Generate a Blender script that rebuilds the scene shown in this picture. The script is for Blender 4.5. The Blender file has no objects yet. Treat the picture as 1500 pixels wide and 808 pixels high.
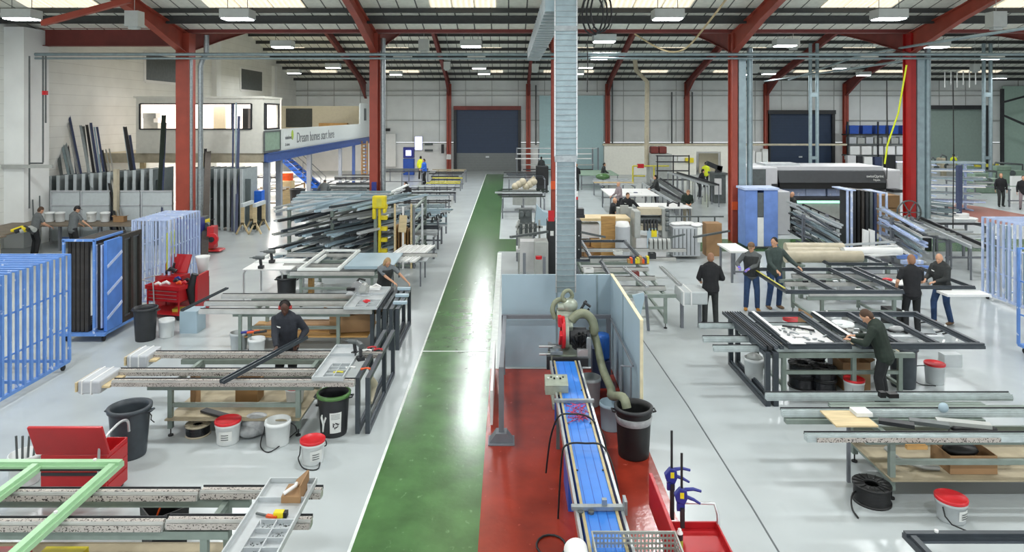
import bpy, math, random
from mathutils import Vector, Matrix, Euler
random.seed(7)
R = math.radians
SC = bpy.context.scene
COL = SC.collection
H = 5.0; VX = 744.0; VY = 168.0; F = 1000.0

def A(u, v, z=0.0):
    "world point of height z seen at (u, v) of the photograph"
    Y = (H - z) * F / (v - VY)
    return Vector(((u - VX) * Y / F, Y, z))
def D(v, z=0.0): return (H - z) * F / (v - VY)
def X(u, Y): return (u - VX) * Y / F
def Z(v, Y): return H - (v - VY) * Y / F

# ------------------------------------------------------------ mesh builder
class MB:
    def __init__(s): s.v = []; s.f = []; s.sm = []
    def add(s, vs, fs, smooth=False):
        n = len(s.v); s.v += [tuple(p) for p in vs]
        for f in fs: s.f.append(tuple(i + n for i in f)); s.sm.append(smooth)
        return s
    def box(s, x0, x1, y0, y1, z0, z1):
        if x0 > x1: x0, x1 = x1, x0
        if y0 > y1: y0, y1 = y1, y0
        if z0 > z1: z0, z1 = z1, z0
        return s.add([(x0,y0,z0),(x1,y0,z0),(x1,y1,z0),(x0,y1,z0),(x0,y0,z1),(x1,y0,z1),(x1,y1,z1),(x0,y1,z1)],
              [(0,3,2,1),(4,5,6,7),(0,1,5,4),(1,2,6,5),(2,3,7,6),(3,0,4,7)])
    def bar(s, p, q, w, h, up=(0,0,1)):
        p = Vector(p); q = Vector(q); d = (q - p).normalized(); up = Vector(up)
        if abs(d.dot(up)) > .98: up = Vector((0,1,0))
        a = d.cross(up).normalized() * (w/2); b = a.cross(d).normalized() * (h/2)
        return s.add([p-a-b,p+a-b,p+a+b,p-a+b,q-a-b,q+a-b,q+a+b,q-a+b],
              [(0,1,2,3),(7,6,5,4),(0,4,5,1),(1,5,6,2),(2,6,7,3),(3,7,4,0)])
    def tube(s, pts, r, n=8, closed=False):
        pts = [Vector(p) for p in pts]
        if len(pts) >= 5 and not closed and not isinstance(r, (list, tuple)) and r <= .08:
            q = []
            for i in range(len(pts)-1):
                a, b, c, d = pts[max(i-1,0)], pts[i], pts[i+1], pts[min(i+2,len(pts)-1)]
                for k in range(5):
                    t = k/5; q.append(.5*((2*b)+(c-a)*t+(2*a-5*b+4*c-d)*t*t+(3*b-a-3*c+d)*t**3))
            pts = q+[pts[-1]]
        m = len(pts); vs = []; fs = []
        prev = None
        for i, p in enumerate(pts):
            if closed: d = pts[(i+1) % m] - pts[i-1]
            else: d = pts[min(i+1, m-1)] - pts[max(i-1, 0)]
            d.normalize()
            if prev is None:
                a = d.orthogonal().normalized()
            else:
                a = (prev - d * prev.dot(d)).normalized()
            prev = a; b = d.cross(a)
            rr = r[i] if isinstance(r, (list, tuple)) else r
            for k in range(n):
                t = 2*math.pi*k/n; vs.append(p + (a*math.cos(t) + b*math.sin(t)) * rr)
        for i in range(m if closed else m-1):
            j = (i+1) % m
            for k in range(n):
                l = (k+1) % n; fs.append((i*n+k, i*n+l, j*n+l, j*n+k))
        s.add(vs, fs, True)
        if not closed:
            s.add(vs[:n], [tuple(range(n-1,-1,-1))]); s.add(vs[-n:], [tuple(range(n))])
        return s
    def lathe(s, prof, n=24, c=(0,0,0), axis='Z', smooth=True):
        vs = []; fs = []; c = Vector(c)
        for (r, z) in prof:
            for k in range(n):
                t = 2*math.pi*k/n; x, y = r*math.cos(t), r*math.sin(t)
                if axis == 'Z': vs.append(c + Vector((x,y,z)))
                elif axis == 'Y': vs.append(c + Vector((x,z,-y)))
                else: vs.append(c + Vector((z,x,y)))
        for i in range(len(prof)-1):
            for k in range(n):
                l = (k+1) % n; fs.append((i*n+k, i*n+l, (i+1)*n+l, (i+1)*n+k))
        return s.add(vs, fs, smooth)
    def cyl(s, c, r, h, n=20, axis='Z', r1=None):
        r1 = r if r1 is None else r1
        s.lathe([(r,0),(r1,h)], n, c, axis)
        s.lathe([(0.0001,0),(r,0)], n, c, axis, False); s.lathe([(r1,h),(0.0001,h)], n, c, axis, False)
        return s
    def prism(s, poly, a, b, axis='X'):
        "polygon in the plane across axis, extruded from a to b"
        n = len(poly)
        def m(p, t):
            if axis == 'X': return (t, p[0], p[1])
            if axis == 'Y': return (p[0], t, p[1])
            return (p[0], p[1], t)
        vs = [m(p, a) for p in poly] + [m(p, b) for p in poly]
        fs = [tuple(range(n-1,-1,-1)), tuple(range(n, 2*n))] + [(i, (i+1) % n, n+(i+1) % n, n+i) for i in range(n)]
        return s.add(vs, fs)
    def ball(s, c, rx, ry=None, rz=None, n=12, m=8):
        ry = rx if ry is None else ry; rz = rx if rz is None else rz
        vs = [(c[0], c[1], c[2]-rz)]; fs = []
        for i in range(1, m):
            a = -math.pi/2 + math.pi*i/m
            for k in range(n):
                t = 2*math.pi*k/n
                vs.append((c[0]+rx*math.cos(a)*math.cos(t), c[1]+ry*math.cos(a)*math.sin(t), c[2]+rz*math.sin(a)))
        vs.append((c[0], c[1], c[2]+rz)); last = len(vs)-1
        for k in range(n):
            l = (k+1) % n; fs.append((0, 1+l, 1+k)); fs.append((last, last-n+k, last-n+l))
        for i in range(m-2):
            for k in range(n):
                l = (k+1) % n; fs.append((1+i*n+k, 1+i*n+l, 1+(i+1)*n+l, 1+(i+1)*n+k))
        return s.add(vs, fs, True)
    def blob(s, p, q, a0, b0, a1, b1, side=(1,0,0), n=12, cap=1.0):
        "rounded limb of elliptical section from p to q"
        p = Vector(p); q = Vector(q); d = (q-p)
        if d.length < 1e-5: d = Vector((0,0,1))
        d.normalize(); sd = Vector(side); sd = sd - d*sd.dot(d)
        if sd.length < 1e-3: sd = d.orthogonal()
        sd.normalize(); nn = d.cross(sd); rings = []
        c0 = (a0+b0)/2*cap; c1 = (a1+b1)/2*cap
        for k in range(1, 4):
            t = math.pi/2*k/4 ; rings.append((p - d*c0*math.cos(t), a0*math.sin(t), b0*math.sin(t)))
        rings.append((p, a0, b0)); rings.append((q, a1, b1))
        for k in range(3, 0, -1):
            t = math.pi/2*k/4 ; rings.append((q + d*c1*math.cos(t), a1*math.sin(t), b1*math.sin(t)))
        vs = [p - d*c0]; fs = []
        for c, a, b in rings:
            for k in range(n):
                t = 2*math.pi*k/n; vs.append(c + sd*(a*math.cos(t)) + nn*(b*math.sin(t)))
        vs.append(q + d*c1); last = len(vs)-1; m = len(rings)
        for k in range(n):
            l = (k+1) % n; fs.append((0, 1+l, 1+k)); fs.append((last, last-n+k, last-n+l))
        for i in range(m-1):
            for k in range(n):
                l = (k+1) % n; fs.append((1+i*n+k, 1+i*n+l, 1+(i+1)*n+l, 1+(i+1)*n+k))
        return s.add(vs, fs, True)
    def move(s, d):
        s.v = [(x+d[0], y+d[1], z+d[2]) for x, y, z in s.v]; return s
    def xf(s, M):
        s.v = [tuple(M @ Vector(p)) for p in s.v]; return s
    def mesh(s, name):
        me = bpy.data.meshes.new(name); me.from_pydata(s.v, [], s.f)
        me.polygons.foreach_set('use_smooth', s.sm); me.update(); return me

def tag(o, label, cat, group=None, kind=None):
    if label: o['label'] = label
    if cat: o['category'] = cat
    if group: o['group'] = group
    o['kind'] = kind or 'thing'
    return o
def thing(name, label, cat, loc=(0,0,0), rz=0, group=None):
    o = bpy.data.objects.new(name, None); COL.objects.link(o)
    o.empty_display_size = .1; o.location = loc; o.rotation_euler = (0,0,rz)
    return tag(o, label, cat, group)
KEEP = {'gasket','ribs','top_slats','fixings','print_lines','label_print','recycling_symbol','hood','base_sleeve','cable_bundle','tape_band','bed_seam','parapet','perforated_wall','rim','mullion','frame','outer_frame','window_frame','front_wall','side_wall','near_rafter','far_rafter','post','body','tray_floor','rail','head','casting','edge_strip','tools_inside','seam','winding','flange','white_mark'}
def clusters(mb, gap=.1):
    n = len(mb.v); par = list(range(n))
    def fd(i):
        while par[i] != i: par[i] = par[par[i]]; i = par[i]
        return i
    for f in mb.f:
        a = fd(f[0])
        for k in f[1:]:
            b = fd(k)
            if a != b: par[b] = a
    g = {}
    for i in range(n): g.setdefault(fd(i), []).append(i)
    bs = []
    for ids in g.values():
        P_ = [mb.v[i] for i in ids]; bs.append([[min(p[k] for p in P_) for k in range(3)], [max(p[k] for p in P_) for k in range(3)], set(ids)])
    if len(bs) > 60: return [mb]
    ch = True
    while ch:
        ch = False
        for i in range(len(bs)):
            for j in range(i+1, len(bs)):
                a, b = bs[i], bs[j]
                if all(a[0][k]-gap <= b[1][k] and b[0][k]-gap <= a[1][k] for k in range(3)):
                    bs[i] = [[min(a[0][k],b[0][k]) for k in range(3)], [max(a[1][k],b[1][k]) for k in range(3)], a[2]|b[2]]; bs.pop(j); ch = True; break
            if ch: break
    if len(bs) == 1 or len(bs) > 8: return [mb]
    out = []
    for b in bs:
        ids = sorted(b[2]); mp = {v: i for i, v in enumerate(ids)}; q = MB(); q.v = [mb.v[i] for i in ids]
        for f, sm in zip(mb.f, mb.sm):
            if f[0] in mp: q.f.append(tuple(mp[i] for i in f)); q.sm.append(sm)
        out.append(q)
    return out
def part(name, mb, mat, parent, world=False, label=None, bevel=0):
    "a mesh under its thing; world=True when mb is in world coordinates; pieces that stand apart become parts of their own"
    if name not in KEEP and len(mb.v) < 4000:
        cs = clusters(mb)
        if len(cs) > 1:
            return [part1(name, c, mat, parent, world, label, bevel) for c in cs][0]
    return part1(name, mb, mat, parent, world, label, bevel)
def part1(name, mb, mat, parent, world=False, label=None, bevel=0):
    if world:
        q = parent; off = Vector((0,0,0))
        while q is not None: off += q.location; q = q.parent
        mb.move(-off)
    me = mb.mesh(name); o = bpy.data.objects.new(name, me); COL.objects.link(o)
    me.materials.append(mat); o.parent = parent
    if label: o['label'] = label
    if bevel:
        m = o.modifiers.new('b', 'BEVEL'); m.width = bevel; m.segments = 2; m.limit_method = 'ANGLE'
    return o
def single(name, label, cat, mb, mat, group=None, bevel=0):
    "a thing that is one mesh, given in world coordinates"
    xs = [p[0] for p in mb.v]; ys = [p[1] for p in mb.v]; zs = [p[2] for p in mb.v]
    c = Vector(((min(xs)+max(xs))/2, (min(ys)+max(ys))/2, min(zs)))
    mb.move(-c); me = mb.mesh(name); o = bpy.data.objects.new(name, me); COL.objects.link(o)
    me.materials.append(mat); o.location = c
    if bevel:
        m = o.modifiers.new('b', 'BEVEL'); m.width = bevel; m.segments = 2; m.limit_method = 'ANGLE'
    return tag(o, label, cat, group)
def struct(name, mb, mat, parent=None):
    me = mb.mesh(name); o = bpy.data.objects.new(name, me); COL.objects.link(o); me.materials.append(mat)
    if parent: o.parent = parent
    else: o['kind'] = 'structure'
    return o
def dup(root, loc=None, rz=None, label=None, parent=None, group=None):
    r = root.copy(); COL.objects.link(r)
    if parent is not None: r.parent = parent
    if loc is not None: r.location = loc
    if rz is not None: r.rotation_euler = (0,0,rz)
    if label: r['label'] = label
    if group: r['group'] = group
    for c in list(root.children): dup(c, parent=r)
    return r

# ------------------------------------------------------------ materials
def lin(c): return c/12.92 if c <= .04045 else ((c+.055)/1.055)**2.4
def hexc(h):
    h = h.lstrip('#'); return tuple(lin(int(h[i:i+2], 16)/255) for i in (0,2,4)) + (1,)
MT = {}
def mat(name, col, rough=.5, metal=0.0, var=.12, scale=6.0, bump=0.0, bscale=60.0, emit=0.0, alpha=1.0, trans=0.0, stretch=None):
    m = bpy.data.materials.new(name); m.use_nodes = True; nt = m.node_tree; N = nt.nodes; L = nt.links
    b = N['Principled BSDF']; c = hexc(col) if isinstance(col, str) else tuple(col)
    b.inputs['Roughness'].default_value = rough; b.inputs['Metallic'].default_value = metal
    tc = N.new('ShaderNodeTexCoord'); mp = N.new('ShaderNodeMapping'); L.new(tc.outputs['Object'], mp.inputs['Vector'])
    if stretch: mp.inputs['Scale'].default_value = stretch
    no = N.new('ShaderNodeTexNoise'); no.inputs['Scale'].default_value = scale; no.inputs['Detail'].default_value = 4
    L.new(mp.outputs['Vector'], no.inputs['Vector'])
    rp = N.new('ShaderNodeValToRGB'); rp.color_ramp.elements[0].position = .3; rp.color_ramp.elements[1].position = .7
    rp.color_ramp.elements[0].color = tuple(x*(1-var) for x in c[:3]) + (1,)
    rp.color_ramp.elements[1].color = tuple(min(1, x*(1+var)) for x in c[:3]) + (1,)
    L.new(no.outputs['Fac'], rp.inputs['Fac']); L.new(rp.outputs['Color'], b.inputs['Base Color'])
    if bump:
        n2 = N.new('ShaderNodeTexNoise'); n2.inputs['Scale'].default_value = bscale; L.new(mp.outputs['Vector'], n2.inputs['Vector'])
        bp = N.new('ShaderNodeBump'); bp.inputs['Strength'].default_value = bump; bp.inputs['Distance'].default_value = .01
        L.new(n2.outputs['Fac'], bp.inputs['Height']); L.new(bp.outputs['Normal'], b.inputs['Normal'])
    if emit:
        b.inputs['Emission Color'].default_value = c; b.inputs['Emission Strength'].default_value = emit
    if alpha < 1: b.inputs['Alpha'].default_value = alpha
    if trans: b.inputs['Transmission Weight'].default_value = trans
    MT[name] = m; return m
def node_setup(m):
    nt = m.node_tree; return nt, nt.nodes, nt.links, nt.nodes['Principled BSDF']
def speckle(m, dark, scale, thr, stretch=(1,1,1), soft=.03):
    "mix irregular dirt flecks of their own colour over a material"
    nt, N, L, b = node_setup(m)
    src = b.inputs['Base Color'].links[0].from_socket
    tc = N.new('ShaderNodeTexCoord'); mp = N.new('ShaderNodeMapping'); mp.inputs['Scale'].default_value = stretch
    L.new(tc.outputs['Object'], mp.inputs['Vector'])
    no = N.new('ShaderNodeTexNoise'); no.inputs['Scale'].default_value = scale; no.inputs['Detail'].default_value = 3
    L.new(mp.outputs['Vector'], no.inputs['Vector'])
    rp = N.new('ShaderNodeValToRGB'); rp.color_ramp.elements[0].position = thr; rp.color_ramp.elements[1].position = thr+soft
    L.new(no.outputs['Fac'], rp.inputs['Fac'])
    mx = N.new('ShaderNodeMix'); mx.data_type = 'RGBA'; L.new(rp.outputs['Color'], mx.inputs[0])
    L.new(src, mx.inputs[6]); mx.inputs[7].default_value = hexc(dark); L.new(mx.outputs[2], b.inputs['Base Color'])

def lines_mat(m, axis, period, width, dark, strength=.5):
    "thin joint lines every period metres along an axis"
    nt, N, L, b = node_setup(m); src = b.inputs['Base Color'].links[0].from_socket
    tc = N.new('ShaderNodeTexCoord'); sp = N.new('ShaderNodeSeparateXYZ'); L.new(tc.outputs['Object'], sp.inputs[0])
    a = N.new('ShaderNodeMath'); a.operation = 'DIVIDE'; L.new(sp.outputs[axis], a.inputs[0]); a.inputs[1].default_value = period
    f = N.new('ShaderNodeMath'); f.operation = 'FRACT'; L.new(a.outputs[0], f.inputs[0])
    g = N.new('ShaderNodeMath'); g.operation = 'LESS_THAN'; L.new(f.outputs[0], g.inputs[0]); g.inputs[1].default_value = width/period
    k = N.new('ShaderNodeMath'); k.operation = 'MULTIPLY'; L.new(g.outputs[0], k.inputs[0]); k.inputs[1].default_value = strength
    mx = N.new('ShaderNodeMix'); mx.data_type = 'RGBA'; L.new(k.outputs[0], mx.inputs[0]); L.new(src, mx.inputs[6])
    mx.inputs[7].default_value = hexc(dark); L.new(mx.outputs[2], b.inputs['Base Color'])

mat('floor', '#afb6b7', .26, var=.06, scale=.9, bump=.03, bscale=7)
speckle(MT['floor'], '#9aa3a5', 1.3, .66, (1,.5,1), .2)
mat('green_paint', '#486c3f', .2, var=.22, scale=2.2, bump=.22, bscale=11); speckle(MT['green_paint'], '#6f9367', 9, .66, (1,.6,1), .12)
mat('red_paint', '#8a2f20', .2, var=.28, scale=1.4, bump=.22, bscale=12); speckle(MT['red_paint'], '#b9594a', 11, .68, (1,1,1), .1)
mat('brown_paint', '#8b564a', .5)
mat('white_line', '#d6dcd8', .5)
mat('joint', '#5b6062', .8)
mat('wall_block', '#dbddd8', .75, var=.05, scale=1.2)
mat('wall_block_x', '#e0e3e1', .75, var=.05, scale=1.2)
mat('cladding', '#dfe3e1', .6, var=.05, scale=1)
mat('cladding_low', '#e6e7e4', .6, var=.05, scale=1)
mat('cream', '#cfc6ad', .7, var=.04)
mat('office_white', '#dfded3', .6, var=.04)
mat('roof_sheet', '#e2e2d8', .7, var=.08)
mat('purlin', '#3c3e3d', .6)  # dark grey, with the shade on the purlin sides put into the colour
mat('steel_red', '#99402f', .5, var=.15, scale=2)
mat('steel_red2', '#a3100c', .45, var=.12, scale=2)
mat('steel_redd', '#73302a', .55, var=.15, scale=2)
mat('galv', '#9aa1a3', .42, .75, var=.15, scale=14)
mat('galv_duct', '#8fa0a5', .45, .45, var=.12, scale=5)
mat('alu', '#c9cccd', .3, .75, var=.06, scale=3)
mat('alu_matt', '#b8bdbf', .45, .4, var=.08)
mat('rail', '#c4c4c0', .35, .55, var=.08)
mat('bristle', '#b0a9a2', .7, var=.1); speckle(MT['bristle'], '#2a2522', 55, .56, (1,1,1.2), .05)
mat('bench_green', '#7f8b83', .5, .2, var=.1)
mat('anthracite', '#3a4147', .42, .15, var=.12, scale=9)
mat('anthracite_lt', '#596068', .42, .2, var=.12)
mat('charcoal', '#26282b', .5, var=.15)
mat('black', '#121314', .5, var=.2)
mat('black_gloss', '#15161a', .25, var=.1)
mat('rubber', '#1b1c1e', .7)
mat('white', '#dedfdd', .45, var=.03)
mat('white_frame', '#dfe3e0', .35, var=.03)
mat('bucket_white', '#d3d7d6', .45, var=.05)
mat('bucket_grey', '#b3b9ba', .45, var=.05)
mat('lid_red', '#c01722', .4, var=.06)
mat('tool_red', '#b01c22', .35, var=.08, scale=3)
mat('blue_rack', '#5f8acb', .5, var=.1, scale=5); speckle(MT['blue_rack'], '#b8c6e0', 7, .66, (1,1,1), .04)
mat('pale_rack', '#b0c0e0', .5, var=.1, scale=5); speckle(MT['pale_rack'], '#d5dcea', 7, .6, (1,1,.5), .05)
mat('blue_wrap', '#4f80cc', .4, var=.15, scale=3, bump=.3, bscale=14); speckle(MT['blue_wrap'], '#a9bfe2', 4, .68, (1,1,.6), .04)
mat('blue_wrap2', '#6685c4', .45, var=.12, scale=3)
mat('brown_dark', '#36322e', .5, .1, var=.2, scale=9)
mat('mauve', '#3a4462', .5)
mat('screen_grey', '#b8c0c2', .6, var=.05)
mat('fin_grey', '#8f9899', .55, .1, var=.1, scale=4)
mat('fin_dark', '#5e6869', .55, .1, var=.1, scale=4)
mat('wood', '#a8824c', .65, var=.2, scale=3, stretch=(1,8,8))
mat('wood_lt', '#c7b48c', .65, var=.15, scale=3, stretch=(1,8,8))
mat('ply', '#9c9178', .65, var=.15, scale=4)
mat('card', '#937350', .75, var=.1, scale=3)
mat('card_dk', '#7f6039', .75, var=.12, scale=3)
mat('booth', '#9fb4bf', .4, var=.05, scale=1.5)
mat('booth_edge', '#d9ceac', .6)
mat('conv_blue', '#3076cc', .35, var=.1, scale=3)
mat('conv_side', '#1b4ea8', .4)
mat('gold_rail', '#b3a57c', .4, .4)
mat('roller_blue', '#2a3a52', .45, .2, var=.06); lines_mat(MT['roller_blue'], 2, .15, .03, '#1b2536', .6)
mat('roller_grey', '#737877', .45, .2, var=.05); lines_mat(MT['roller_grey'], 2, .15, .03, '#555a59', .6)
mat('roller_pale', '#8b9c94', .45, .1, var=.05); lines_mat(MT['roller_pale'], 2, .12, .03, '#6d7f78', .5)
mat('roller_mint', '#a9c2b6', .5, .05, var=.05); lines_mat(MT['roller_mint'], 2, .12, .02, '#8ea79b', .5)
mat('beam_blue', '#38548f', .45, var=.12)
mat('post_grey', '#8b929b', .5, var=.08)
mat('signage', '#cdd3d0', .5, var=.02)
mat('letter_grey', '#6c7072', .6)
mat('leaf_green', '#9db63e', .6)
mat('yellow', '#d8c51a', .45, var=.1)
mat('hivis', '#d5e022', .6, var=.05)
mat('machine_grey', '#a5a8a4', .45, .1, var=.08)
mat('machine_dk', '#5a6060', .45, .3, var=.15)
mat('machine_lt', '#c9c9c9', .4, var=.05)
mat('printer_white', '#c4c5c8', .4, var=.03)
mat('printer_dark', '#3d4043', .4, var=.08)
mat('cabinet_grey', '#aeb2b6', .45, var=.04)
mat('saw_grey', '#98a092', .4, .3, var=.12, scale=12)
mat('hose', '#7b8069', .5, var=.12, scale=12)
mat('clamp_blue', '#272f7e', .35)
mat('rim_green', '#557f45', .4)
mat('bench_wood', '#6f6557', .6, var=.2, scale=3)
mat('rail_galv', '#bfc8c8', .35, .55, var=.12, scale=8)
mat('perf', '#a9aca6', .4, .7, var=.08)
mat('green_frame', '#9cc59a', .35, var=.05)
mat('steel_post', '#71757b', .5, .2, var=.08)
mat('paper', '#d8dad6', .7, var=.05)
mat('screen_lit', '#c9ccff', .4, emit=2.2)
mat('lamp_lens', '#f4fbff', .4, emit=14)
mat('led_green', '#a8f0d0', .4, emit=1.2)
mat('lamp_box', '#b7bcb9', .5, var=.03)
mat('skylight_and_fill', '#f6e9cf', .5, emit=1.0, var=0)
_nt = MT['skylight_and_fill'].node_tree; _b = _nt.nodes['Principled BSDF']; _w = _nt.nodes.new('ShaderNodeTexWave'); _w.bands_direction = 'X'; _w.inputs['Scale'].default_value = 1.6; _w.inputs['Distortion'].default_value = 0
_c = _nt.nodes.new('ShaderNodeTexCoord'); _nt.links.new(_c.outputs['Object'], _w.inputs['Vector']); _r = _nt.nodes.new('ShaderNodeValToRGB'); _r.color_ramp.elements[0].color = (.62,.52,.38,1); _r.color_ramp.elements[1].color = (.95,.88,.72,1)
_nt.links.new(_w.outputs['Fac'], _r.inputs['Fac']); _nt.links.new(_r.outputs['Color'], _b.inputs['Emission Color'])
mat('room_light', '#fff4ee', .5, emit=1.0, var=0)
mat('plastic_bag', '#9a9d9e', .3, var=.3, scale=8, bump=.8, bscale=20)
mat('wire_pink', '#c43a5c', .5)
mat('blue_drum', '#2360b4', .45)
mat('blue_bright', '#1c5fc4', .5)
mat('bin_blue', '#1f4aa0', .5)
mat('orange', '#d8541f', .5)
mat('wrap_tube', '#b5ac95', .45, var=.12, scale=4, bump=.3, bscale=10)
mat('green_machine', '#7e9482', .5, var=.12)
mat('glass_dark', '#3c3f3a', .2)
mat('tape_yellow', '#c9c043', .5)
mat('fabric_black', '#1b1c1f', .85, var=.2, scale=14, bump=.4, bscale=30)
mat('fabric_navy', '#23272f', .85, var=.2, scale=14, bump=.4, bscale=30)
mat('fabric_charcoal', '#2e3131', .85, var=.2, scale=14, bump=.4, bscale=30)
mat('fabric_grey', '#5b5f60', .85, var=.12, scale=14, bump=.4, bscale=30)
mat('fabric_grey2', '#70767a', .85, var=.12, scale=14, bump=.4, bscale=30)
mat('fabric_green', '#3d4a47', .85, var=.15, scale=14, bump=.4, bscale=30)
mat('fabric_dkgreen', '#1e2a22', .85, var=.15, scale=14, bump=.4, bscale=30)
mat('fabric_mauve', '#8a7d80', .85)
mat('denim', '#2d4569', .85, var=.2, scale=10, bump=.4, bscale=40)
mat('trouser_black', '#1c1e20', .85, var=.2, bump=.3)
mat('trouser_beige', '#99917f', .85)
mat('boot_tan', '#a8752f', .6)
mat('boot_brown', '#6e553b', .6)
mat('skin', '#c69678', .55, var=.06)
mat('skin_dark', '#4f3428', .5, var=.08)
mat('hair_brown', '#4a3628', .8, bump=.6, bscale=90)
mat('hair_dark', '#1f1814', .8, bump=.6, bscale=90)
mat('hair_blonde', '#a88a63', .8, bump=.6, bscale=90)
mat('hair_short', '#8f6a52', .8, bump=.4, bscale=90)
mat('glove_purple', '#6a63c9', .5)
mat('ear_red', '#a32a28', .4)
M = MT
# ------------------------------------------------------------ camera
cam = bpy.data.cameras.new('camera'); co = bpy.data.objects.new('camera', cam); COL.objects.link(co)
co.location = (0,0,H); co.rotation_euler = (R(90),0,0); cam.lens = 24; cam.sensor_width = 36
cam.shift_x = 6/1500; cam.shift_y = -236/1500; cam.clip_end = 300; cam.clip_start = .1
SC.camera = co

# ------------------------------------------------------------ the hall
YB = 61.0; YV = 26.9; YR = 44.0; XL = -18.9; XR = 48.0
ZV = 8.31; ZR = 12.4; ZE = 8.05
def roof_z(y):
    if y > YR: return ZE + (YB-y)*(ZR-ZE)/(YB-YR)
    if y > YV: return ZV + (y-YV)*(ZR-ZV)/(YR-YV)
    if y > 9.8: return ZV + (YV-y)*(ZR-ZV)/(YV-9.8)
    return ZR - (9.8-y)*(ZR-ZV)/17.1
FR = [1.81 + 7.05*k for k in range(-2, 7)]            # frame lines

m = MB(); m.box(XL-.3, XR, -7, YB+.3, -.3, 0); struct('floor', m, M['floor'])
# painted walkway and work zone, a skin of paint on the slab
gl, gr = -1.81, -.345
m = MB(); m.box(gl, gr, -7, D(255), 0, .004); m.box(gr, 34, D(368), D(350), 0, .004); struct('floor_walkway', m, M['green_paint'])
m = MB(); m.box(gr, 2.1, 3, D(540), 0, .005); struct('floor_saw_zone', m, M['red_paint'])
m = MB(); m.box(gr-.03, gr+.12, D(540), D(370), 0, .006); m.box(gl-.03, gl+.01, -5, D(255), .001, .006)
m.box(gl, gr, D(515), D(514), .001, .007); struct('floor_line', m, M['white_line'])
m = MB(); pts = [A(1378,296), A(1440,303), A(1520,318), A(1530,331), A(1440,327), A(1390,312)]
m.add([Vector((p.x,p.y,.004)) for p in pts], [(0,5,4,3,2,1)]); struct('floor_brown_zone', m, M['brown_paint'])
m = MB(); jp = [A(925,470), A(937,491), A(1007,593), A(1100,740), A(1160,840)]
for i in range(4): m.bar(jp[i]+Vector((0,0,.001)), jp[i+1]+Vector((0,0,.001)), .022, .004)
struct('floor_joint', m, M['joint'])

# walls
m = MB(); m.box(XL-.3, XR, YB, YB+.25, Z(208,YB), ZE+.3); struct('wall_back', m, M['cladding'])
m = MB(); m.box(XL-.3, XR, YB-.12, YB+.2, 0, Z(209,YB)); struct('wall_back_lower', m, M['cladding_low'])
for n_, v in enumerate((133, 140, 176, 209)):
    m = MB(); m.box(XL, XR, YB-.16, YB, Z(v+.8,YB), Z(v-.5,YB)); struct('trim_%d' % (n_+1), m, M['machine_grey'])
m = MB()
x = XL+1
while x < XR:
    m.box(x, x+.05, YB-.05, YB, Z(208,YB), ZE); x += 2.35
struct('trim_5', m, M['machine_grey'])
m = MB(); poly = [(-7,0),(YB,0),(YB,ZE),(YR,ZR),(YV,ZV),(9.8,ZR),(-7,ZV)]
m.prism(poly, XL-.3, XL, 'X'); w = struct('wall_left', m, M['wall_block'])
m = MB(); m.prism(poly, XR, XR+.3, 'X'); struct('wall_right', m, M['wall_block'])
lines_mat(M['wall_block'], 2, .45, .02, '#9d9f98', .35)
m = MB(); m.box(XL, XL+.75, 25.6, YV+.1, 0, 8.3); m.box(XL, XL+.25, 54.6, 55.2, 0, 8.9); m.box(XL, XL+.3, 43.6, 44.3, 0, 12.2); struct('wall_left_pilaster', m, M['wall_block_x'])
# wall services on the left wall
def yl(u): return XL/(u-VX)*F
m = MB()
def wl(u, v0, v1, r=.04):
    y = yl(u); m.tube([(XL+.08, y, Z(v0,y)), (XL+.08, y, Z(v1,y))], r, 6)
pl = XL+.8
for u in (43, 63):
    y = 26.2; m.tube([(X(u,25.5), 25.5, Z(82,25.5)), (X(u,25.5), 25.5, Z(238 if u == 63 else 305, 25.5))], .03, 6)
m.tube([(X(67,25.5),25.5,Z(82,25.5)), (X(67,25.5),25.5,Z(180,25.5))], .03, 6)
m.tube([(X(43,25.5),25.5,Z(239,25.5)), (X(63,25.5),25.5,Z(239,25.5))], .03, 6)
single('wall_conduit', 'thin grey conduit running down the white block pier at far left', 'conduit', m, M['machine_dk'])
m = MB(); m.box(-26, X(76,25.45), 25.45, 25.55, Z(246,25.5), Z(241,25.5)); single('cable_tray', 'grey horizontal cable tray on the white wall above the corner bench', 'cable tray', m, M['machine_grey'])
m = MB(); m.box(X(64,25.4), X(70,25.4), 25.3, 25.42, Z(139,25.4), Z(133,25.4)); single('alarm_box', 'small red box on the conduit of the white pier', 'alarm', m, M['lid_red'])
m = MB(); m.box(-27, X(31,26.9)-.0, 26.95, 27.15, 0, 8.6); m.box(-27,XL,-7,-6.8,0,8); struct('wall_left_return', m, M['wall_block_x'])

# roof: sheets, purlins
m = MB()
def slab(y0, y1, t=.12):
    z0, z1 = roof_z(y0+1e-4 if y0 in (YR,YV) else y0), roof_z(y1)
    m.add([(XL-.3,y0,z0),(XR,y0,z0),(XR,y1,z1),(XL-.3,y1,z1),(XL-.3,y0,z0+t),(XR,y0,z0+t),(XR,y1,z1+t),(XL-.3,y1,z1+t)],
          [(0,3,2,1),(4,5,6,7),(0,1,5,4),(1,2,6,5),(2,3,7,6),(3,0,4,7)])
for a, b in ((-7,9.8),(9.8,YV),(YV,YR),(YR,YB+.2)): slab(a, b)
struct('ceiling', m, M['roof_sheet']); lines_mat(M['roof_sheet'], 0, .66, .05, '#2c2d2b', .9)
n = 1
def purlin(y, d=.2, zoff=0):
    global n
    z = roof_z(y) + zoff; m = MB(); m.box(XL, XR, y-.04, y+.04, z-d, z-.01)
    m.box(XL, XR, y-.09, y+.09, z-d-.015, z-d); struct('purlin_trim_%d' % n, m, M['purlin']); n += 1
y = YB-.8
while y > YR: purlin(y, .22); y -= 1.5
y = YR-.6
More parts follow.
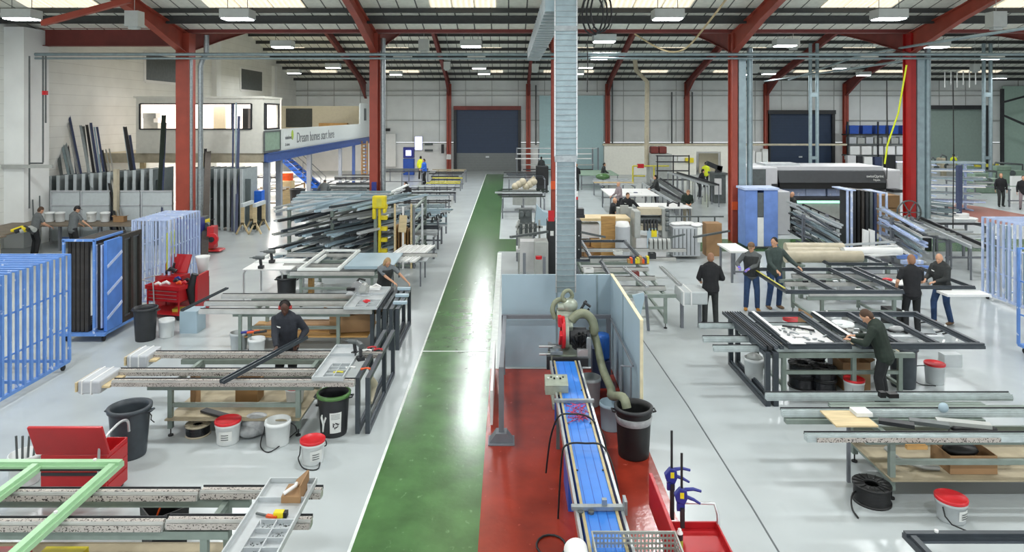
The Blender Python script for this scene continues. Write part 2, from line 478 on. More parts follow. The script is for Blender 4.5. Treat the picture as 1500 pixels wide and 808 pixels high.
while y > YV+1: purlin(y); y -= 1.6
for y in (25.35, 24.65, 23.0, 21.4, 19.8, 18.2): purlin(y, .28 if y > 25 else .15)
y = 15.5
while y > -6: purlin(y); y -= 1.8
# translucent daylight panels in the roof, plus unseen ones added for more light
sk = []
def skylight_and_fill(x0, x1, y0, y1):
    m = MB(); w_ = (x1-x0)/3
    for i in range(3):
        a = x0+i*w_+.03; b = x0+(i+1)*w_-.03
        z0, z1 = roof_z(y0)-.03, roof_z(y1)-.03
        m.add([(a,y0,z0),(b,y0,z0),(b,y1,z1),(a,y1,z1),(a,y0,z0+.02),(b,y0,z0+.02),(b,y1,z1+.02),(a,y1,z1+.02)],
              [(0,3,2,1),(4,5,6,7),(0,1,5,4),(1,2,6,5),(2,3,7,6),(3,0,4,7)])
    struct('window_%d' % (len(sk)+1), m, M['skylight_and_fill']); sk.append(1)
for cx, hw in ((-15.9,1.35),(-9.0,1.75),(-1.6,1.2),(5.0,1.55),(12.5,1.3),(19,1.6),(26,1.6)):
    skylight_and_fill(cx-hw, cx+hw, 20.8, 24.52); skylight_and_fill(cx-hw, cx+hw, 3, 7); skylight_and_fill(cx-hw, cx+hw, 11, 16.6); skylight_and_fill(cx-hw, cx+hw, 29, 35)  # first row is visible; the other rows are unseen, added to brighten the hall
for u0, u1 in ((420,448),(563,600),(700,735),(843,870),(962,1002),(1100,1121),(1232,1280),(1380,1420)):
    skylight_and_fill(X(u0,52.9), X(u1,52.9), 52.6, 53.3)
for u0, u1 in ((455,493),(563,614),(710,737),(796,808),(845,870),(938,978),(1045,1068),(1163,1222),(1284,1326),(1405,1465)):
    skylight_and_fill(X(u0,58.4), X(u1,58.4), 58.1, 58.8)

# valley beam and left crane beam
m = MB(); m.box(-13, XR, YV-.15, YV+.15, Z(48.5,YV), Z(42.5,YV)); struct('trim_valley_beam', m, M['steel_redd'])
m = MB(); m.box(X(65,YV), X(256,YV), YV-.12, YV-.08, Z(68,YV), Z(42,YV)); m.box(X(65,YV), X(256,YV), YV-.28, YV+.1, Z(68,YV), Z(67,YV)); m.box(X(65,YV), X(256,YV), YV-.28, YV+.1, Z(43,YV), Z(42,YV))
struct('trim_side_beam', m, M['steel_redd'])
m = MB(); m.bar((X(62,22),22,Z(34,22)), (X(190,22),22,Z(0,22)), .18, .18); struct('trim_brace', m, M['steel_red'])

# portal frames: front column with haunches and rafters both ways, back column
def ibeam_yz(m, x, top, bot, wf=.24, tf=.03):
    "web between two poly lines (y,z) and flanges along both"
    m.prism(top + bot[::-1], x-.012, x+.012, 'X')
    for line in (top, bot):
        for i in range(len(line)-1):
            m.bar((x,)+line[i], (x,)+line[i+1], wf, tf)
fr_lab = {0:'thick red steel column at the left with grey downpipes', 1:'slim red steel column beside the yellow rack guard', 2:'narrow red steel column half hidden by the grey vertical duct',
          3:'red steel column clad with a grey galvanised channel behind the grey cabinet', 4:'bright red steel column beside the white printing machine'}
for k, x in enumerate(FR):
    if k > 6: break
    t = thing('steel_column', fr_lab.get(k, 'red steel roof column out past the right edge of the view'), 'column', (x, YV, 0), 0, 'columns past the right edge' if k > 4 else None)
    w_ = {0:.52, 1:.32}.get(k, .2)
    xx = X(272,YV)-x if k == 0 else (X(1332,YV)-x if k == 4 else 0)
    m = MB(); dy = .28
    if k == 0: m.box(xx-w_/2, xx+w_/2, -dy, dy, 0, 8.2)
    else: m.box(xx-w_/2, xx+w_/2, -dy, -dy+.03, 0, 8.2); m.box(xx-w_/2, xx+w_/2, dy-.03, dy, 0, 8.2); m.box(xx-.02, xx+.02, -dy+.03, dy-.03, 0, 8.2)
    part('post', m, M['steel_red2'] if k == 4 else M['steel_red'], t)
    xo = x+xx
    top = [(0, ZV-.12), (-17, roof_z(YV-17)-.3)]; bot = [(0, 7.35), (-3.2, roof_z(YV-3.2)-.75), (-17, roof_z(YV-17)-.85)]
    m = MB(); ibeam_yz(m, xx, [(0,ZV-.12),(-3.2,roof_z(YV-3.2)-.28),(-17,roof_z(YV-17)-.3)], bot, .3 if k == 0 else .24)
    part('near_rafter', m, M['steel_red'], t)
    L_ = YR-YV
    m = MB(); ibeam_yz(m, xx, [(0,ZV-.12),(3,roof_z(YV+3)-.28),(L_,ZR-.3),(YB-YV,ZE-.25)], [(0,7.45),(3,roof_z(YV+3)-.8),(L_,ZR-.85),(YB-YV-3,roof_z(YB-3)-.8),(YB-YV,ZE-1.6)], .22)
    part('far_rafter', m, M['steel_redd'], t)
    m = MB()
    if k == 0:
        m.tube([(xx+.38,-.35,0),(xx+.38,-.35,7.2)], .06, 10); m.tube([(xx+.72,-.3,0),(xx+.72,-.3,6.9),(xx+.8,-.3,7.15),(xx+.95,-.3,7.4),(xx+.95,-.3,8.1)], .1, 10)
    elif k == 1:
        m.tube([(.34,-.1,0),(.34,-.1,8)], .1, 10)
    elif k in (2,3,4):
        m.box(.14+xx,.42+xx,-.3,.05,.0,8.0 if k == 2 else 7.2); m.tube([(xx+.6,-.2,0),(xx+.6,-.2,7.6)], .11, 10) if k > 2 else None
    if m.v: part('downpipe', m, M['galv'] if k < 2 else M['galv_duct'], t, label='grey galvanised pipe or channel')
    if k in (2,3):
        m = MB(); z0 = 2.1 if k == 2 else 1.3
        m.box(-.14,.42,-.36,-.31,z0,z0+.32); part('base_sleeve', m, M['orange'], t, label='orange red guard sleeve')
for i in range(9):
    x = 1.81 + 7.05*(i-1)
    if x > 42: break
    m = MB(); m.box(x-.2, x+.2, YB-.5, YB-.47, 0, ZE-.3); m.box(x-.2, x+.2, YB-.2, YB-.17, 0, ZE-.3); m.box(x-.02, x+.02, YB-.5, YB-.2, 0, ZE-.3)
    names = ['behind the person in the blue jacket','right of the big blue roller door','behind the white low partition','above the yellow notice','left of the dark roller door','left of the shelf of blue bins','left of the pale roller door','right of the pale green roller door','far past the right edge of the view']
    t = thing('wall_column', 'red steel wall column at the back, ' + names[i], 'column', (x, YB, 0))
    m.move((-x,-YB,0)); part('post', m, M['steel_red'], t)
    if i in (0,5):
        m = MB(); zc = Z(230,YB-.5); m.box(-.2,.2,-.53,-.5,zc-.2,zc+.25); part('band', m, M['white'], t, label='white band')

# roller doors
def roller(n, u0, u1, v0, v1, mt, mt2=None, vs=None):
    y = YB-.2; x0, x1 = X(u0,y), X(u1,y); z1 = Z(v0,y)
    m = MB(); m.box(x0, x1, y-.06, y, Z(vs,y) if vs else 0, z1); d = struct('door_%d' % n, m, mt)
    if vs: m = MB(); m.box(x0, x1, y-.08, y, 0, Z(vs,y)); struct('door_slats', m, mt2, d)
    m = MB(); m.box(x0-.25, x0, y-.3, y, 0, z1+.3); m.box(x1, x1+.25, y-.3, y, 0, z1+.3); struct('door_guides', m, M['charcoal'], d)
    m = MB(); m.box(x0-.25, x1+.25, y-.45, y, z1, z1+.35); struct('door_box', m, M['steel_redd'] if n == 1 else M['charcoal'], d)
    m = MB(); m.box((x0+x1)/2-.15, (x0+x1)/2+.15, y-.12, y-.05, 1.2, 1.32); struct('door_handle', m, M['alu'], d)
roller(1, 669, 759, 161, 250, M['roller_blue'], M['roller_grey'], 224)
roller(2, 1127, 1217, 167, 250, M['roller_blue'])
roller(3, 1358, 1441, 160, 250, M['roller_pale'])
m = MB(); m.box(X(1468,YB-.3), X(1560,YB-.3), YB-.36, YB-.3, 0, ZE-.5); struct('door_4', m, M['roller_mint'])
m = MB(); m.box(X(790,YB-.3), X(884,YB-.3), YB-.34, YB-.3, 0, Z(140,YB)); struct('wall_back_panel', m, MT.setdefault('pale_cyan', mat('pale_cyan', '#afcdd0', .6, var=.03)))

# overhead pipes and trunking
for k, (v, r) in enumerate(((79.5,.06),(85.5,.04))):
    m = MB(); y = 26.2; m.tube([(XL, y, Z(v,y)), (XR, y, Z(v,y))], r, 8)
    single('overhead_pipe', ['thick grey pipe running across the whole hall, the upper of the pair', 'thinner grey pipe running across the whole hall, the lower of the pair'][k], 'pipe', m, M['galv_duct'])
m = MB(); m.tube([(X(1155,44),44,Z(117,44)), (X(1265,33),33,Z(79,33)), (X(1400,22),22,Z(57,22)), (X(1510,19),19,Z(40,19))], .05, 8); single('overhead_pipe', 'slanting grey pipe high at the right below the roof', 'pipe', m, M['galv_duct'])
m = MB(); m.tube([(X(1120,50),50,Z(119,50)), (X(1345,28),28,Z(86,28))], .05, 8); single('overhead_pipe', 'slanting grey pipe under the right roof, the lower and farther one', 'pipe', m, M['galv_duct'])
for k, u in enumerate((1192, 1446)):
    m = MB(); y = 46; x0 = X(u-5,y); x1 = X(u+5,y)
    m.tube([(x0,y,0),(x0,y,9.8)], .12, 8); m.tube([(x1,y,0),(x1,y,9.8)], .12, 8); m.box(x0,x1,y-.1,y+.1,6.2,6.5); m.box(x0,x1,y-.1,y+.1,2,2.2)
    single('twin_pipe', ['pair of pale grey vertical pipes in front of the dark roller door', 'pair of pale grey vertical pipes in front of the pale green roller door'][k], 'pipe', m, M['galv_duct'])
m = MB(); y = 50; m.tube([(X(930,y),y,Z(88,y)),(X(932,y),y,Z(103,y)),(X(948,y),y,Z(120,y)),(X(947,y),y,Z(245,y))], .17, 8)
single('extract_duct', 'cream extract duct bending down by the white partition', 'duct', m, M['wrap_tube'])
for k, (u, v0, v1) in enumerate(((785,125,212),(897,120,210),(984,135,212),(1014,135,212))):
    m = MB(); m.tube([(X(u,YB-.6),YB-.6,Z(v0,YB)),(X(u,YB-.6),YB-.6,Z(v1,YB))], .07, 6)
    single('wall_pipe', 'dark vertical pipe on the back wall, ' + ['second bay right of the blue door','beside the dark column','left of the pair by the vent','right of the pair by the vent'][k], 'pipe', m, M['machine_dk'])
# yellow hoses
m = MB(); ps = []
for i in range(15):
    t_ = i/14; ps.append((X(1065-140*t_*.9,20+8*t_), 20+8*t_, Z(0+75*math.sin(t_*1.57)**1.0, 20+8*t_)))
m.tube([(X(1066,20),20,Z(-4,20)),(X(1040,22),22,Z(30,22)),(X(1008,25),25,Z(68,25)),(X(985,26),26,Z(76,26)),(X(960,27),27,Z(68,27)),(X(930,28),28,Z(50,28))], .035, 6)
single('air_hose', 'yellow air hose looping under the roof', 'hose', m, M['wood_lt'])
m = MB(); m.tube([(X(1328,24),24,Z(95,24)),(X(1316,24.3),24.3,Z(165,24.3)),(X(1300,24.6),24.6,Z(212,24.6)),(X(1296,24.6),24.6,Z(240,24.6))], .03, 6)
single('air_hose', 'bright yellow hose hanging beside the bright red column', 'hose', m, M['hivis'])
for k, (u, v0, v1, y) in enumerate(((1299,118,262,27),(1396,105,335,24),(860,60,135,24))):
    m = MB(); m.tube([(X(u,y),y,Z(v0,y)),(X(u+1,y),y,Z((v0+v1)/2,y)),(X(u,y),y,Z(v1,y))], .02, 5)
    single('drop_cable', 'thin black cable hanging ' + ['left of the bright red column','right of the bright red column','beside the grey vertical duct'][k], 'cable', m, M['black'])
m = MB(); y = 18
for i in range(3):
    c = Vector((X(868+i*7,y), y, Z(10-i*3,y))); m.tube([c + Vector((.28*math.cos(a*.5), .1*i, .55*math.sin(a*.5)-.2)) for a in range(13)], .025, 6, True)
single('cable_coil', 'loops of dark cable hung under the roof beside the grey duct', 'cable', m, M['charcoal'])

# grey trunking: the horizontal run under the roof and the vertical drop into the saw booth
yd = 13.2; t = thing('trunking_drop', 'tall ribbed grey sheet metal trunking dropping to the saw', 'duct', (X(828,yd), yd, 1.6))
xd = X(828,yd)
m = MB(); m.box(-.18,.18,-.12,.12,0,2.6); m.box(-.205,.205,-.15,.15,2.6,7.2)
part('casing', m, M['galv_duct'], t)
m = MB()
z = .1
while z < 7.1:
    w_ = .19 if z < 2.6 else .215; m.box(-w_,w_,-.01-w_*.72,-.005-w_*.6,z,z+.008); z += .11
part('ribs', m, M['galv'], t)
m = MB()
for w_, a, b in ((.185,0,2.6),(.21,2.6,7.2)):
    for s_ in (-1,1): m.box(s_*w_-.012,s_*w_+.012,-w_*.78,-w_*.6,a,b)
part('edge_strip', m, M['alu'], t)
m = MB(); m.box(-.215,.215,-.17,-.1,2.5,2.62); m.box(-.22,.22,-.17,-.1,5.0,5.1); part('joint_collar', m, M['galv'], t)
t = thing('trunking_run', 'ribbed grey trunking running away under the roof', 'duct', (.94, 13.2, 7.0))
m = MB(); m.box(-.22,.22,0,12,0,.4); part('casing', m, M['galv_duct'], t)
m = MB()
for i in range(24): m.box(-.23,.23,.3+i*.5,.33+i*.5,-.02,.42)
part('ribs', m, M['alu_matt'], t)

# ------------------------------------------------------------ lamps: fittings hung from the roof, each with its light
lamp0 = thing('high_bay_lamp', '', 'ceiling lamp', (0,0,0), 0, None)
m = MB(); m.box(-.45,.45,-.28,.28,.03,.3); part('housing', m, M['lamp_box'], lamp0, bevel=.02)
m = MB(); m.box(-.4,.4,-.24,.24,0,.03); part('lens', m, M['lamp_lens'], lamp0)
m = MB(); m.tube([(-.3,0,.3),(-.3,0,1.3)], .01, 5); m.tube([(.3,0,.3),(.3,0,1.3)], .01, 5); part('hanger', m, M['machine_dk'], lamp0)
lamps = [(32,29,'leftmost of the front row'),(348,29,'front row, right of the thick red column'),(978,29,'front row, right of the grey duct'),(1302,29,'front row, above the bright red column'),
 (414,70,'second row, above the office'),(590,86,'third row, right of the slim red column'),(488,100,'fourth row, above the mezzanine'),(431,108,'farthest left'),
 (690,69,'second row, over the walkway'),(698,86,'third row, over the walkway'),(702,101,'fourth row, over the walkway'),(709,109,'deepest over the walkway'),
 (878,87,'third row, right of the grey duct'),(858,100,'fourth row, right of the grey duct'),(846,109,'deepest beside the duct'),
 (1150,68,'second row, right of centre'),(1232,101,'fourth row, in line with the twin pipes'),(1086,110,'deepest right of centre'),(1126,109,'deep, left of the twin pipes'),
 (1270,86,'third row, left of the bright red column'),(1372,70,'second row, right of the bright red column'),(1454,87,'third row, at the right edge'),(1265,111,'deep, behind the left of the red column'),(1352,115,'deep, right of the red column'),(1464,117,'deep, at the right edge'),
 (580,110,'deep, behind the slim red column'),(885,41+21,'single bright one near the centre')]
def lamp(x, y, z, label, power=520, first=[True]):
    if first[0]: o = lamp0; first[0] = False; o.location = (x,y,z); o['label'] = label
    else: o = dup(lamp0, (x,y,z), 0, label)
    ld = bpy.data.lights.new('lamp_light', 'AREA'); ld.shape = 'RECTANGLE'; ld.size = .8; ld.size_y = .5; ld.energy = power; ld.color = (.96,.985,1.0)
    lo = bpy.data.objects.new('lamp_light', ld); COL.objects.link(lo); lo.location = (x,y,z-.03)
for u, v, s in lamps:
    zz = 7.85; y = (zz-H)*F/(VY-v); y = min(y, 54)
    lamp(X(u,y), y, zz, 'white high bay ceiling lamp, ' + s, 215)
k = 0
for yy in (3, 11.5):
    for xx in (-14.5, -8.3, -1.5, 5.2, 11.8, 18.5):
        k += 1; o_ = lamp(xx, yy, 7.85, 'white high bay ceiling lamp overhead, outside the picture', 215)
for o in list(COL.objects):
    if o.get('label') == 'white high bay ceiling lamp overhead, outside the picture': o['group'] = 'ceiling lamps above and behind the viewer'
for xx in (26, 34):
    for yy in (18, 30, 44): 
        o_ = lamp(xx, yy, 7.85, 'white high bay ceiling lamp far out at the right', 215)
for o in list(COL.objects):
    if o.get('label') == 'white high bay ceiling lamp far out at the right': o['group'] = 'ceiling lamps far out at the right'
# air heaters / sensor boxes without light
for k, (u, v) in enumerate(((197,28),(621,66),(1459,29),(655,96),(784,99),(1106,100),(1428,99),(1162,62))):
    y = 22 if v < 40 else (30 if v < 80 else 45)
    m = MB(); x = X(u,y); z = Z(v,y); m.box(x-.22,x+.22,y-.2,y+.2,z-.25,z+.25); m.box(x-.15,x+.15,y-.1,y+.1,z-.33,z-.25); m.tube([(x,y,z+.25),(x,y,roof_z(y)-.35)],.01,5)
    single('router_box', 'small pale square box hung from the roof, ' + ['left of the thick red column','left of the walkway','at the right edge','over the walkway, deep','left of the grey duct, deep','left of the twin pipes','right of the red column, deep','on top of the second row lamp'][k], 'roof box', m, M['lamp_box'], bevel=.02)

# ------------------------------------------------------------ world and view
w = bpy.data.worlds.new('world'); SC.world = w; w.use_nodes = True
w.node_tree.nodes['Background'].inputs[0].default_value = (.92,.96,1,1); w.node_tree.nodes['Background'].inputs[1].default_value = 1.7
SC.view_settings.view_transform = 'Standard'; SC.view_settings.look = 'None'; SC.view_settings.gamma = 1; SC.view_settings.exposure = 0.1
SC.view_settings.use_curve_mapping = False
try: SC.cycles.use_denoising = True; SC.cycles.max_bounces = 6; SC.cycles.diffuse_bounces = 4
except Exception: pass
# ------------------------------------------------------------ makers of repeated kinds
def make_bin(label, p, rt=.27, rb=.21, h=.7, mt='charcoal', rim=None, handles=True, liner=None, group=None, name='waste_bin'):
    t = thing(name, label, 'bin', p, 0, group)
    m = MB(); m.lathe([(.001,.0),(rb,.0),(rb+.005,.03),(rt-.012,h-.06),(rt-.012,h),(rt-.03,h),(rt-.035,h-.08),(rb-.02,.03),(.001,.03)], 28); part('body', m, M[mt], t)
    m = MB(); m.lathe([(rt-.012,h-.05),(rt+.012,h-.05),(rt+.016,h),(rt-.014,h+.008),(rt-.02,h-.01)], 28); part('rim', m, M[rim or mt], t, label='green rim' if rim == 'rim_green' else None)
    if handles:
        for s in (-1,1):
            m = MB(); m.tube([(s*rt,-.05,h-.07),(s*(rt+.045),-.05,h-.06),(s*(rt+.045),.05,h-.06),(s*rt,.05,h-.07)], .014, 6); part('handle', m, M[mt], t)
    if liner:
        m = MB(); m.lathe([(rt-.02,h-.23),(rt-.012,h-.22),(rt+.002,h-.13),(rt-.008,h-.12),(rt-.02,h-.13)], 28); part('liner', m, M[liner], t, label='silvery liner showing round the bin')
    return t
def make_pail(label, p, r=.16, h=.32, lid='lid_red', body='bucket_white', sticker=True, handle=None, rz=0, group=None, pulp=False):
    t = thing('plastic_pail', label, 'bucket', p, rz, group)
    m = MB(); m.lathe([(.001,0),(r*.86,0),(r*.87,.02),(r*.985,h-.06),(r*1.03,h-.055),(r*1.03,h-.02),(r,h-.018),(r,h),(r-.01,h),(r*.84,.02),(.001,.02)], 28); part('body', m, M[body], t)
    if lid:
        m = MB(); m.lathe([(r*1.05,h-.02),(r*1.06,h+.012),(r*.98,h+.018),(r*.94,h+.006),(.001,h+.006)], 28); part('lid', m, M[lid], t, label='red lid' if 'red' in lid else None)
    if sticker:
        m = MB(); n = 8
        vs = []
        for i in range(n+1):
            a = -math.pi/2 + .55*(i/n*2-1); ra = r*.90+.004; rb = r*.96+.004
            vs += [(ra*math.cos(a), ra*math.sin(a), h*.22), (rb*math.cos(a), rb*math.sin(a), h*.68)]
        m.add(vs, [(2*i,2*i+2,2*i+3,2*i+1) for i in range(n)]); part('sticker', m, M['paper'], t, label='white paper sticker')
        m = MB(); ra = r*.94+.008
        for i in range(3):
            a0 = -math.pi/2-.35; m.add([(ra*math.cos(a0+d), ra*math.sin(a0+d), h*(.3+.1*i)+z) for z in (0,.012) for d in (0,.3,.6)], [(0,1,4,3),(1,2,5,4)])
        part('print_lines', m, M['machine_dk'], t)
    if handle:
        m = MB(); a = handle; m.tube([(r*1.04,0,h-.05),(r*1.3,-.05*a,h-.12),(r*1.35,-.1*a,h*.4),(r*1.0,-.18*a,.06),(.0,-r*1.5,.015),(-r*1.02,-r*.9,.015),(-r*1.25,-.02,.1),(-r*1.1,0,h*.5),(-r*1.04,0,h-.05)][:7 if a > 0 else 9], .009, 6)
        part('handle', m, M['rubber'], t, label='black wire handle')
    return t
def make_reel(label, p, r=.24, w=.2, flange='black', core='black_gloss', tilt=None, group=None, cord=False):
    t = thing('cable_reel', label, 'reel', p, 0, group)
    m = MB(); m.lathe([(r*.35,0),(r,0),(r,.02),(r*.35,.02),(r*.35,0)], 28); part('flange', m, M[flange], t)
    m = MB(); m.lathe([(r*.4,w-.02),(r,w-.02),(r,w),(r*.4,w),(r*.4,w-.02)], 28)
    for k in range(14):
        a = k*math.pi/7; m.bar((r*.42*math.cos(a), r*.42*math.sin(a), w+.004), (r*.97*math.cos(a), r*.97*math.sin(a), w+.004), .01, .008)
    part('flange', m, M[flange], t)
    m = MB(); prof = [(r*.35,.02)]
    k = 0; z = .02
    while z < w-.03: prof += [(r*.9,z),(r*.93,z+.008),(r*.9,z+.016)]; z += .018
    prof += [(r*.35,w-.02)]; m.lathe(prof, 28); part('winding', m, M[core], t)
    if cord:
        m = MB(); m.tube([(-r*.9,0,.12),(-r*1.15,-.06,.13),(-r*1.45,-.15,.1),(-r*1.6,-.25,.03),(-r*1.62,-.4,.012)], .012, 6); part('loose_end', m, M[core], t)
    return t
def make_box(label, p, sx, sy, sz, rz=0, open_=True, mt='card', group=None, flap=True):
    t = thing('cardboard_box', label, 'box', p, rz, group)
    th = .008; m = MB(); m.box(-sx/2,sx/2,-sy/2,sy/2,0,th)
    m.box(-sx/2,sx/2,-sy/2,-sy/2+th,th,sz); m.box(-sx/2,sx/2,sy/2-th,sy/2,th,sz); m.box(-sx/2,-sx/2+th,-sy/2+th,sy/2-th,th,sz); m.box(sx/2-th,sx/2,-sy/2+th,sy/2-th,th,sz)
    part('body', m, M[mt], t)
    if open_ and flap:
        for s in (-1,1):
            m = MB(); m.bar((s*sx/2,0,sz),(s*(sx/2+sx*.18),0,sz+sy*.12), sy*.96, .006, up=(0,0,1)); part('flap', m, M[mt], t)
    elif not open_:
        m = MB(); m.box(-sx/2,sx/2,-sy/2,sy/2,sz,sz+.004); m.box(-.03,.03,-sy/2-.002,sy/2+.002,sz-.05,sz+.006); part('lid', m, M[mt], t)
    return t
def rail_part(t, x0, x1, y, z, w=.09, h=.09, brush=True, world=True, mt='rail'):
    m = MB(); m.box(x0,x1,y-w/2,y+w/2,z-h,z-.022); m.box(x0,x1,y-w/2+.012,y-w/2+.022,z-.022,z); m.box(x0,x1,y+w/2-.022,y+w/2-.012,z-.022,z)
    m.box(x0,x1,y-w/2-.008,y-w/2,z-h*.7,z-h*.55); r = part('rail', m, M[mt], t, world, label='square aluminium support rail')
    m = MB(); m.box(x0,x1,y+w/2+.001,y+w/2+.012,z-.03,z+.012); m.move((0,0,0)); es = part('edge_seal', m, M['charcoal'], r); es.data.transform(Matrix.Translation(-t.location))
    if brush:
        m = MB(); m.box(x0+.01,x1-.01,y-w/2-.014,y-w/2-.009,z-h+.004,z-.028); m.box(x0+.01,x1-.01,y-w/2+.024,y+w/2-.024,z-.021,z+.004)
        bp = part('bristle_strip', m, M['bristle'], r); bp.location = (0,0,0)
        # the strip is in world coordinates as well
        q = t.location; bp.data.transform(Matrix.Translation(-q))
    return r
def make_bench(label, x0, x1, y0, y1, z, rails, legx, shelf=None, group=None, frame='bench_green', brush=True, railmat='rail', mid=True, feet=True, legy=None, top=None):
    "steel bench: rails [(y, xa, xb)], legs at legx; everything in world coordinates"
    t = thing('assembly_bench', label, 'workbench', ((x0+x1)/2, (y0+y1)/2, 0), 0, group)
    zb = z-.1
    for (y, a, b) in rails: rail_part(t, a, b, y, z, brush=brush, mt=railmat)
    la = y0+.12 if legy is None else legy[0]; lb = y1-.12 if legy is None else legy[1]
    for x in legx:
        for y in (la, lb):
            m = MB(); m.box(x-.035,x+.035,y-.035,y+.035,.12,zb-.08); lg = part('leg', m, M[frame], t, True)
            if feet:
                m = MB(); m.tube([(x,y,.0),(x,y,.13)], .01, 6); m.cyl((x,y,0), .04, .02, 12); m.move(-t.location); ft = part('foot', m, M['rubber'], lg)
    m = MB()
    for y in (la, lb): m.box(legx[0]-.35, legx[-1]+.25, y-.04, y+.04, zb-.08, zb)
    part('long_beam', m, M[frame], t, True)
    m = MB()
    for x in legx: m.box(x-.03, x+.03, la+.04, lb-.04, zb-.07, zb-.005)
    for x in legx: m.box(x-.03, x+.03, la+.035, lb-.035, .22, .27)
    part('cross_beam', m, M[frame], t, True)
    if mid:
        m = MB()
        for y in (la, lb): m.box(legx[0]+.035, legx[-1]-.035, y-.025, y+.025, .45, .51)
        part('stretcher', m, M[frame], t, True)
    if shelf:
        m = MB(); m.box(legx[0]-.05, legx[-1]+.05, la-.1, lb+.1, .27, .29); part('shelf', m, M[shelf], t, True, label='plywood shelf')
    if top:
        m = MB(); m.box(x0, x1, y0, y1, z-.02, z); part('table_top', m, M[top], t, True)
    return t
def make_frame(label, x0, x1, y0, y1, z, w=.075, h=.07, mx=(), my=(), mt='anthracite', lt='anthracite_lt', group=None, hard=True, name='window_framework', rot=None, zrot=0):
    "a window or door frame lying flat with rebated profile"
    cx, cy = (x0+x1)/2, (y0+y1)/2
    t = thing(name, label, 'window frame', (cx,cy,z), zrot, group)
    a, b, c, d = x0-cx, x1-cx, y0-cy, y1-cy
    def prof(m, p, q):
        p = Vector(p); q = Vector(q); m.bar(p+Vector((0,0,h*.3)), q+Vector((0,0,h*.3)), w, h*.6)
        dr = (q-p).normalized(); m.bar(p+Vector((0,0,h*.8)), q+Vector((0,0,h*.8)), w*.55, h*.4)
    m = MB(); e = w/2
    prof(m,(a,c+e,0),(b,c+e,0)); prof(m,(a,d-e,0),(b,d-e,0)); prof(m,(a+e,c+w,0),(a+e,d-w,0)); prof(m,(b-e,c+w,0),(b-e,d-w,0))
    part('outer_frame', m, M[mt], t)
    m = MB(); g = w*1.02
    m.box(a+g,b-g,c+g,c+g+.012,h*.1,h*.3); m.box(a+g,b-g,d-g-.012,d-g,h*.1,h*.3); m.box(a+g,a+g+.012,c+g+.012,d-g-.012,h*.1,h*.3); m.box(b-g-.012,b-g,c+g+.012,d-g-.012,h*.1,h*.3)
    part('gasket', m, M[lt], t)
    for x in mx:
        m = MB(); prof(m,(x-cx,c+w,0),(x-cx,d-w,0)); part('mullion', m, M[mt], t)
    for y in my:
        m = MB(); prof(m,(a+w,y-cy,0),(b-w,y-cy,0)); part('transom', m, M[mt], t)
    if hard:
        m = MB()
        for (x,y) in ((a+.3,d-e),(b-.3,d-e),(b-e,(c+d)/2),(a+e,(c+d)/2)): m.cyl((x,y,h), .018, .02, 10)
        part('screw_cap', m, M['white'], t)
    return t
def stand_frame(label, x, y0, y1, z0, z1, w=.07, t_=.07, mids=(), mt='anthracite', group=None, rz=0):
    "the same kind of frame standing on edge in a plane of constant x"
    t = thing('window_framework', label, 'window frame', (x,(y0+y1)/2,z0), rz, group)
    a, b, h = (y0-y1)/2, (y1-y0)/2, z1-z0
    m = MB()
    for (p, q) in (((0,a,w/2),(0,b,w/2)), ((0,a,h-w/2),(0,b,h-w/2)), ((0,a+w/2,w),(0,a+w/2,h-w)), ((0,b-w/2,w),(0,b-w/2,h-w))):
        m.bar(p, q, t_, w, up=(0,0,1) if p[2] == q[2] else (0,1,0))
    part('outer_frame', m, M[mt], t)
    m = MB(); e = t_*.35
    for (p, q) in (((0,a+w,w*1.2),(0,b-w,w*1.2)), ((0,a+w,h-w*1.2),(0,b-w,h-w*1.2))): m.bar(p, q, e, w*.35)
    part('glazing_rebate', m, M['anthracite_lt'], t)
    for k in mids:
        m = MB(); m.bar((0,a+(b-a)*k,w),(0,a+(b-a)*k,h-w), t_, w, up=(0,1,0)); part('mullion', m, M[mt], t)
    return t
def trolley(label, x0, x1, y0, y1, h, n, mt, contents=None, wheels=True, slats=True, group=None, side='right', zb=.16, ends=True, bw=.026):
    "frame trolley with a comb of uprights along both long sides (y direction)"
    t = thing('frame_trolley', label, 'trolley', ((x0+x1)/2,(y0+y1)/2,0), 0, group)
    m = MB()
    for x in (x0+.03,x1-.03): m.box(x-.03,x+.03,y0,y1,zb-.03,zb+.03)
    for y in (y0+.03,(y0+y1)/2,y1-.03): m.box(x0+.06,x1-.06,y-.025,y+.025,zb-.025,zb+.025)
    part('base', m, M[mt], t, True)
    for x in (x0+.08,x1-.08):
        for y in (y0+.1,y1-.1):
            m = MB(); m.cyl((x-.018,y,.055), .055, .036, 14, 'X'); m.box(x-.03,x+.03,y-.03,y+.03,.1,.13); part('castor', m, M['rubber'], t, True, label='black castor wheel')
    step = (y1-y0)/(n-1) if n > 1 else 1
    for i in range(n):
        y = y0+i*step
        for x in (x0+.02,x1-.02):
            m = MB(); m.box(x-.022,x+.022,y-bw,y+bw,zb,h-.03); part('upright', m, M[mt], t, True)
    m = MB()
    for i in range(n):
        y = y0+i*step; m.box(x0,x1,y-bw,y+bw,h-.03,h)
    part('top_slats', m, M[mt], t, True)
    m = MB()
    for z in (h*.36, h*.68):
        for x in (x0+.05,x1-.05): m.box(x-.008,x+.008,y0,y1,z-.015,z+.015)
    part('side_rail', m, M[mt], t, True)
    return t
prof_mats = ['alu_matt','anthracite','charcoal','galv','machine_dk','alu']
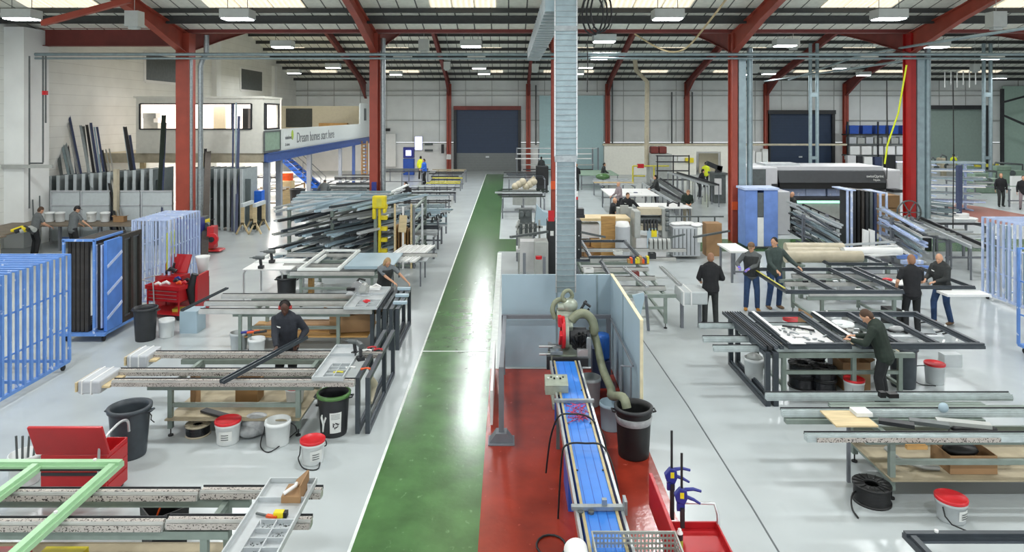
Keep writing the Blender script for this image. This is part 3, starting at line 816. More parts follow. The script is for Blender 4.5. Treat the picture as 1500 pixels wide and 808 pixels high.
def profile(label, p, q, w=.08, h=.06, mt='alu_matt', group=None, name='aluminium_profile', up=(0,0,1), cat='profile'):
    "extruded bar: a web with two lips, not a plain box"
    p = Vector(p); q = Vector(q); c = (p+q)/2
    d = (q-p).normalized(); upv = Vector(up)
    if abs(d.dot(upv)) > .98: upv = Vector((0,1,0))
    sd = d.cross(upv).normalized(); up2 = sd.cross(d).normalized()
    m = MB(); m.bar(p-c, q-c, w, h*.5, up); 
    for s in (-1,1):
        o = sd*(s*w*.38) + up2*(h*.42); m.bar(p-c+o, q-c+o, w*.2, h*.35, up)
    o = bpy.data.objects.new(name, m.mesh(name)); COL.objects.link(o); o.data.materials.append(M[mt]); o.location = c
    return tag(o, label, cat, group)

# ------------------------------------------------------------ people
def bake(mb, voxel, mt, name, parent, smooth=4, label=None):
    me = mb.mesh('tmp'); o = bpy.data.objects.new('tmp', me); COL.objects.link(o)
    r = o.modifiers.new('r', 'REMESH'); r.mode = 'VOXEL'; r.voxel_size = voxel; r.use_smooth_shade = True
    s = o.modifiers.new('s', 'SMOOTH'); s.factor = .5; s.iterations = smooth
    dg = bpy.context.evaluated_depsgraph_get(); ev = o.evaluated_get(dg)
    me2 = bpy.data.meshes.new_from_object(ev); me2.name = name
    bpy.data.objects.remove(o); bpy.data.meshes.remove(me)
    me2.materials.clear(); me2.materials.append(M[mt]); me2.polygons.foreach_set('use_smooth', [True]*len(me2.polygons))
    ob = bpy.data.objects.new(name, me2); COL.objects.link(ob); ob.parent = parent
    if label: ob['label'] = label
    return ob
def person(label, p, rz=0, h=1.78, lean=5, handL=None, handR=None, feet=((-.12,0),(.12,0)), top='fabric_black', legs='trouser_black', shoe='black',
           hair='hair_short', skin='skin', sleeve='long', look=(0,0), hood=False, cap=None, vest=None, ears=False, glove=None, near=False, knee=.02, bulk=1.1, group=None, bald=False, logo=False, squat=0, long_hair=False):
    t = thing('person', label, 'person', p, rz, group); s = h/1.78; V = Vector
    vox = .0085 if near else .02
    hipz = .93 - squat
    a = R(lean); ca, sa = math.cos(a), math.sin(a)
    def T_(v):   # torso frame: hinge at the hips, +y forward
        v = V(v); z = v.z-.93; y = v.y
        return V((v.x, y*ca + z*sa, hipz + z*ca - y*sa))*s
    def W(v): return V(v)*s
    sh = {-1: T_((-.185,0,1.43)), 1: T_((.185,0,1.43))}
    hand = {-1: V(handL)*1.0 if handL else T_((-.27,.05,.84)), 1: V(handR)*1.0 if handR else T_((.27,.05,.84))}
    body = MB(); top_ = MB(); trs = MB()
    # torso
    tor = [((0,0,.93),.155,.105),((0,.0,1.08),.135,.095),((0,.01,1.25),.155,.11),((0,0,1.38),.165,.10),((0,-.005,1.45),.10,.075)]
    for i in range(len(tor)-1):
        (p0,a0,b0),(p1,a1,b1) = tor[i],tor[i+1]
        body.blob(T_(p0),T_(p1),a0*s,b0*s,a1*s,b1*s)
        k = .022*s*bulk; e0 = a0*s*bulk+k; e1 = a1*s*bulk+k
        top_.blob(T_(p0),T_(p1),e0,b0*s*bulk+k*1.2,e1,b1*s*bulk+k*1.2)
    top_.blob(T_((0,0,.86)),T_((0,0,1.0)),.175*s*bulk,.13*s*bulk,.16*s*bulk,.12*s*bulk,cap=.15)
    top_.blob(T_((-.15,0,1.42)),T_((.15,0,1.42)),.07*s,.062*s,.07*s,.062*s,side=(0,0,1))
    # neck and head
    yaw, pit = R(look[0]), R(look[1])
    hb = T_((0,.0,1.5)); body.blob(T_((0,0,1.42)), hb+V((0,.02,.04))*s, .058*s,.06*s,.052*s,.055*s)
    HM = Matrix.Translation(hb) @ Matrix.Rotation(yaw,4,'Z') @ Matrix.Rotation(-(a*.4)-pit,4,'X') @ Matrix.Scale(s,4)
    hd = MB()
    hd.ball((0,.01,.165),.076,.096,.112,16,12); hd.ball((0,.035,.095),.056,.066,.07,14,10); hd.blob((0,.098,.155),(0,.116,.118),.009,.010,.015,.014)
    for e in (-1,1): hd.ball((e*.078,.0,.14),.010,.020,.032,8,6); hd.blob((e*.018,.09,.168),(e*.05,.08,.17),.012,.010,.01,.01,side=(0,0,1)); hd.ball((e*.03,.085,.125),.02,.016,.018,8,6)
    hd.blob((-.02,.098,.088),(.02,.098,.088),.007,.009,.007,.009,side=(0,0,1)); hd.ball((0,.088,.055),.022,.02,.018,8,6)
    hd.xf(HM); body.add(hd.v, hd.f, True)
    # arms
    hands = {}
    for e in (-1,1):
        S = sh[e]; Wp = hand[e]; L1, L2 = .29*s, .27*s
        d = Wp-S; L = min(d.length, (L1+L2)*.985); dn = d.normalized(); Wp = S+dn*L
        aa = (L1*L1 - L2*L2 + L*L)/(2*L); hh = math.sqrt(max(0, L1*L1-aa*aa))
        pole = V((e*.55,-.6,-.6)); pole = pole - dn*pole.dot(dn); pole.normalize(); E = S + dn*aa + pole*hh
        body.blob(S,E,.046*s,.046*s,.038*s,.036*s); body.blob(E,Wp,.038*s,.036*s,.026*s,.022*s)
        fd = (Wp-E).normalized(); sd = V((1,0,0)); nrm = V((0,0,-1)) if abs(fd.z) < .8 else V((-e,0,0))
        sd = fd.cross(nrm).normalized(); nrm = sd.cross(fd)
        hm = MB(); pc = Wp + fd*.05*s
        hm.blob(Wp, Wp+fd*.075*s, .026*s,.015*s,.038*s,.014*s, side=sd)
        fl = [.062,.072,.068,.052]
        fr = .0095 if near else .013
        for i in range(4):
            o = sd*((i-1.5)*.0195*s); b0 = Wp+fd*.085*s+o; b1 = b0+fd*(fl[i]*.5*s)-nrm*(-.012*s); b2 = b1+(fd*.55+nrm*.8).normalized()*(fl[i]*.55*s)
            hm.blob(b0,b1,fr*s,fr*s,fr*.95*s,fr*.95*s,n=8); hm.blob(b1,b2,fr*.95*s,fr*.95*s,fr*.8*s,fr*.8*s,n=8)
        ts = -1 if (fd.cross(sd)).dot(nrm) > 0 else 1
        tb = Wp+fd*.025*s+sd*(-e*.024*s); hm.blob(tb, tb+(fd*.7+sd*(-e*.75)).normalized()*.04*s, .012*s,.012*s,.0105*s,.0105*s,n=8); t2 = tb+(fd*.7+sd*(-e*.75)).normalized()*.04*s
        hm.blob(t2, t2+(fd*.9+nrm*.4).normalized()*.028*s, .0105*s,.0105*s,.009*s,.009*s,n=8)
        body.add(hm.v, hm.f, True); hands[e] = hm if glove else None
        k = .018*s*bulk
        top_.blob(S,E if sleeve == 'long' else S+(E-S)*.75,.062*s*bulk,.062*s*bulk,.054*s*bulk,.052*s*bulk,cap=.6)
        if sleeve == 'long': top_.blob(E,Wp-(Wp-E)*.06,.056*s*bulk,.054*s*bulk,.040*s,.037*s,cap=.3)
        if glove:
            g = MB(); g.blob(Wp-fd*.05*s, Wp+fd*.08*s, .034*s,.028*s,.044*s,.022*s, side=sd); g.blob(Wp+fd*.08*s, Wp+fd*.13*s+nrm*.03*s, .042*s,.018*s,.036*s,.014*s, side=sd); bake(g, .008, glove, 'glove', t, 3, 'purple glove')
    # legs
    pel = MB()
    for e, ft in zip((-1,1), feet):
        hp = W((e*.09,-.0+0,0)); hp.z = hipz*s; an = V((ft[0],ft[1],.09))*s
        kn = (hp+an)/2 + V((e*.01,.06+knee+squat*.8,.03))*s; kn.z = max(kn.z, .3)
        body.blob(hp,kn,.082*s,.085*s,.052*s,.056*s); body.blob(kn,an,.054*s,.058*s,.035*s,.036*s); body.blob(an-V((0,.02,.03))*s, an+V((e*.015,.14,-.055))*s,.035*s,.035*s,.038*s,.024*s)
        trs.blob(hp,kn,.100*s,.104*s,.076*s,.08*s); trs.blob(kn,an+V((0,0,-.02)),.076*s,.08*s,.062*s,.066*s,cap=.2)
        f = MB(); f.blob(an-V((0,.045,.045))*s, an+V((e*.02,.15,-.052))*s,.044*s,.042*s,.05*s,.035*s); f.blob(an-V((0,.015,.03))*s, an+V((0,-.005,.05))*s,.046*s,.05*s,.05*s,.056*s,cap=.2)
        f.v = [(x,y,max(z,.004)) for x,y,z in f.v]; bake(f, .012 if near else .02, shoe, 'boot' if 'boot' in shoe else 'shoe', t, 2)
    trs.blob(W((-.08,0,0))+V((0,0,hipz*s)), W((.08,0,0))+V((0,0,hipz*s)), .12*s,.115*s,.12*s,.115*s, side=(0,0,1)); trs.blob(V((0,0,hipz*s)), T_((0,0,1.03)), .165*s,.12*s,.15*s,.108*s, cap=.3)
    bake(body, vox, skin, 'body', t, 2)
    bake(top_, .014 if near else .02, top, 'sweater' if sleeve == 'long' else 'tshirt', t, 3)
    bake(trs, .014 if near else .02, legs, 'trousers', t, 3)
    # hair
    if not bald:
        hr = MB(); hr.ball((0,-.008,.19),.083,.098,.098,16,10); hr.ball((0,-.035,.15),.079,.075,.095,14,10)
        if long_hair: hr.blob((0,-.05,.14),(0,-.06,-.03),.09,.06,.075,.05); hr.blob((-.06,.0,.16),(-.07,0,.02),.03,.05,.03,.04); hr.blob((.06,.0,.16),(.07,0,.02),.03,.05,.03,.04)
        m2 = MB(); 
        hr.xf(HM); bake(hr, .012 if near else .018, hair, 'hair', t, 2)
    if cap:
        c = MB(); c.ball((0,.0,.205),.09,.105,.082,14,8); c.blob((0,.09,.2),(0,.16,.185),.06,.008,.05,.007); c.xf(HM); bake(c, .01, cap, 'cap', t, 2)
    if hood:
        c = MB(); c.blob(T_((-.09,-.07,1.46)), T_((.09,-.07,1.46)), .06*s,.05*s,.06*s,.05*s, side=(0,0,1)); c.blob(T_((-.09,-.06,1.46)), T_((-.06,.06,1.47)), .045*s,.035*s,.035*s,.03*s, side=(0,0,1)); c.blob(T_((.09,-.06,1.46)), T_((.06,.06,1.47)), .045*s,.035*s,.035*s,.03*s, side=(0,0,1))
        bake(c, .014, top, 'hood', t, 2)
    if vest:
        c = MB()
        for i in range(0,3):
            (p0,a0,b0),(p1,a1,b1) = tor[i],tor[i+1]; c.blob(T_(p0),T_(p1),a0*s*bulk+.045*s,b0*s*bulk+.055*s,a1*s*bulk+.035*s,b1*s*bulk+.055*s, cap=.35)
        c.blob(T_((-.13,0,1.42)),T_((.13,0,1.42)),.08*s,.075*s,.08*s,.075*s,side=(0,0,1))
        c.blob(T_((0,0,.95)),T_((0,0,1.1)),.19*s,.145*s,.18*s,.14*s,cap=.1); bake(c, .014, vest, 'vest', t, 3, 'dark sleeveless vest')
    if ears:
        for e in (-1,1):
            c = MB(); c.cyl((e*.075,0,.14), .036, e*.035, 16, 'X'); c.xf(HM); part('ear_defender', c, M['ear_red'], t, label='red ear cup')
        c = MB(); c.tube([(.09*math.cos(k*math.pi/10), .0, .17+.125*math.sin(k*math.pi/10)) for k in range(11)], .009, 6); c.xf(HM); part('headband', c, M['black'], t)
    if near:
        for e in (-1,1):
            c = MB(); c.ball((e*.031,.092,.157),.010,.008,.007,8,6); c.xf(HM); part('eye', c, M['black'], t)
    if logo:
        c = MB(); c.bar(T_((.05,.135*bulk+.0,1.33)), T_((.13,.125*bulk,1.345)), .006,.022, up=(0,0,1)); part('chest_logo', c, M['white'], t)
    return t
# ============================================================ LEFT SIDE
# ---- nearest bench with the pale green window frame
b = make_bench('nearest bench at bottom left with two black-bristled rails under a green frame', -6.6, -2.0, 6.75, 7.55, .93, [(7.4,-7.2,-3.35),(6.86,-7.2,-3.45)], [-6.3,-3.05], shelf='ply', feet=True)
rail_part(b, -3.33, -2.02, 7.42, .94); rail_part(b, -3.43, -1.98, 6.88, .94)
make_frame('pale green window frame lying across the nearest bench', -6.9, -4.44, 5.7, 7.9, .945, w=.13, h=.09, mx=(-5.38,), mt='green_frame', lt='charcoal')
# parts tray on it
def parts_tray(label, x0, x1, y0, y1, z, cols, rows, yr, yb=None):
    t = thing('parts_tray', label, 'tray', ((x0+x1)/2,(y0+y1)/2,z), 0)
    m = MB(); m.box(x0,x1,y0,y1,z,z+.012); part('tray_floor', m, M['alu_matt'], t, True)
    m = MB()
    for x in (x0,x1-.015): m.box(x,x+.015,y0,y1,z+.012,z+.06)
    for y in (y0,y1-.015): m.box(x0+.015,x1-.015,y,y+.015,z+.012,z+.06)
    part('rim', m, M['bucket_grey'], t, True)
    m = MB(); n0 = y0+.02
    for i in range(rows+1): y = n0+i*(yr-n0)/rows; m.box(x0+.015+(x1-x0)*.32,x1-.015,y-.006,y+.006,z+.012,z+.055)
    for i in range(cols+1): x = x0+(x1-x0)*(.32+.66*i/cols); m.box(x-.006,x+.006,n0+.01,yr-.01,z+.012,z+.052)
    m.box(x0+.015,x1-.015,(yr+y1)/2-.008,(yr+y1)/2+.008,z+.012,z+.058)
    if yb: m.box(x0+.015,x1-.015,yb-.008,yb+.008,z+.012,z+.058)
    part('divider', m, M['alu_matt'], t, True)
    return t
parts_tray('grey compartment tray of fixings on the nearest bench', -2.62, -2.1, 6.0, 7.52, .95, 2, 5, 6.75)
rng = random.Random(3)
def small(name, label, cat, mb, mt, grp=None): return single(name, label, cat, mb, M[mt], grp)
m = MB(); m.box(-2.36,-2.16,7.1,7.35,.963,1.03); m.box(-2.17,-2.16,7.1,7.42,1.03,1.14); m.bar((-2.3,7.38,1.0),(-2.18,7.4,1.1),.2,.01); small('cardboard_tray', 'torn cardboard carton standing in the compartment tray', 'box', m, 'card')
m = MB(); m.tube([(-2.34,7.12,1.05),(-2.24,7.2,1.09),(-2.26,7.3,1.06)],.02,6); small('glove', 'blue and white rag lying on the torn carton', 'glove', m, 'white')
t = thing('tape_measure', 'yellow and black tape measure in the compartment tray', 'tape measure', (-2.3,6.86,.963))
m = MB(); m.box(-.05,.05,-.035,.035,0,.06); part('case', m, M['yellow'], t, bevel=.008)
m = MB(); m.box(.05,.085,-.03,.03,.005,.055); part('grip', m, M['black'], t)
t = thing('hand_pliers', 'red handled pliers beside the yellow tape measure', 'pliers', (-2.4,6.83,.97))
m = MB(); m.bar((-.14,.06,.012),(-.02,.02,.012),.02,.018); part('handle', m, M['machine_dk'], t)
m = MB(); m.bar((-.02,.02,.012),(.09,-.01,.012),.035,.022); part('handle', m, M['orange'], t)
for i in range(5):
    for j in range(2):
        if (i+j) % 4 == 3: continue
        m = MB(); cx, cy = -2.36+j*.17, 6.09+i*.145
        for q in range(14):
            a, b_ = cx+rng.uniform(-.05,.05), cy+rng.uniform(-.045,.045); m.bar((a,b_,.975+rng.random()*.015),(a+rng.uniform(-.02,.02),b_+rng.uniform(-.02,.02),.98),.006,.006)
        o = small('fixings', 'screws and clips filling cells of the near compartment tray', 'screws', m, 'machine_dk', 'screws in the near compartment tray'); o['kind'] = 'stuff'
make_bin('black bucket half under the near compartment tray, cut by the bottom edge', (-2.02,6.35,0), .2,.16,.42,'black')
# things under / between its rails
t = thing('spirit_level', 'yellow and red spirit level on the low shelf of the nearest bench', 'level', (-4.2,7.0,.3))
m = MB(); m.box(-.8,.8,-.03,.03,0,.09); part('body', m, M['tool_red'], t)
for x0_, x1_ in ((-.55,-.3),(.45,.75)):
    m = MB(); m.box(x0_,x1_,-.036,.036,-.0,.094); part('end_grip', m, M['yellow'], t, label='yellow section')
for k, (x, mt_) in enumerate(((-5.5,'tool_red'),(-4.9,'yellow'))):
    m = MB(); m.box(x,x+.45,6.93,7.25,.3,.42); m.box(x+.15,x+.3,7.05,7.1,.42,.46); small('drill_case', ['red','yellow'][k]+' power tool case under the nearest bench rails', 'tool case', m, mt_)
t = thing('tool_bag', 'open black tool bag with copper pipe ends between the near rails', 'bag', (-4.0,7.95,.0))
m = MB(); m.lathe([(.001,0),(.26,0),(.29,.45),(.27,.45),(.24,.03),(.001,.03)],4,(0,0,0),'Z',False); part('bag', m, M['black'], t)
m = MB(); m.tube([(-.1,0,.3),(-.02,.02,.52),(.1,.04,.55),(.16,.0,.5)],.012,6); part('pipe_end', m, M['orange'], t)

# ---- red tool chest with its lid up
t = thing('tool_chest', 'large red tool chest with its lid propped open, bottom left', 'tool chest', (-5.57,9.0,0))
m = MB(); m.box(-.42,.42,-.25,.25,.06,.4); m.box(-.42,.42,-.25,-.235,.4,.64); m.box(-.42,.42,.235,.25,.4,.64); m.box(-.42,-.405,-.235,.235,.4,.64); m.box(.405,.42,-.235,.235,.4,.64)
part('body', m, M['tool_red'], t, bevel=.008)
m = MB(); m.bar((0,-.25,.66),(0,-.42,1.08),.94,.04,up=(0,1,0)); part('lid', m, M['tool_red'], t, bevel=.01)
m = MB(); m.box(-.41,.41,-.262,-.25,.38,.42); part('seam', m, M['charcoal'], t)
for k in range(3):
    m = MB(); m.box(.421,.43,-.22,.22,.1+k*.17,.24+k*.17); part('drawer', m, M['tool_red'], t)
m = MB(); m.tube([(.36,-.3,.0),(.36,-.3,.72),(.40,-.22,.86),(.42,.05,.92),(.42,.24,.86),(.42,.28,.7)],.017,8); part('handle', m, M['alu'], t, label='bent chrome push handle')
for x in (-.36,.36):
    for y in (-.2,.2):
        m = MB(); m.cyl((x-.015,y,.035),.035,.03,12,'X'); part('castor', m, M['rubber'], t)
make_bin('tall dark grey waste bin with wire handle behind the red tool chest', (X(190,10.05),10.05,0), .29,.22,.72,'anthracite', group=None)
m = MB(); m.tube([A(218,603,.62),A(222,608,.55),A(221,614,.4),A(226,618,.38)],.008,5); small('wire_hook','black wire hanging off the grey bin rim','wire',m,'black')
t = make_pail('white bucket holding dark sticks left of the red tool chest', (X(37,9.3),9.3,0), .2,.4,None,sticker=False)
for k in range(4):
    m = MB(); m.tube([(-.1+.06*k,0,.05),(-.14+.09*k,.02,.62)],.015,6); part('stick', m, M['machine_dk'], t)

# ---- main left bench with ear-defender man
zb = .9
b = make_bench('long green-legged bench with bristled rails in front of the person with ear defenders', -5.4, -3.1, 10.55, 11.85, zb,
    [(10.57,X(165,10.57),X(520,10.57)),(11.0,X(152,11.0),X(462,11.0)),(11.8,X(212,11.8),X(560,11.8))], [-5.26,-3.27], shelf='ply', legy=(10.65,11.75))
for k, (u0,u1,v,ys) in enumerate(((116,153,552,(10.5,11.0)),(187,222,512,(11.6,12.0)))):
    t = thing('wrapped_rail_end', ['bandaged rail end with tape and wood offcuts, the nearer one','bandaged rail end with tape, the farther one'][k], 'wrapped end', (X((u0+u1)/2,ys[0]),ys[0],.78))
    x0_, x1_ = X(u0,ys[0]), X(u1-4,ys[0])
    m = MB(); m.box(x0_,x1_,ys[0]-.05,ys[1]+.05,.72,.925); part('padding', m, M['cabinet_grey'], t, True, bevel=.03)
    m = MB(); m.box(x0_-.03,x0_,ys[0]-.06,ys[1]+.06,.76,.9); m.box(x1_,x1_+.12,ys[0],ys[1]-.05,.8,.83); part('wood_offcut', m, M['wood_lt'], t, True, label='pale wood strip')
    m = MB(); 
    for q in range(2): m.box(x0_+.06+q*.14,x0_+.08+q*.14,ys[0]-.055,ys[1]+.055,.715,.93)
    part('tape_band', m, M['white'], t, True)
parts_tray('grey tool tray with a drill at the right end of the ear-defender bench', X(459,10.6), X(505,10.6), 10.5, 12.0, .91, 2, 4, 11.1)
def drill(label, p, rz=0, mt='charcoal', s=1.0):
    t = thing('cordless_drill', label, 'drill', p, rz)
    m = MB(); m.box(-.045*s,.045*s,-.05*s,.04*s,0,.05*s); part('battery', m, M[mt], t, bevel=.006)
    m = MB(); m.bar((0,-.01,.05*s),(0,.01*s,.17*s),.035*s,.045*s,up=(0,1,0)); part('grip', m, M[mt], t, bevel=.008)
    m = MB(); m.cyl((0,-.06*s,.19*s),.035*s,.15*s,14,'Y'); m.lathe([(.025*s,.09*s),(.022*s,.13*s),(.008*s,.15*s),(.005*s,.2*s)],12,(0,0,.19*s),'Y'); part('motor', m, M['machine_dk'], t)
    return t
drill('dark cordless drill standing in the tool tray beside the ear-defender bench', (-2.45,11.35,.925), .5, s=1.3)
drill('second dark drill behind the first in the same tool tray', (-2.6,11.6,.925), 1.2, s=1.15)
drill('dark drill standing on the white table, the left one', (X(382,18.2),18.2,.91), 1.6, s=1.5)
drill('dark drill standing on the white table, the right one', (X(398,18.9),18.9,.91), 1.6, s=1.6)
for k,(x,y,mt_) in enumerate(((-2.75,10.75,'tape_yellow'),(-2.6,10.95,'white'),(-2.45,11.9,'tool_red'),(-2.32,11.8,'tool_red'),(-2.35,10.9,'orange'),(-2.5,11.75,'paper'))):
    m = MB(); m.tube([(x,y,.94),(x+.08,y+.03,.95),(x+.15,y+.02,.94)],[.02,.012,.02],8)
    small('hand_tool', ['yellow','white','red','dark red','orange','pale'][k]+' handled small tool lying in the tray by the drill', 'hand tool', m, mt_)
# what the person carries
profile('dark grey profile carried at a slant by the person with ear defenders', A(325,560,.97), Vector((-3.56,12.02,1.08)), .1,.07,'anthracite')
# under the main bench
m = MB(); m.box(X(283,11.1),X(290,11.1),11.0,11.2,.29,.8); small('timber_block','upright brown timber block on the ear-defender bench shelf','timber',m,'card')
make_box('brown cardboard box on the shelf under the ear-defender bench', (X(366,11.3),11.3,.295), .36,.3,.36, mt='card_dk')
m = MB(); m.bar(A(298,600,.32),A(345,613,.32),.12,.03); small('offcut','dark and white profile offcut on the low plywood shelf','offcut',m,'charcoal')
t = make_pail('white bucket with red lid up on the shelf at the bench right end', (X(432,11.2),11.2,.295), .15,.26,sticker=False)
make_reel('beige cable reel lying on the floor below the ear-defender bench', (X(290,10.7),10.7,0), .19,.17,'wrap_tube','black_gloss')
make_pail('red-lidded white tub with paper label under the middle of the bench', (X(334,10.45),10.45,0), .185,.33,rz=.15)
make_pail('open white bucket without lid beside the bench right leg', (X(407,10.4),10.4,0), .19,.36,None,sticker=False,handle=-1)
m = MB(); m.ball((X(376,10.7),10.7,.16),.26,.18,.17,14,8); m.ball((X(366,10.6),10.6,.1),.18,.15,.1,12,7); small('plastic_sheet','crumpled clear plastic bag between two buckets under the bench','plastic bag',m,'plastic_bag')
make_pail('red-lidded white tub with a black wire handle on the open floor', (X(458,9.85),9.85,0), .17,.32,handle=-1,rz=.6)
t = make_bin('black recycling bin with green rim and white label by the standing frames', (X(489,10.75),10.75,0), .25,.2,.64,'charcoal','rim_green')
def arc_panel(r, h0, h1, a0, a1, z0, z1, taper, d=.006, n=8):
    m = MB(); vs = []
    for i in range(n+1):
        a = a0+(a1-a0)*i/n
        for z in (z0,z1):
            rr = r+taper*z+d; vs.append((rr*math.cos(a), rr*math.sin(a), z))
    m.add(vs, [(2*i,2*i+2,2*i+3,2*i+1) for i in range(n)]); return m
part('label_sheet', arc_panel(.2,0,0,-1.6,-.8,.08,.4,.065), M['paper'], t, label='white recycling label')
m = MB()
for k in range(3):
    a = k*2.094+.5; ca, sa = math.cos(a), math.sin(a)
    c = Vector((-1.2,0)); r = .045
    def q(aa, rr, z0=.2):
        th = -1.2 + rr*math.cos(aa)/.215; z = z0+rr*math.sin(aa); R_ = .2+.065*z+.012; return (R_*math.cos(th), R_*math.sin(th), z)
    m.add([q(a,.05),q(a+1.2,.05),q(a+1.2,.028),q(a,.028)],[(0,1,2,3)]); m.add([q(a-.1,.068),q(a-.55,.04),q(a-.1,.012)],[(0,1,2)])
part('recycling_symbol', m, M['charcoal'], t)
m = MB()
for k in range(4):
    z0 = .3+k*.022; R_ = .2+.065*z0+.011
    m.add([(R_*math.cos(a), R_*math.sin(a), z0+dz) for dz in (0,.006) for a in (-1.5,-1.2,-.92)],[(0,1,4,3),(1,2,5,4)])
part('label_print', m, M['machine_dk'], t)
m = MB(); m.tube([(-.12,-.19,.1),(-.11,-.2,.22),(-.14,-.19,.32),(-.13,-.2,.36)],[.012,.02,.02,.012],6); m.tube([(-.1,-.2,.24),(-.07,-.215,.33)],.014,6); part('white_mark', m, M['paper'], t)

# ---- standing grey frames at the aisle
y0_, y1_ = 10.7, 13.1
stand_frame('dark grey frame standing on edge by the walkway, outer of the near pair', -2.2, y0_, y1_, 0, .88, mids=(.6,))
stand_frame('dark grey frame standing on edge by the walkway, inner of the near pair', -2.36, y0_, y1_, 0, .88, mids=(.45,))
for k in range(5):
    stand_frame('dark grey frame in the far row of five standing frames, %s from the walkway' % ['first','second','third','fourth','fifth'][k], -2.35-k*.135, 14.5, 16.3, 0, .88, w=.07, t_=.08, mids=(.35,) if k % 2 else ())
for k, (u,v) in enumerate(((579,424),(577,436),(571,452))):
    m = MB(); q = Vector((-2.5+.05*k,16.1-k*.6,.9)); m.box(q.x-.1,q.x+.2,q.y-.06,q.y+.06,.88,.93)
    small('clamp_pad', 'pale blue packing block on the standing frames, ' + ['farthest','middle','nearest'][k], 'packing block', m, 'booth')
m = MB(); m.tube([(-2.27,11.2,.7),(-2.22,11.3,.55),(-2.26,11.4,.4),(-2.24,11.15,.3)],[.05,.07,.06,.03],8); small('paper_bundle','crumpled pale packing hanging on the near standing frames','packing',m,'wrap_tube')

# ---- second bench
b = make_bench('second bench back with three pale rails behind the person with ear defenders', -5.9, -3.0, 14.4, 15.7, .9,
   [(14.4,X(292,14.4),X(545,14.4)),(15.0,X(300,15),X(530,15)),(15.6,X(325,15.6),X(520,15.6))], [X(368,14.6),X(497,14.6)], shelf=None, brush=False)
m = MB(); m.box(X(365,15),X(545,15),14.5,15.6,.27,.29); part('shelf', m, M['wood'], b, True)
m = MB(); m.box(X(351,14.3)-.03,X(351,14.3)+.03,14.3,14.36,0,.8); part('leg', m, M['bench_green'], b, True)
parts_tray('light tray holding a mitre saw behind the standing frames', X(508,14.6), X(556,14.6), 14.3, 16.0, .92, 2, 3, 14.9)
t = thing('mitre_saw', 'silver and black circular saw lying on the light tray', 'saw', (X(527,15.5),15.5,.93))
m = MB(); m.cyl((-.05,-.03,.15),.14,.06,20,'Y'); part('guard', m, M['alu'], t)
m = MB(); m.cyl((.1,-.15,.17),.075,.25,16,'Y'); m.box(-.0,.2,-.1,.1,.05,.18); part('motor', m, M['machine_grey'], t)
m = MB(); m.tube([(-.1,.05,.25),(-.02,.05,.34),(.12,.05,.3)],.025,8); m.box(-.28,-.1,-.1,0,.1,.16); part('handle', m, M['black'], t)
m = MB(); m.box(-.3,.3,-.12,.14,0,.02); part('base', m, M['alu_matt'], t)
m = MB(); m.ball((X(537,14.75),14.75,.97),.09,.06,.045,12,6); small('cloth','red cloth on the light tray beside the saw','cloth',m,'lid_red')
m = MB(); m.box(X(551,15.9)-.15,X(551,15.9)+.1,15.8,16.0,.94,1.0); m.tube([(X(545,15.9),15.9,1.0),(X(551,15.9),15.9,1.06),(X(558,15.9),15.9,1.0)],.02,6); small('plastic_carrier','white plastic carrier with loop handle near the saw','carrier',m,'white')
make_box('tilted brown cardboard box on the shelf under the second bench', (X(517,15.0),15.0,.31), .95,.55,.36, rz=.15, mt='card')
m = MB(); m.box(X(395,15.2),X(490,15.2),14.9,15.3,.295,.42); small('timber_stack','brown boards lying along the shelf of the second bench','boards',m,'card')
make_pail('white bucket between the second bench legs, left of the ear-defender person', (X(376,14.3),14.3,0), .17,.33,None,sticker=False)
make_pail('pale translucent bucket left of the second bench leg', (X(350,14.6),14.6,0), .18,.36,None,body='bucket_grey',sticker=False)
for k, (u,mt_) in enumerate(((353,'clamp_blue'),(362,'orange'),(372,'charcoal'))):
    m = MB(); q = A(u,487,.45); m.tube([q,q+Vector((.25,.05,.02))],.03,6); small('spray_gun', ['blue','orange','black'][k]+' handled tool hanging at the second bench left leg','hand tool',m,mt_)
profile('thin dark profile standing out slanted left of the second bench', A(266,455,.75), A(333,422,.9), .07,.05,'anthracite')
m = MB(); q = A(288,462,.35); m.box(q.x-.3,q.x+.1,q.y-.2,q.y+.25,0,.5); small('tape_box','pale taped plastic crate beside the slanted profile','crate',m,'booth')

# ---- third bench: white frames, white table
zt = .93
b = make_bench('third bench with green legs under the white window frames', -5.9, -2.6, 17.5, 20.1, zt, [(17.7,X(425,17.7),X(548,17.7)),(18.6,X(415,18.6),X(560,18.6)),(20,X(420,20),X(640,20))], [X(441,17.8),X(545,17.8)], shelf=None, legy=(17.8,19.6), brush=False)
make_frame('white window frame lying on the third bench', X(436,17.8), X(498,17.8), 17.75, 20.3, zt+.01, w=.1, h=.07, mt='white_frame', lt='alu_matt', hard=False)
make_frame('second white frame half under the first on the third bench', X(380,19.3), X(470,19.3), 18.9, 20.2, zt-.06, w=.09, h=.06, mt='white_frame', lt='alu_matt', hard=False)
m = MB(); m.box(X(505,18.2),X(575,18.2),18.1,20.0,zt-.01,zt+.03); m.box(X(505,18.2)+.03,X(575,18.2),18.05,18.1,zt-.01,zt+.07); small('glazed_sheet','pale glazed panel on the right half of the third bench','panel',m,'booth')
t = thing('white_table', 'white table on bent tube legs carrying two drills', 'table', (X(388,18.3),18.5,0))
m = MB(); m.box(-.55,.75,-.35,1.0,.86,.9); part('table_top', m, M['white'], t, bevel=.015)
for (x,y) in ((-.52,-.32),(.5,-.32),(-.52,.95),(.7,.95)):
    m = MB(); m.tube([(x,y,0),(x,y,.78),(x+.05*(1 if x<0 else -1),y,.86)],.025,8); part('leg', m, M['alu'], t)
make_bin('dark grey bin under the left end of the third bench', (X(420,18.2),18.2,0), .26,.21,.68,'charcoal')
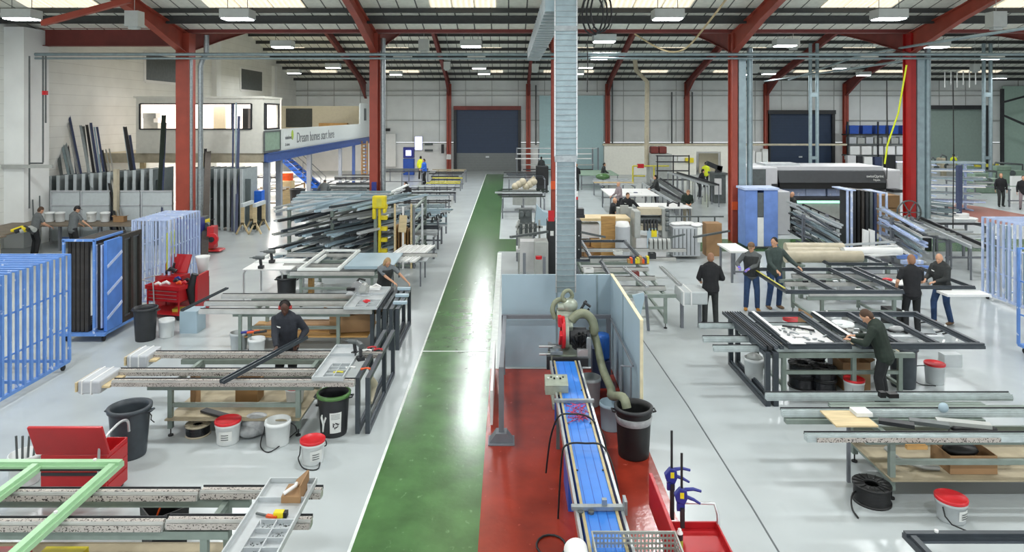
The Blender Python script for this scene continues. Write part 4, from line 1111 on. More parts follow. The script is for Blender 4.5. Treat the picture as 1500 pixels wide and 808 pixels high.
m = MB(); m.box(X(453,18.2),X(459,18.2),18.1,18.3,.1,.8); small('timber_block','yellow brown timber upright under the third bench','timber',m,'wood')
make_pail('white bucket beside the timber upright under the third bench', (X(464,18.9),18.9,0), .18,.33,None,sticker=False)
# stack of white panels on a stand
t = thing('panel_stand', 'low trolley stand below the white panels', 'stand', (X(598,20.2),20.4,0))
m = MB()
for x in (-.4,.4):
    for y in (-.5,.6): m.box(x-.02,x+.02,y-.02,y+.02,0,.72)
part('leg', m, M['steel_post'], t)
m = MB(); m.box(-.5,.6,-.55,.65,.72,.76); part('deck', m, M['alu_matt'], t)
for k in range(5):
    x = X(574,20)+k*.2
    profile('long white profile in the slanting stack right of the third bench', (x-.12,19.4,.82), (x+.22,21.6,.86), .17,.07,'white', 'white profiles stacked right of the third bench')
profile('shorter white profile with orange end beside the white stack', (X(612,20.6),19.9,.84),(X(622,21.6),21.2,.84),.14,.06,'white')
m = MB(); m.box(X(604,21.5),X(621,21.5),21.3,21.6,.8,.86); small('offcut','orange brown timber offcut behind the white profile stack','offcut',m,'wood')

# ---- the big rack of profiles
t = thing('profile_rack', 'big steel cantilever rack loaded with slanting metal profiles, centre left', 'rack', (X(500,23),23.5,0))
m = MB(); ups = [(u,y) for u in (440,500,560,612) for y in (22.3,25.6)]
for u, y in ups:
    mm = MB(); x = X(u,23.5); mm.box(x-.05,x+.05,y-.05,y+.05,0,2.05); part('upright', mm, M['bench_green'], t, True)
    if y < 24:
        for z in (.35,.75,1.15,1.55,1.92):
            mm = MB(); mm.box(x-.04,x+.04,22.35,25.55,z-.06,z); part('arm', mm, M['bench_green'], t, True)
m = MB(); m.box(X(436,23.5),X(616,23.5),25.5,25.6,.1,.2); m.box(X(436,23.5),X(616,23.5),25.5,25.6,1.95,2.02); m.box(X(436,23.5),X(616,23.5),22.25,22.35,.05,.12); part('tie_beam', m, M['bench_green'], t, True)
lev = [.36,.76,1.16,1.56,1.93]; rng = random.Random(11); cnt = 0
for li, z in enumerate(lev):
    x = X(428,23.5)
    while x < X(548,23.5):
        col = rng.choice(['anthracite_lt','anthracite','charcoal','alu_matt','alu_matt','machine_grey','galv_duct','booth']) if li < 4 else rng.choice(['galv_duct','alu_matt','booth','alu_matt','anthracite'])
        w_ = rng.uniform(.07,.15); a = rng.uniform(.2,.62); L = rng.uniform(2.4,4.3); yy = 21.6+rng.uniform(-.35,.4); zz = z+rng.choice((.04,.04,.11))
        a2 = a*L
        profile('metal profile lying at a slant in the big cantilever rack', (x,yy,zz), (x+a2,yy+L*.93,zz+rng.uniform(0,.05)), w_, rng.uniform(.05,.09), col, 'profiles in the big cantilever rack'); cnt += 1
        x += w_+rng.uniform(.02,.12)
for k in range(9):
    x0_ = X(440,22)+k*.12; z = 1.97+.05*(k % 3)
    profile('pale profile lying crosswise on top of the big rack', (X(425+k*2,23+k*.35),23+k*.35,z), (X(548+k*3,23+k*.35),23.1+k*.35,z), .16,.07, ['booth','alu_matt','galv_duct'][k % 3], 'pale profiles crosswise on the big rack')
for k in range(10):
    y = 22.0+k*.3; z = .5+k*.15
    profile('silver edged profile slanting up in front of the big rack', (X(516+k*3.0,y),y,z), (X(548+k*5.5,y+2.6),y+2.6,z+.35), .13,.06, ['white_frame','anthracite','alu'][k % 3], 'profiles slanting up at the right of the big rack')
for k in range(5):
    m = MB(); q = Vector((X(562,22.4),22.4,.55+k*.36)); m.box(q.x-.1,q.x+.12,22.3,22.5,q.z-.06,q.z+.06); single('rack_marker','small yellow guard block on the right edge of the big rack','guard',m,M['yellow'],'yellow guard blocks on the big rack')
t = thing('column_guard', 'yellow moulded guard around the foot of the slim red column', 'guard', (X(553,25.2),25.2,1.2))
t.location = (X(556,22.3),22.3,0); t['label'] = 'yellow moulded guard on the rack corner before the slim red column'
m = MB(); m.box(-.22,.22,-.14,.14,1.95,2.36); m.box(-.22,-.1,-.14,.14,1.6,1.95); m.box(.12,.22,-.14,.14,1.8,1.95); m.box(-.05,.05,-.05,.05,0,1.95); part('shell', m, M['yellow'], t, bevel=.04)
m = MB(); m.box(-.07,.09,-.15,-.141,2.02,2.28); part('slot', m, M['tape_yellow'], t)
m = MB(); m.box(X(545,26.4),X(551,26.4),26.3,26.5,1.6,2.4); small('cloth','dark blue cloth hung on the slim red column','cloth',m,'clamp_blue')
# dark board stack behind
t = thing('board_rack', 'row of dark grey boards held by pale posts behind the big rack', 'rack', (X(488,27.2),27.3,0))
for k in range(5):
    m = MB(); x0_ = X(439+k*22,27.2); m.box(x0_,x0_+.56,27.2,27.3,1.5,1.75); part('board', m, M['fabric_dkgreen'], t, True, label='dark board')
    m = MB(); m.box(x0_+.57,x0_+.63,27.15,27.35,0,1.9); part('post', m, M['alu_matt'], t, True)
m = MB(); m.box(X(439,27.2),X(548,27.2),27.3,27.5,1.2,1.45); part('shelf', m, M['alu_matt'], t, True)
def bar_bench(label, u0, u1, v0, v1, n, z=.95, mats=('charcoal','anthracite','alu_matt'), legs=3, grp=None, seed=1, stack=1, frame='steel_post', plabel=None):
    "a bench with bars laid along it; v0 back edge, v1 front edge"
    r = random.Random(seed); ya, yb = D(v1,z), D(v0,z); um = (v0+v1)/2; ym = (ya+yb)/2
    x0, x1 = X(u0,ym), X(u1,ym)
    t = thing('profile_bench', label, 'workbench', ((x0+x1)/2, ym, 0))
    for i in range(legs):
        x = x0+(x1-x0)*(.08+.84*i/(legs-1))
        for y in (ya+.1,yb-.1):
            m = MB(); m.box(x-.035,x+.035,y-.035,y+.035,0,z-.1); part('leg', m, M[frame], t, True)
        m = MB(); m.box(x-.03,x+.03,ya,yb,z-.1,z-.03); part('cross_beam', m, M[frame], t, True)
    m = MB(); m.box(x0+.1,x1-.1,ya+.08,ya+.14,.3,.36); part('stretcher', m, M[frame], t, True)
    for i in range(n):
        y = ya+(yb-ya)*(i+.5)/n; a = x0+r.uniform(-.25,.3); b_ = x1+r.uniform(-.3,.25)
        for s in range(stack):
            if s and r.random() < .4: continue
            profile(plabel or ('bar on the '+label), (a,y+r.uniform(-.1,.1),z+.02+s*.09), (b_,y+r.uniform(-.12,.12),z+.02+s*.09), r.uniform(.08,.14), r.uniform(.05,.09), r.choice(mats), 'bars on the '+label)
    return t
lb = lambda s: s
bar_bench('profile bench behind the board row, full of dark bars', 470, 545, 268, 289, 9, mats=('charcoal','anthracite','machine_dk','fabric_dkgreen','alu_matt'), seed=2, stack=2)
bar_bench('pale profile bench below the mezzanine end', 490, 545, 256, 266, 5, mats=('alu_matt','machine_grey','charcoal'), seed=3)
bar_bench('bench of long dark and grey bars before the person in black shirt', 563, 655, 286, 302, 6, z=1.0, mats=('brown_dark','charcoal','alu_matt','galv_duct'), seed=4)
bar_bench('bench with a black edge bar behind the person in black shirt', 600, 668, 272, 285, 5, mats=('charcoal','alu_matt','machine_grey','black'), seed=5)
bar_bench('far bench with black and pale yellow bars below the blue jacket', 626, 674, 258, 270, 5, mats=('black','tape_yellow','charcoal'), seed=6)
bar_bench('farthest black-edged bench left of the walkway end', 634, 684, 248, 256, 4, mats=('black','ply'), seed=7)
bar_bench('dark bench against the back wall under the white cabinet', 560, 628, 247, 253, 3, mats=('charcoal','machine_dk'), seed=8)
bar_bench('bench of pale bars and hooks right of the big rack', 566, 655, 303, 322, 6, z=1.1, mats=('alu_matt','galv_duct','charcoal','booth'), seed=9, stack=2)
bar_bench('lower bench of grey bars right of the big rack', 566, 648, 326, 346, 5, z=.8, mats=('galv_duct','anthracite','alu'), seed=10, stack=2)
for k in range(12):
    u = 575+k*6.4; y = 24.6+(k%3)*.5
    m = MB(); x = X(u,y); m.tube([(x,y,1.15),(x+.02,y,1.3),(x+.09,y,1.33),(x+.12,y,1.22)],.03,6); m.box(x-.04,x+.06,y-.04,y+.04,1.12,1.2)
    single('clamp','small dark clamp standing on the bench of pale bars','clamp',m,M['charcoal'],'dark clamps on the bench of pale bars')
t = thing('pallet_rack', 'timber and steel post rack holding brown boards right of the big rack', 'rack', (X(590,22.3),22.3,0))
for k, u in enumerate((579,591,603,607,619)):
    m = MB(); x = X(u,22.3); m.box(x-.03,x+.03,22.2,22.26,0,2.1-.1*(k%2)); part('post', m, M[['wood_lt','white','wood_lt','steel_post','alu'][k]], t, True)
m = MB(); m.box(X(577,22.5),X(620,22.5),22.3,22.9,.5,.56); part('shelf', m, M['steel_post'], t, True)
for k in range(6):
    m = MB(); x = X(580,22.6)+k*.1; m.box(x,x+.05,22.4,22.85,.57,1.35-.03*k); part('board', m, M[['wood','card_dk','card'][k%3]], t, True, label='brown board')
profile('cream board leaning on the pallet rack posts', (X(589,22.1),22.1,1.2),(X(591,22.1),22.1,1.75),.25,.05,'wood_lt')

# ---- red trolley cluster at left
q = A(252,462,0); bx, by = q.x, q.y
t = thing('tool_trolley', 'red tool trolley with chrome handle heaped with tools, left', 'tool trolley', (bx,by,0), -.25)
m = MB(); m.box(-.45,.45,-.3,.3,.42,.72); part('cabinet', m, M['tool_red'], t, bevel=.01)
m = MB(); m.box(-.5,.5,-.34,.34,.72,.75); m.box(-.5,.5,-.34,-.325,.75,.82); m.box(-.5,.5,.325,.34,.75,.82); m.box(-.5,-.485,-.325,.325,.75,.82); m.box(.485,.5,-.325,.325,.75,.82); part('top_tray', m, M['tool_red'], t)
for k in range(3):
    m = MB(); m.box(-.43,.43,-.312,-.3,.44+k*.09,.52+k*.09); dr = part('drawer', m, M['tool_red'], t)
    m = MB(); m.box(-.4,.4,-.325,-.312,.5+k*.09,.51+k*.09); part('drawer_handle', m, M['alu'], dr)
m = MB(); m.box(-.5,.55,-.34,.34,.12,.15); part('bottom_tray', m, M['tool_red'], t)
for x in (-.45,.45):
    for y in (-.3,.3):
        m = MB(); m.box(x-.015,x+.015,y-.015,y+.015,.12,.72); part('leg', m, M['tool_red'], t)
        m = MB(); m.cyl((x-.02,y,.06),.06,.04,12,'X'); part('castor', m, M['rubber'], t)
m = MB(); m.tube([(-.2,-.36,.1),(-.2,-.4,.8),(-.25,-.4,.92),(-.55,-.36,.94),(-.6,0,.94),(-.55,.3,.92)],.015,8); part('handle', m, M['alu'], t, label='chrome push handle')
t2 = thing('tool_box', 'open red toolbox with its lid up standing behind the heaped trolley', 'toolbox', (bx-.35,by+.75,0), -.2)
m = MB(); m.box(-.35,.35,-.22,.22,0,.85); part('box', m, M['tool_red'], t2)
m = MB(); m.bar((0,.1,.87),(0,.3,1.32),.68,.04,up=(0,1,0)); part('lid', m, M['tool_red'], t2)
m = MB(); m.tube([(-.15,-.05,.9),(0,-.08,1.02),(.15,-.05,.95)],.05,8); m.tube([(.0,.0,.9),(.05,0,1.15)],.03,6); part('tools_inside', m, M['charcoal'], t2)
m = MB(); m.box(bx+.62,bx+.68,by-.1,by+.55,.0,1.0); m.box(bx+.3,bx+.62,by+.45,by+.5,.4,.9); small('red_cabinet','tall narrow red cabinet panel right of the heaped trolley','cabinet',m,'tool_red')
for k,(dx,dy,dz,mt_,r) in enumerate(((-.15,0,.77,'paper',.1),(.05,.1,.8,'charcoal',.07),(.2,-.05,.78,'orange',.07),(.3,.15,.8,'black',.09),(-.3,-.1,.77,'paper',.08),(.02,.25,.82,'clamp_blue',.08),(.35,-.1,.8,'tool_red',.06))):
    m = MB(); m.tube([(bx+dx-r,by+dy,dz+.03),(bx+dx,by+dy+.03,dz+.06),(bx+dx+r,by+dy,dz+.02)],[.03,.045,.03],8); small('hand_tool', ['crumpled white paper','dark grinder','orange tool','black tool','white rag','blue tool','red tool'][k]+' lying in the tray of the heaped red trolley','hand tool',m,mt_)
t = thing('waste_tube', 'tall white tapering bucket standing on the red trolley', 'bucket', (bx+.45,by+.7,0))
m = MB(); m.lathe([(.001,.8),(.09,.8),(.17,1.3),(.18,1.34),(.165,1.34),(.09,.83),(.001,.83)],20); part('body', m, M['white'], t)
m = MB(); m.cyl((0,0,0),.16,.8,16); part('pedestal', m, M['charcoal'], t)
m = MB(); m.tube([(bx+.6,by-.05,1.05),(bx+.5,by-.08,.7),(bx+.55,by-.1,.3)],[.09,.12,.06],8); small('coat','black gloves and cloth hanging at the right of the red trolley','cloth',m,'black')
m = MB(); m.bar((bx+.1,by-.1,.18),(bx+.6,by-.1,.2),.2,.08); small('toolbox','yellow and black case on the trolley bottom tray','tool case',m,'tape_yellow')
make_bin('dark grey bin left of the red trolley beside the blue frame trolley', (X(213,15.2),15.2,0), .25,.2,.72,'charcoal')
make_pail('white bucket in front of the heaped red trolley', (X(244,15.4),15.4,0), .17,.4,None,sticker=False)

# ---- blue frame trolleys
def cl(i, n): return ['nearest','second'][i]
trolley('long bright blue frame trolley at the left edge, nearest of the trolleys', -10.6, -8.62, 11.3, 13.45, 2.26, 13, 'blue_rack')
trolley('bright blue frame trolley cut by the left edge in front of the long one', -10.3, -8.75, 8.6, 10.9, 2.2, 14, 'blue_rack')
t = thing('frame_trolley', 'blue trolley packed with dark brown frames, second from the left edge', 'trolley', (-9.3,15.8,0))
m = MB(); m.box(-.5,.42,-.75,.8,.14,.19); m.box(-.55,.45,-.82,-.75,.14,.2); part('base', m, M['blue_rack'], t)
for x in (-.44,.36):
    for y in (-.7,.65):
        m = MB(); m.cyl((x-.02,y,.06),.06,.04,14,'X'); m.box(x-.02,x+.02,y-.02,y+.02,.1,.14); part('castor', m, M['rubber'], t)
for p_, q_ in (((-.47,-.78,.2),(-.47,-.78,2.24)),((.2,-.78,.2),(.2,-.78,2.24)),((-.5,-.78,2.24),(.23,-.78,2.24)),((.2,-.7,2.24),(.2,.3,2.24))):
    m = MB(); m.bar(p_,q_,.05,.05,up=(0,1,0) if p_[1] == q_[1] else (0,0,1)); part('end_frame', m, M['blue_rack'], t)
for k in range(5):
    stand_frame('dark brown door frame standing in the second blue trolley', -9.70+k*.095, 15.1, 16.6, .2, 2.2, w=.09, t_=.075, mids=(), mt='brown_dark', group='brown frames in the second blue trolley')
for k in range(3):
    stand_frame('dark brown frame at the right side of the second blue trolley', -8.93-k*.075, 15.75, 16.6, .2, 2.22-.02*k, w=.1, t_=.06, mids=(.5,), mt='brown_dark', group='brown frames at the right side of the second trolley')
single('wrapped_sheet','panel in shiny blue film on the side of the second blue trolley','film panel',MB().box(-8.95,-8.88,15.12,15.72,.2,2.2),M['blue_wrap'])
m = MB()
for z in (.6,1.15,1.75): m.bar((-8.875,15.13,z-.12),(-8.875,15.71,z+.12),.01,.07)
small('tape_band','three white tape bands across the blue film panel','tape',m,'pale_rack')
single('wrapped_sheet','white and blue film strip between the brown frames','film panel',MB().box(-9.2,-9.14,15.15,15.25,.25,2.1).box(-9.07,-9.03,15.2,15.8,.25,2.1),M['pale_rack'])
single('dark_sheet','black board inside the second blue trolley','board',MB().box(-9.13,-9.08,15.2,16.4,.21,2.12),M['charcoal'])
single('brown_boards','dark brown boards filling the back of the second blue trolley','boards',MB().box(-9.0,-8.96,15.75,16.5,.3,2.1),M['machine_dk'])
trolley('pale blue frame trolley, third from the left edge', -9.75, -8.75, 17.7, 19.4, 2.28, 11, 'pale_rack', bw=.02)
for k in range(9):
    m = MB(); x = -9.68+k*.11; m.box(x,x+.035,17.66,17.7,.2,2.24); single('wrapped_profile','pale wrapped bar standing at the end of the third trolley','profile',m,M['pale_rack'],'pale bars at the end of the third trolley')
single('door_leaf','lime yellow strip of film inside the pale blue trolley','film',MB().box(X(252,18.2),X(255,18.2),17.9,18.3,.7,1.9),M['hivis'])

# ---- corner bench by the left wall
t = thing('corner_bench', 'long wooden corner bench along the grey screen where two people work', 'workbench', (-15,25.4,0))
m = MB(); m.box(X(62,25),X(208,25),25.0,26.2,.9,.96); m.box(X(-30,22.2),X(60,24.6),21.6,22.9,.9,.96); m.box(-18.6,X(62,25),22.9,26.2,.9,.96); part('table_top', m, M['bench_wood'], t, True, bevel=.01)
m = MB()
for x in (-16.5,-15,-13.5): m.box(x-.04,x+.04,25.1,25.2,0,.9); m.box(x-.04,x+.04,26,26.1,0,.9)
part('leg', m, M['steel_post'], t, True)
m = MB(); m.box(-18.6,-16.1,21.62,21.66,.1,.9); part('front_panel', m, M['wrap_tube'], t, True)
m = MB(); m.box(-17,-13.4,25.9,26.1,.3,.34); part('shelf', m, M['blue_wrap2'], t, True)
for k, u in enumerate((73,88,134,154)):
    make_pail('white tub on the corner bench, ' + ['leftmost, behind the left person','second, left of the capped person','third, right of the capped person','rightmost of the four'][k], (X(u,25.8),25.8,.965), .17,.36,None,sticker=(k==2))
make_box('small brown carton on the corner bench near the post', (X(176,25.8),25.8,.965), .4,.25,.2)
for k, u in enumerate((17,22,30)):
    m = MB(); q = Vector((X(u,23.6),23.6,.965)); m.tube([q,q+Vector((.3,.1,.12)),q+Vector((.5,0,.05))],.08,8); small('bench_tool',['yellow drum of tape','dark hose coil','grey tool heap'][k]+' on the left wing of the corner bench','hand tool',m,['yellow','charcoal','machine_grey'][k])
for k in range(5):
    u = 22+k*9; m = MB(); q = Vector((X(u,26),26,.97)); m.tube([q,q+Vector((-.12+.03*k,0,.8+.15*(k%3)))],.025,5); single('rod','thin dark rod standing up behind the left wing of the corner bench','rod',m,M['machine_dk'],'dark rods behind the corner bench')
# screen behind
for k, (u0,u1) in enumerate(((75,117),(119,160),(171,205),(207,252))):
    t = thing('grey_screen', 'pale grey screen panel behind the corner bench, ' + ['first from the wall','second from the wall','third, right of the post','fourth, beside the red column'][k], 'screen', (X((u0+u1)/2,26.6),26.6,0))
    m = MB(); m.box(X(u0,26.6),X(u1,26.6),26.58,26.62,.1,2.0); part('sheet', m, M['screen_grey'], t, True)
    m = MB(); m.box(X(u0,26.6),X(u1,26.6),26.54,26.66,2.0,2.05); m.box(X(u0,26.6),X(u0,26.6)+.05,26.54,26.66,0,2.0); m.box(X(u0,26.6)+.05,X(u1,26.6),26.55,26.58,1.45,1.5); part('frame', m, M['cabinet_grey'], t, True)
m = MB(); m.box(X(168,26.4),X(173,26.4),26.3,26.5,0,2.9); small('timber_post','brown-grey post in front of the grey screens','post',m,'wrap_tube')
# standing fins and long leaning profiles
for k in range(26):
    if k < 15: x = X(80+k*11.8,29); y = 28.6; h_ = 2.45+.35*(k/15.); mt_ = 'fin_grey' if k % 2 else 'fin_dark'
    elif k < 16: continue
    else: x = X(284+(k-16)*9.2,30.5); y = 30.4; h_ = 2.65; mt_ = 'fin_dark' if k % 2 == 0 else 'fin_grey'
    t = thing('storage_fin', ('grey upright storage divider behind the screens','grey upright storage divider right of the thick red column')[k >= 16], 'divider', (x,y,0), 0, ('dividers behind the grey screens','dividers right of the thick red column')[k >= 16])
    m = MB(); m.box(-.02,.02,-.9,.9,0.1,h_); part('sheet', m, M[mt_], t)
    m = MB(); m.box(-.06,.06,-.95,-.9,0,h_+.02); part('edge_post', m, M['screen_grey'], t)
    m = MB(); m.box(.02,.26,-.55,-.52,.1,h_-.45); part('infill', m, M['fin_dark'], t)
lean = [(78,172,96,300,'machine_dk',.12),(84,178,110,300,'galv_duct',.1),(90,190,118,300,'fin_grey',.12),(98,170,124,300,'alu',.12),(101,168,128,300,'mauve',.08),(97,205,112,300,'charcoal',.11),(108,215,118,300,'mauve',.1),
        (118,184,132,262,'fin_grey',.1),(122,185,135,300,'machine_dk',.1),(127,183,146,310,'charcoal',.1),(132,182,150,310,'alu_matt',.07),(133,180,152,310,'mauve',.09),(138,186,156,310,'booth',.06),(142,186,160,300,'mauve',.08),
        (150,220,158,262,'charcoal',.07),(155,219,163,262,'alu',.05),(160,218,168,262,'alu',.05),(181,186,196,290,'booth',.06),(183,186,199,290,'charcoal',.14),(190,198,203,290,'mauve',.1),(240,169,236,245,'fabric_dkgreen',.18),(243,180,240,245,'mauve',.06),
        (342,152,340,328,'mauve',.08),(346,150,345,330,'galv_duct',.07),(350,170,347,300,'mauve',.12),(301,218,299,330,'black',.12),(305,222,304,250,'brown_dark',.24)]
for k, (u0,v0,u1,v1,mt_,w_) in enumerate(lean):
    y0_, y1_ = (29.5, 27.9) if u0 < 260 else (31.0, 29.3)
    g_ = ['long bar leaning in the storage bays at the left wall','long bar leaning in the bays behind the screens','tall bar leaning in the bays around the thick red column'][0 if u0 < 115 else (1 if u0 < 200 else 2)]
    z1 = Z(v1,y1_); 
    pa = Vector((X(u0,y0_),y0_,Z(v0,y0_))); pb = Vector((X(u1,y1_),y1_,z1))
    if pb.z > .1: pb = pb + (pb-pa).normalized()*((pb.z-.02)/abs((pb-pa).normalized().z))*0.98
    profile(g_, pa, pb, w_, .06, mt_, g_.replace('long bar','bars').replace('tall bar','bars'))
# machines left of the aisle
t = thing('hydraulic_cart', 'yellow machine cart with hoses beside the grey dividers', 'machine', (X(300,25.3),25.3,0))
m = MB(); m.box(-.3,.2,-.3,.3,.1,.7); m.box(-.22,.12,-.2,.2,.7,1.15); part('body', m, M['yellow'], t, bevel=.04)
m = MB(); m.cyl((.1,-.2,.9),.14,.2,16,'Y'); m.box(-.2,.1,-.25,.15,1.15,1.25); part('reel', m, M['machine_dk'], t)
for z in (.25,.45): m = MB(); m.tube([(-.35,-.32,z),(0,-.36,z+.05),(.3,-.32,z)],.02,6); part('hose', m, M['machine_dk'], t)
m = MB(); m.box(-.34,.24,-.34,.34,0,.1); part('chassis', m, M['machine_dk'], t)
t = thing('strapping_cart', 'red cart with round dispenser right of the yellow machine', 'machine', (X(314,25.0),24.9,0))
m = MB(); m.box(-.15,.1,-.2,.2,.15,.95); m.prism([(-.2,.05),(.35,.05),(.3,.1),(-.2,.12)],-.25,.3,'Y'); part('body', m, M['tool_red'], t, bevel=.03)
m = MB(); m.cyl((.05,-.26,.5),.22,.1,20,'Y'); part('disc', m, M['lid_red'], t)
m = MB(); m.cyl((.05,-.3,.5),.1,.04,16,'Y'); m.tube([(-.1,0,.9),(-.1,0,1.15),(.05,0,1.2)],.02,6); part('hub', m, M['charcoal'], t)
t = thing('tool_cabinet', 'red box with coloured rags at the foot of the thick red column', 'box', (X(275,24.6),24.8,0))
m = MB(); m.box(-.4,.4,-.3,.3,0,1.25); part('box', m, M['clamp_blue'], t)
m = MB(); m.ball((-.2,0,1.33),.16,.16,.12,10,6); m.ball((.1,0,1.32),.15,.15,.1,10,6); part('rag', m, M['machine_dk'], t)
profile('pale metal profile slanting up at the thick red column foot', A(272,309,1.25), A(311,290,1.35), .1,.06,'alu')
# sawhorses
for k, u in enumerate((362,380)):
    t = thing('sawhorse', 'timber trestle with splayed feet below the dividers, ' + ['left','right'][k]+' one of the pair', 'trestle', (X(u,29),29,0))
    m = MB(); m.box(-.06,.06,-.6,.6,1.15,1.3); part('beam', m, M['screen_grey'], t)
    for y in (-.5,.5):
        m = MB(); m.box(-.07,.07,y-.03,y+.03,.4,1.15); part('post', m, M['wood_lt'], t)
        for s in (-1,1):
            m = MB(); m.bar((s*.02,y,.5),(s*.26,y,.02),.06,.06,up=(0,1,0)); part('leg', m, M['wood_lt'], t)
m = MB(); m.tube([(X(370,29.4),29.4,.1),(X(374,29.4),29.4,.45),(X(379,29.4),29.4,.3)],.14,8); small('sack','olive and black sack between the timber trestles','sack',m,'fabric_dkgreen')

# ---- mezzanine
XM = -11.3; Y0 = 31.6; Y1 = 55.4
t = thing('mezzanine', 'mezzanine floor with a deep blue edge beam and banner parapet', 'mezzanine', (XM,Y0,0))
m = MB(); m.box(XM,XM+.12,Y0,Y1,Z(237,32.0),3.22); m.box(XM-.1,XM+.22,Y0,Y1,2.78,2.82); m.box(XM-.1,XM+.22,Y0,Y1,3.18,3.22); part('edge_beam', m, M['beam_blue'], t, True, label='blue steel edge beam')
m = MB(); m.box(XL+.02,XM,Y0+.2,Y1,3.0,3.22); part('deck', m, M['cream'], t, True)
m = MB(); m.box(XL+.02,XM,Y0,Y0+.15,2.78,3.22); part('front_beam', m, M['wrap_tube'], t, True)
m = MB(); m.box(XM-.05,XM+.03,Y0+.02,Y1,3.22,4.3); part('parapet', m, M['signage'], t, True, label='pale parapet')
for k, (u,v) in enumerate(((389.5,325),(411,315),(453,288))):
    m = MB(); q = A(u,v); q.x = min(q.x, XM-.1) if k else XM+.05; m.box(q.x-.13,q.x+.13,q.y-.13,q.y+.13,0,2.78); part('post', m, M['post_grey'], t, True)
for y in (46,50,54.5):
    m = MB(); m.box(XM-.1,XM+.1,y-.1,y+.1,0,2.78); part('post', m, M['beam_blue'] if y > 48 else M['post_grey'], t, True)
for k, x in enumerate((-17,-14.2)):
    m = MB(); m.box(x-.1,x+.1,Y0+.1,Y0+.3,0,2.78); part('post', m, M['wood_lt'], t, True)
m = MB(); m.box(XM-2.0,XM+.04,Y1-.2,Y1,3.22,5.85); m.box(XM-.04,XM+.04,Y1-3.4,Y1-.2,4.3,5.9); part('end_screen', m, M['signage'], t, True)
m = MB(); m.box(XM+.045,XM+.06,Y1-2.0,Y1-1.2,4.55,5.5); part('vent_grille', m, M['machine_dk'], t, True)
m = MB(); m.box(XL+.05,XM-.05,Y1-.6,Y1-.5,3.22,5.7); part('rear_wall', m, M['cream'], t, True)
m = MB(); m.box(-17.8,-15.7,Y1-.66,Y1-.61,4.0,5.5); part('rear_window', m, M['glass_dark'], t, True, label='dark window')
m = MB(); m.box(-14.8,-12.6,Y1-2,Y1-1.5,3.22,4.35); part('counter', m, M['wood'], t, True)
# office box on the mezzanine
t = thing('office', 'white mezzanine office with black framed windows lit from inside', 'office', (-14.2,33,3.22))
xo = X(200,Y0); yo = 34.2; za, zb_ = Z(190,Y0), 5.76; z0w, z1w = Z(189,Y0), Z(152,Y0)
def wall_holes(m, x0, x1, y, z0, z1, holes, th=.12):
    xs = x0
    for (a,b_) in holes: m.box(xs,a,y,y+th,z0w,z1w); xs = b_
    m.box(xs,x1,y,y+th,z0w,z1w); m.box(x0,x1,y,y+th,z0,z0w); m.box(x0,x1,y,y+th,z1w,z1)
m = MB(); wall_holes(m, xo, XM, Y0-.05, 3.22, zb_, [(X(206,Y0),X(369,Y0))]); part('front_wall', m, M['office_white'], t, True)
m = MB(); ya, yb2 = XM/(387-VX)*F, XM/(408-VX)*F
m.box(XM-.1,XM,Y0+.07,ya,3.22,zb_); m.box(XM-.1,XM,yb2,yb2+.4,3.22,zb_); m.box(XM-.1,XM,ya,yb2,3.22,z0w); m.box(XM-.1,XM,ya,yb2,z1w,zb_); part('side_wall', m, M['office_white'], t, True)
m = MB(); m.box(xo,XM,yb2+.3,yb2+.4,3.22,zb_); m.box(xo,xo+.1,Y0+.07,yb2+.3,3.22,zb_); part('back_wall', m, M['room_light'], t, True, label='interior wall given its own glow for the lit room')  # inner walls glow through their material, standing in for office light
m = MB(); m.box(xo-.1,XM+.05,Y0-.1,yb2+.45,zb_,zb_+.1); part('roof', m, M['office_white'], t, True)
m = MB()
wx0, wx1 = X(206,Y0), X(369,Y0)
m.box(wx0,wx1,Y0-.09,Y0-.05,z0w-.03,z0w+.03); m.box(wx0,wx1,Y0-.09,Y0-.05,z1w-.03,z1w+.03)
for u in (206,341,369): m.box(X(u,Y0)-.04,X(u,Y0)+.04,Y0-.085,Y0-.05,z0w,z1w)
m.box(XM,XM+.05,ya-.03,yb2+.03,z0w-.04,z0w+.04); m.box(XM,XM+.05,ya-.03,yb2+.03,z1w-.04,z1w+.04); m.box(XM,XM+.05,ya-.05,ya+.25,z0w,z1w); m.box(XM,XM+.05,yb2-.08,yb2,z0w,z1w); part('window_frame', m, M['charcoal'], t, True)
m = MB(); m.box(X(314,33),X(331,33),32.9,33.0,3.3,z1w-.1); part('partition', m, M['cream'], t, True)
m = MB(); m.box(X(360,33),X(368,33),32.6,33.0,3.3,z1w-.2); part('cupboard', m, M['charcoal'], t, True)
m = MB(); m.box(X(209,32),X(225,32),32,32.4,z0w-.4,z0w+.5); m.box(X(207,32),X(229,32),31.95,32.4,z0w+.5,z0w+.75); m.box(X(225,32),X(231,32),32,32.4,z0w,z0w+.3); part('equipment', m, M['machine_grey'], t, True)
ld = bpy.data.lights.new('office_light','AREA'); ld.size = 4; ld.size_y = 1.5; ld.shape = 'RECTANGLE'; ld.energy = 90; ld.color = (1,.93,.9); lo = bpy.data.objects.new('office_light', ld); COL.objects.link(lo); lo.location = (-14.2,32.9,5.7)
for y in (38,45,52):
    for x in (-16.2,-13.2):
        tt = thing('strip_light','strip light under the mezzanine deck','ceiling lamp',(x,y,2.9),0,'strip lights under the mezzanine')
        m = MB(); m.box(-.08,.08,-.8,.8,.03,.09); part('housing', m, M['white'], tt)
        m = MB(); m.box(-.05,.05,-.75,.75,0,.03); part('lens', m, M['room_light'], tt)
        ld = bpy.data.lights.new('strip_lamp','AREA'); ld.shape = 'RECTANGLE'; ld.size = .15; ld.size_y = 1.5; ld.energy = 260; ld.color = (1,.9,.84); lo = bpy.data.objects.new('strip_lamp', ld); COL.objects.link(lo); lo.location = (x,y,2.88)
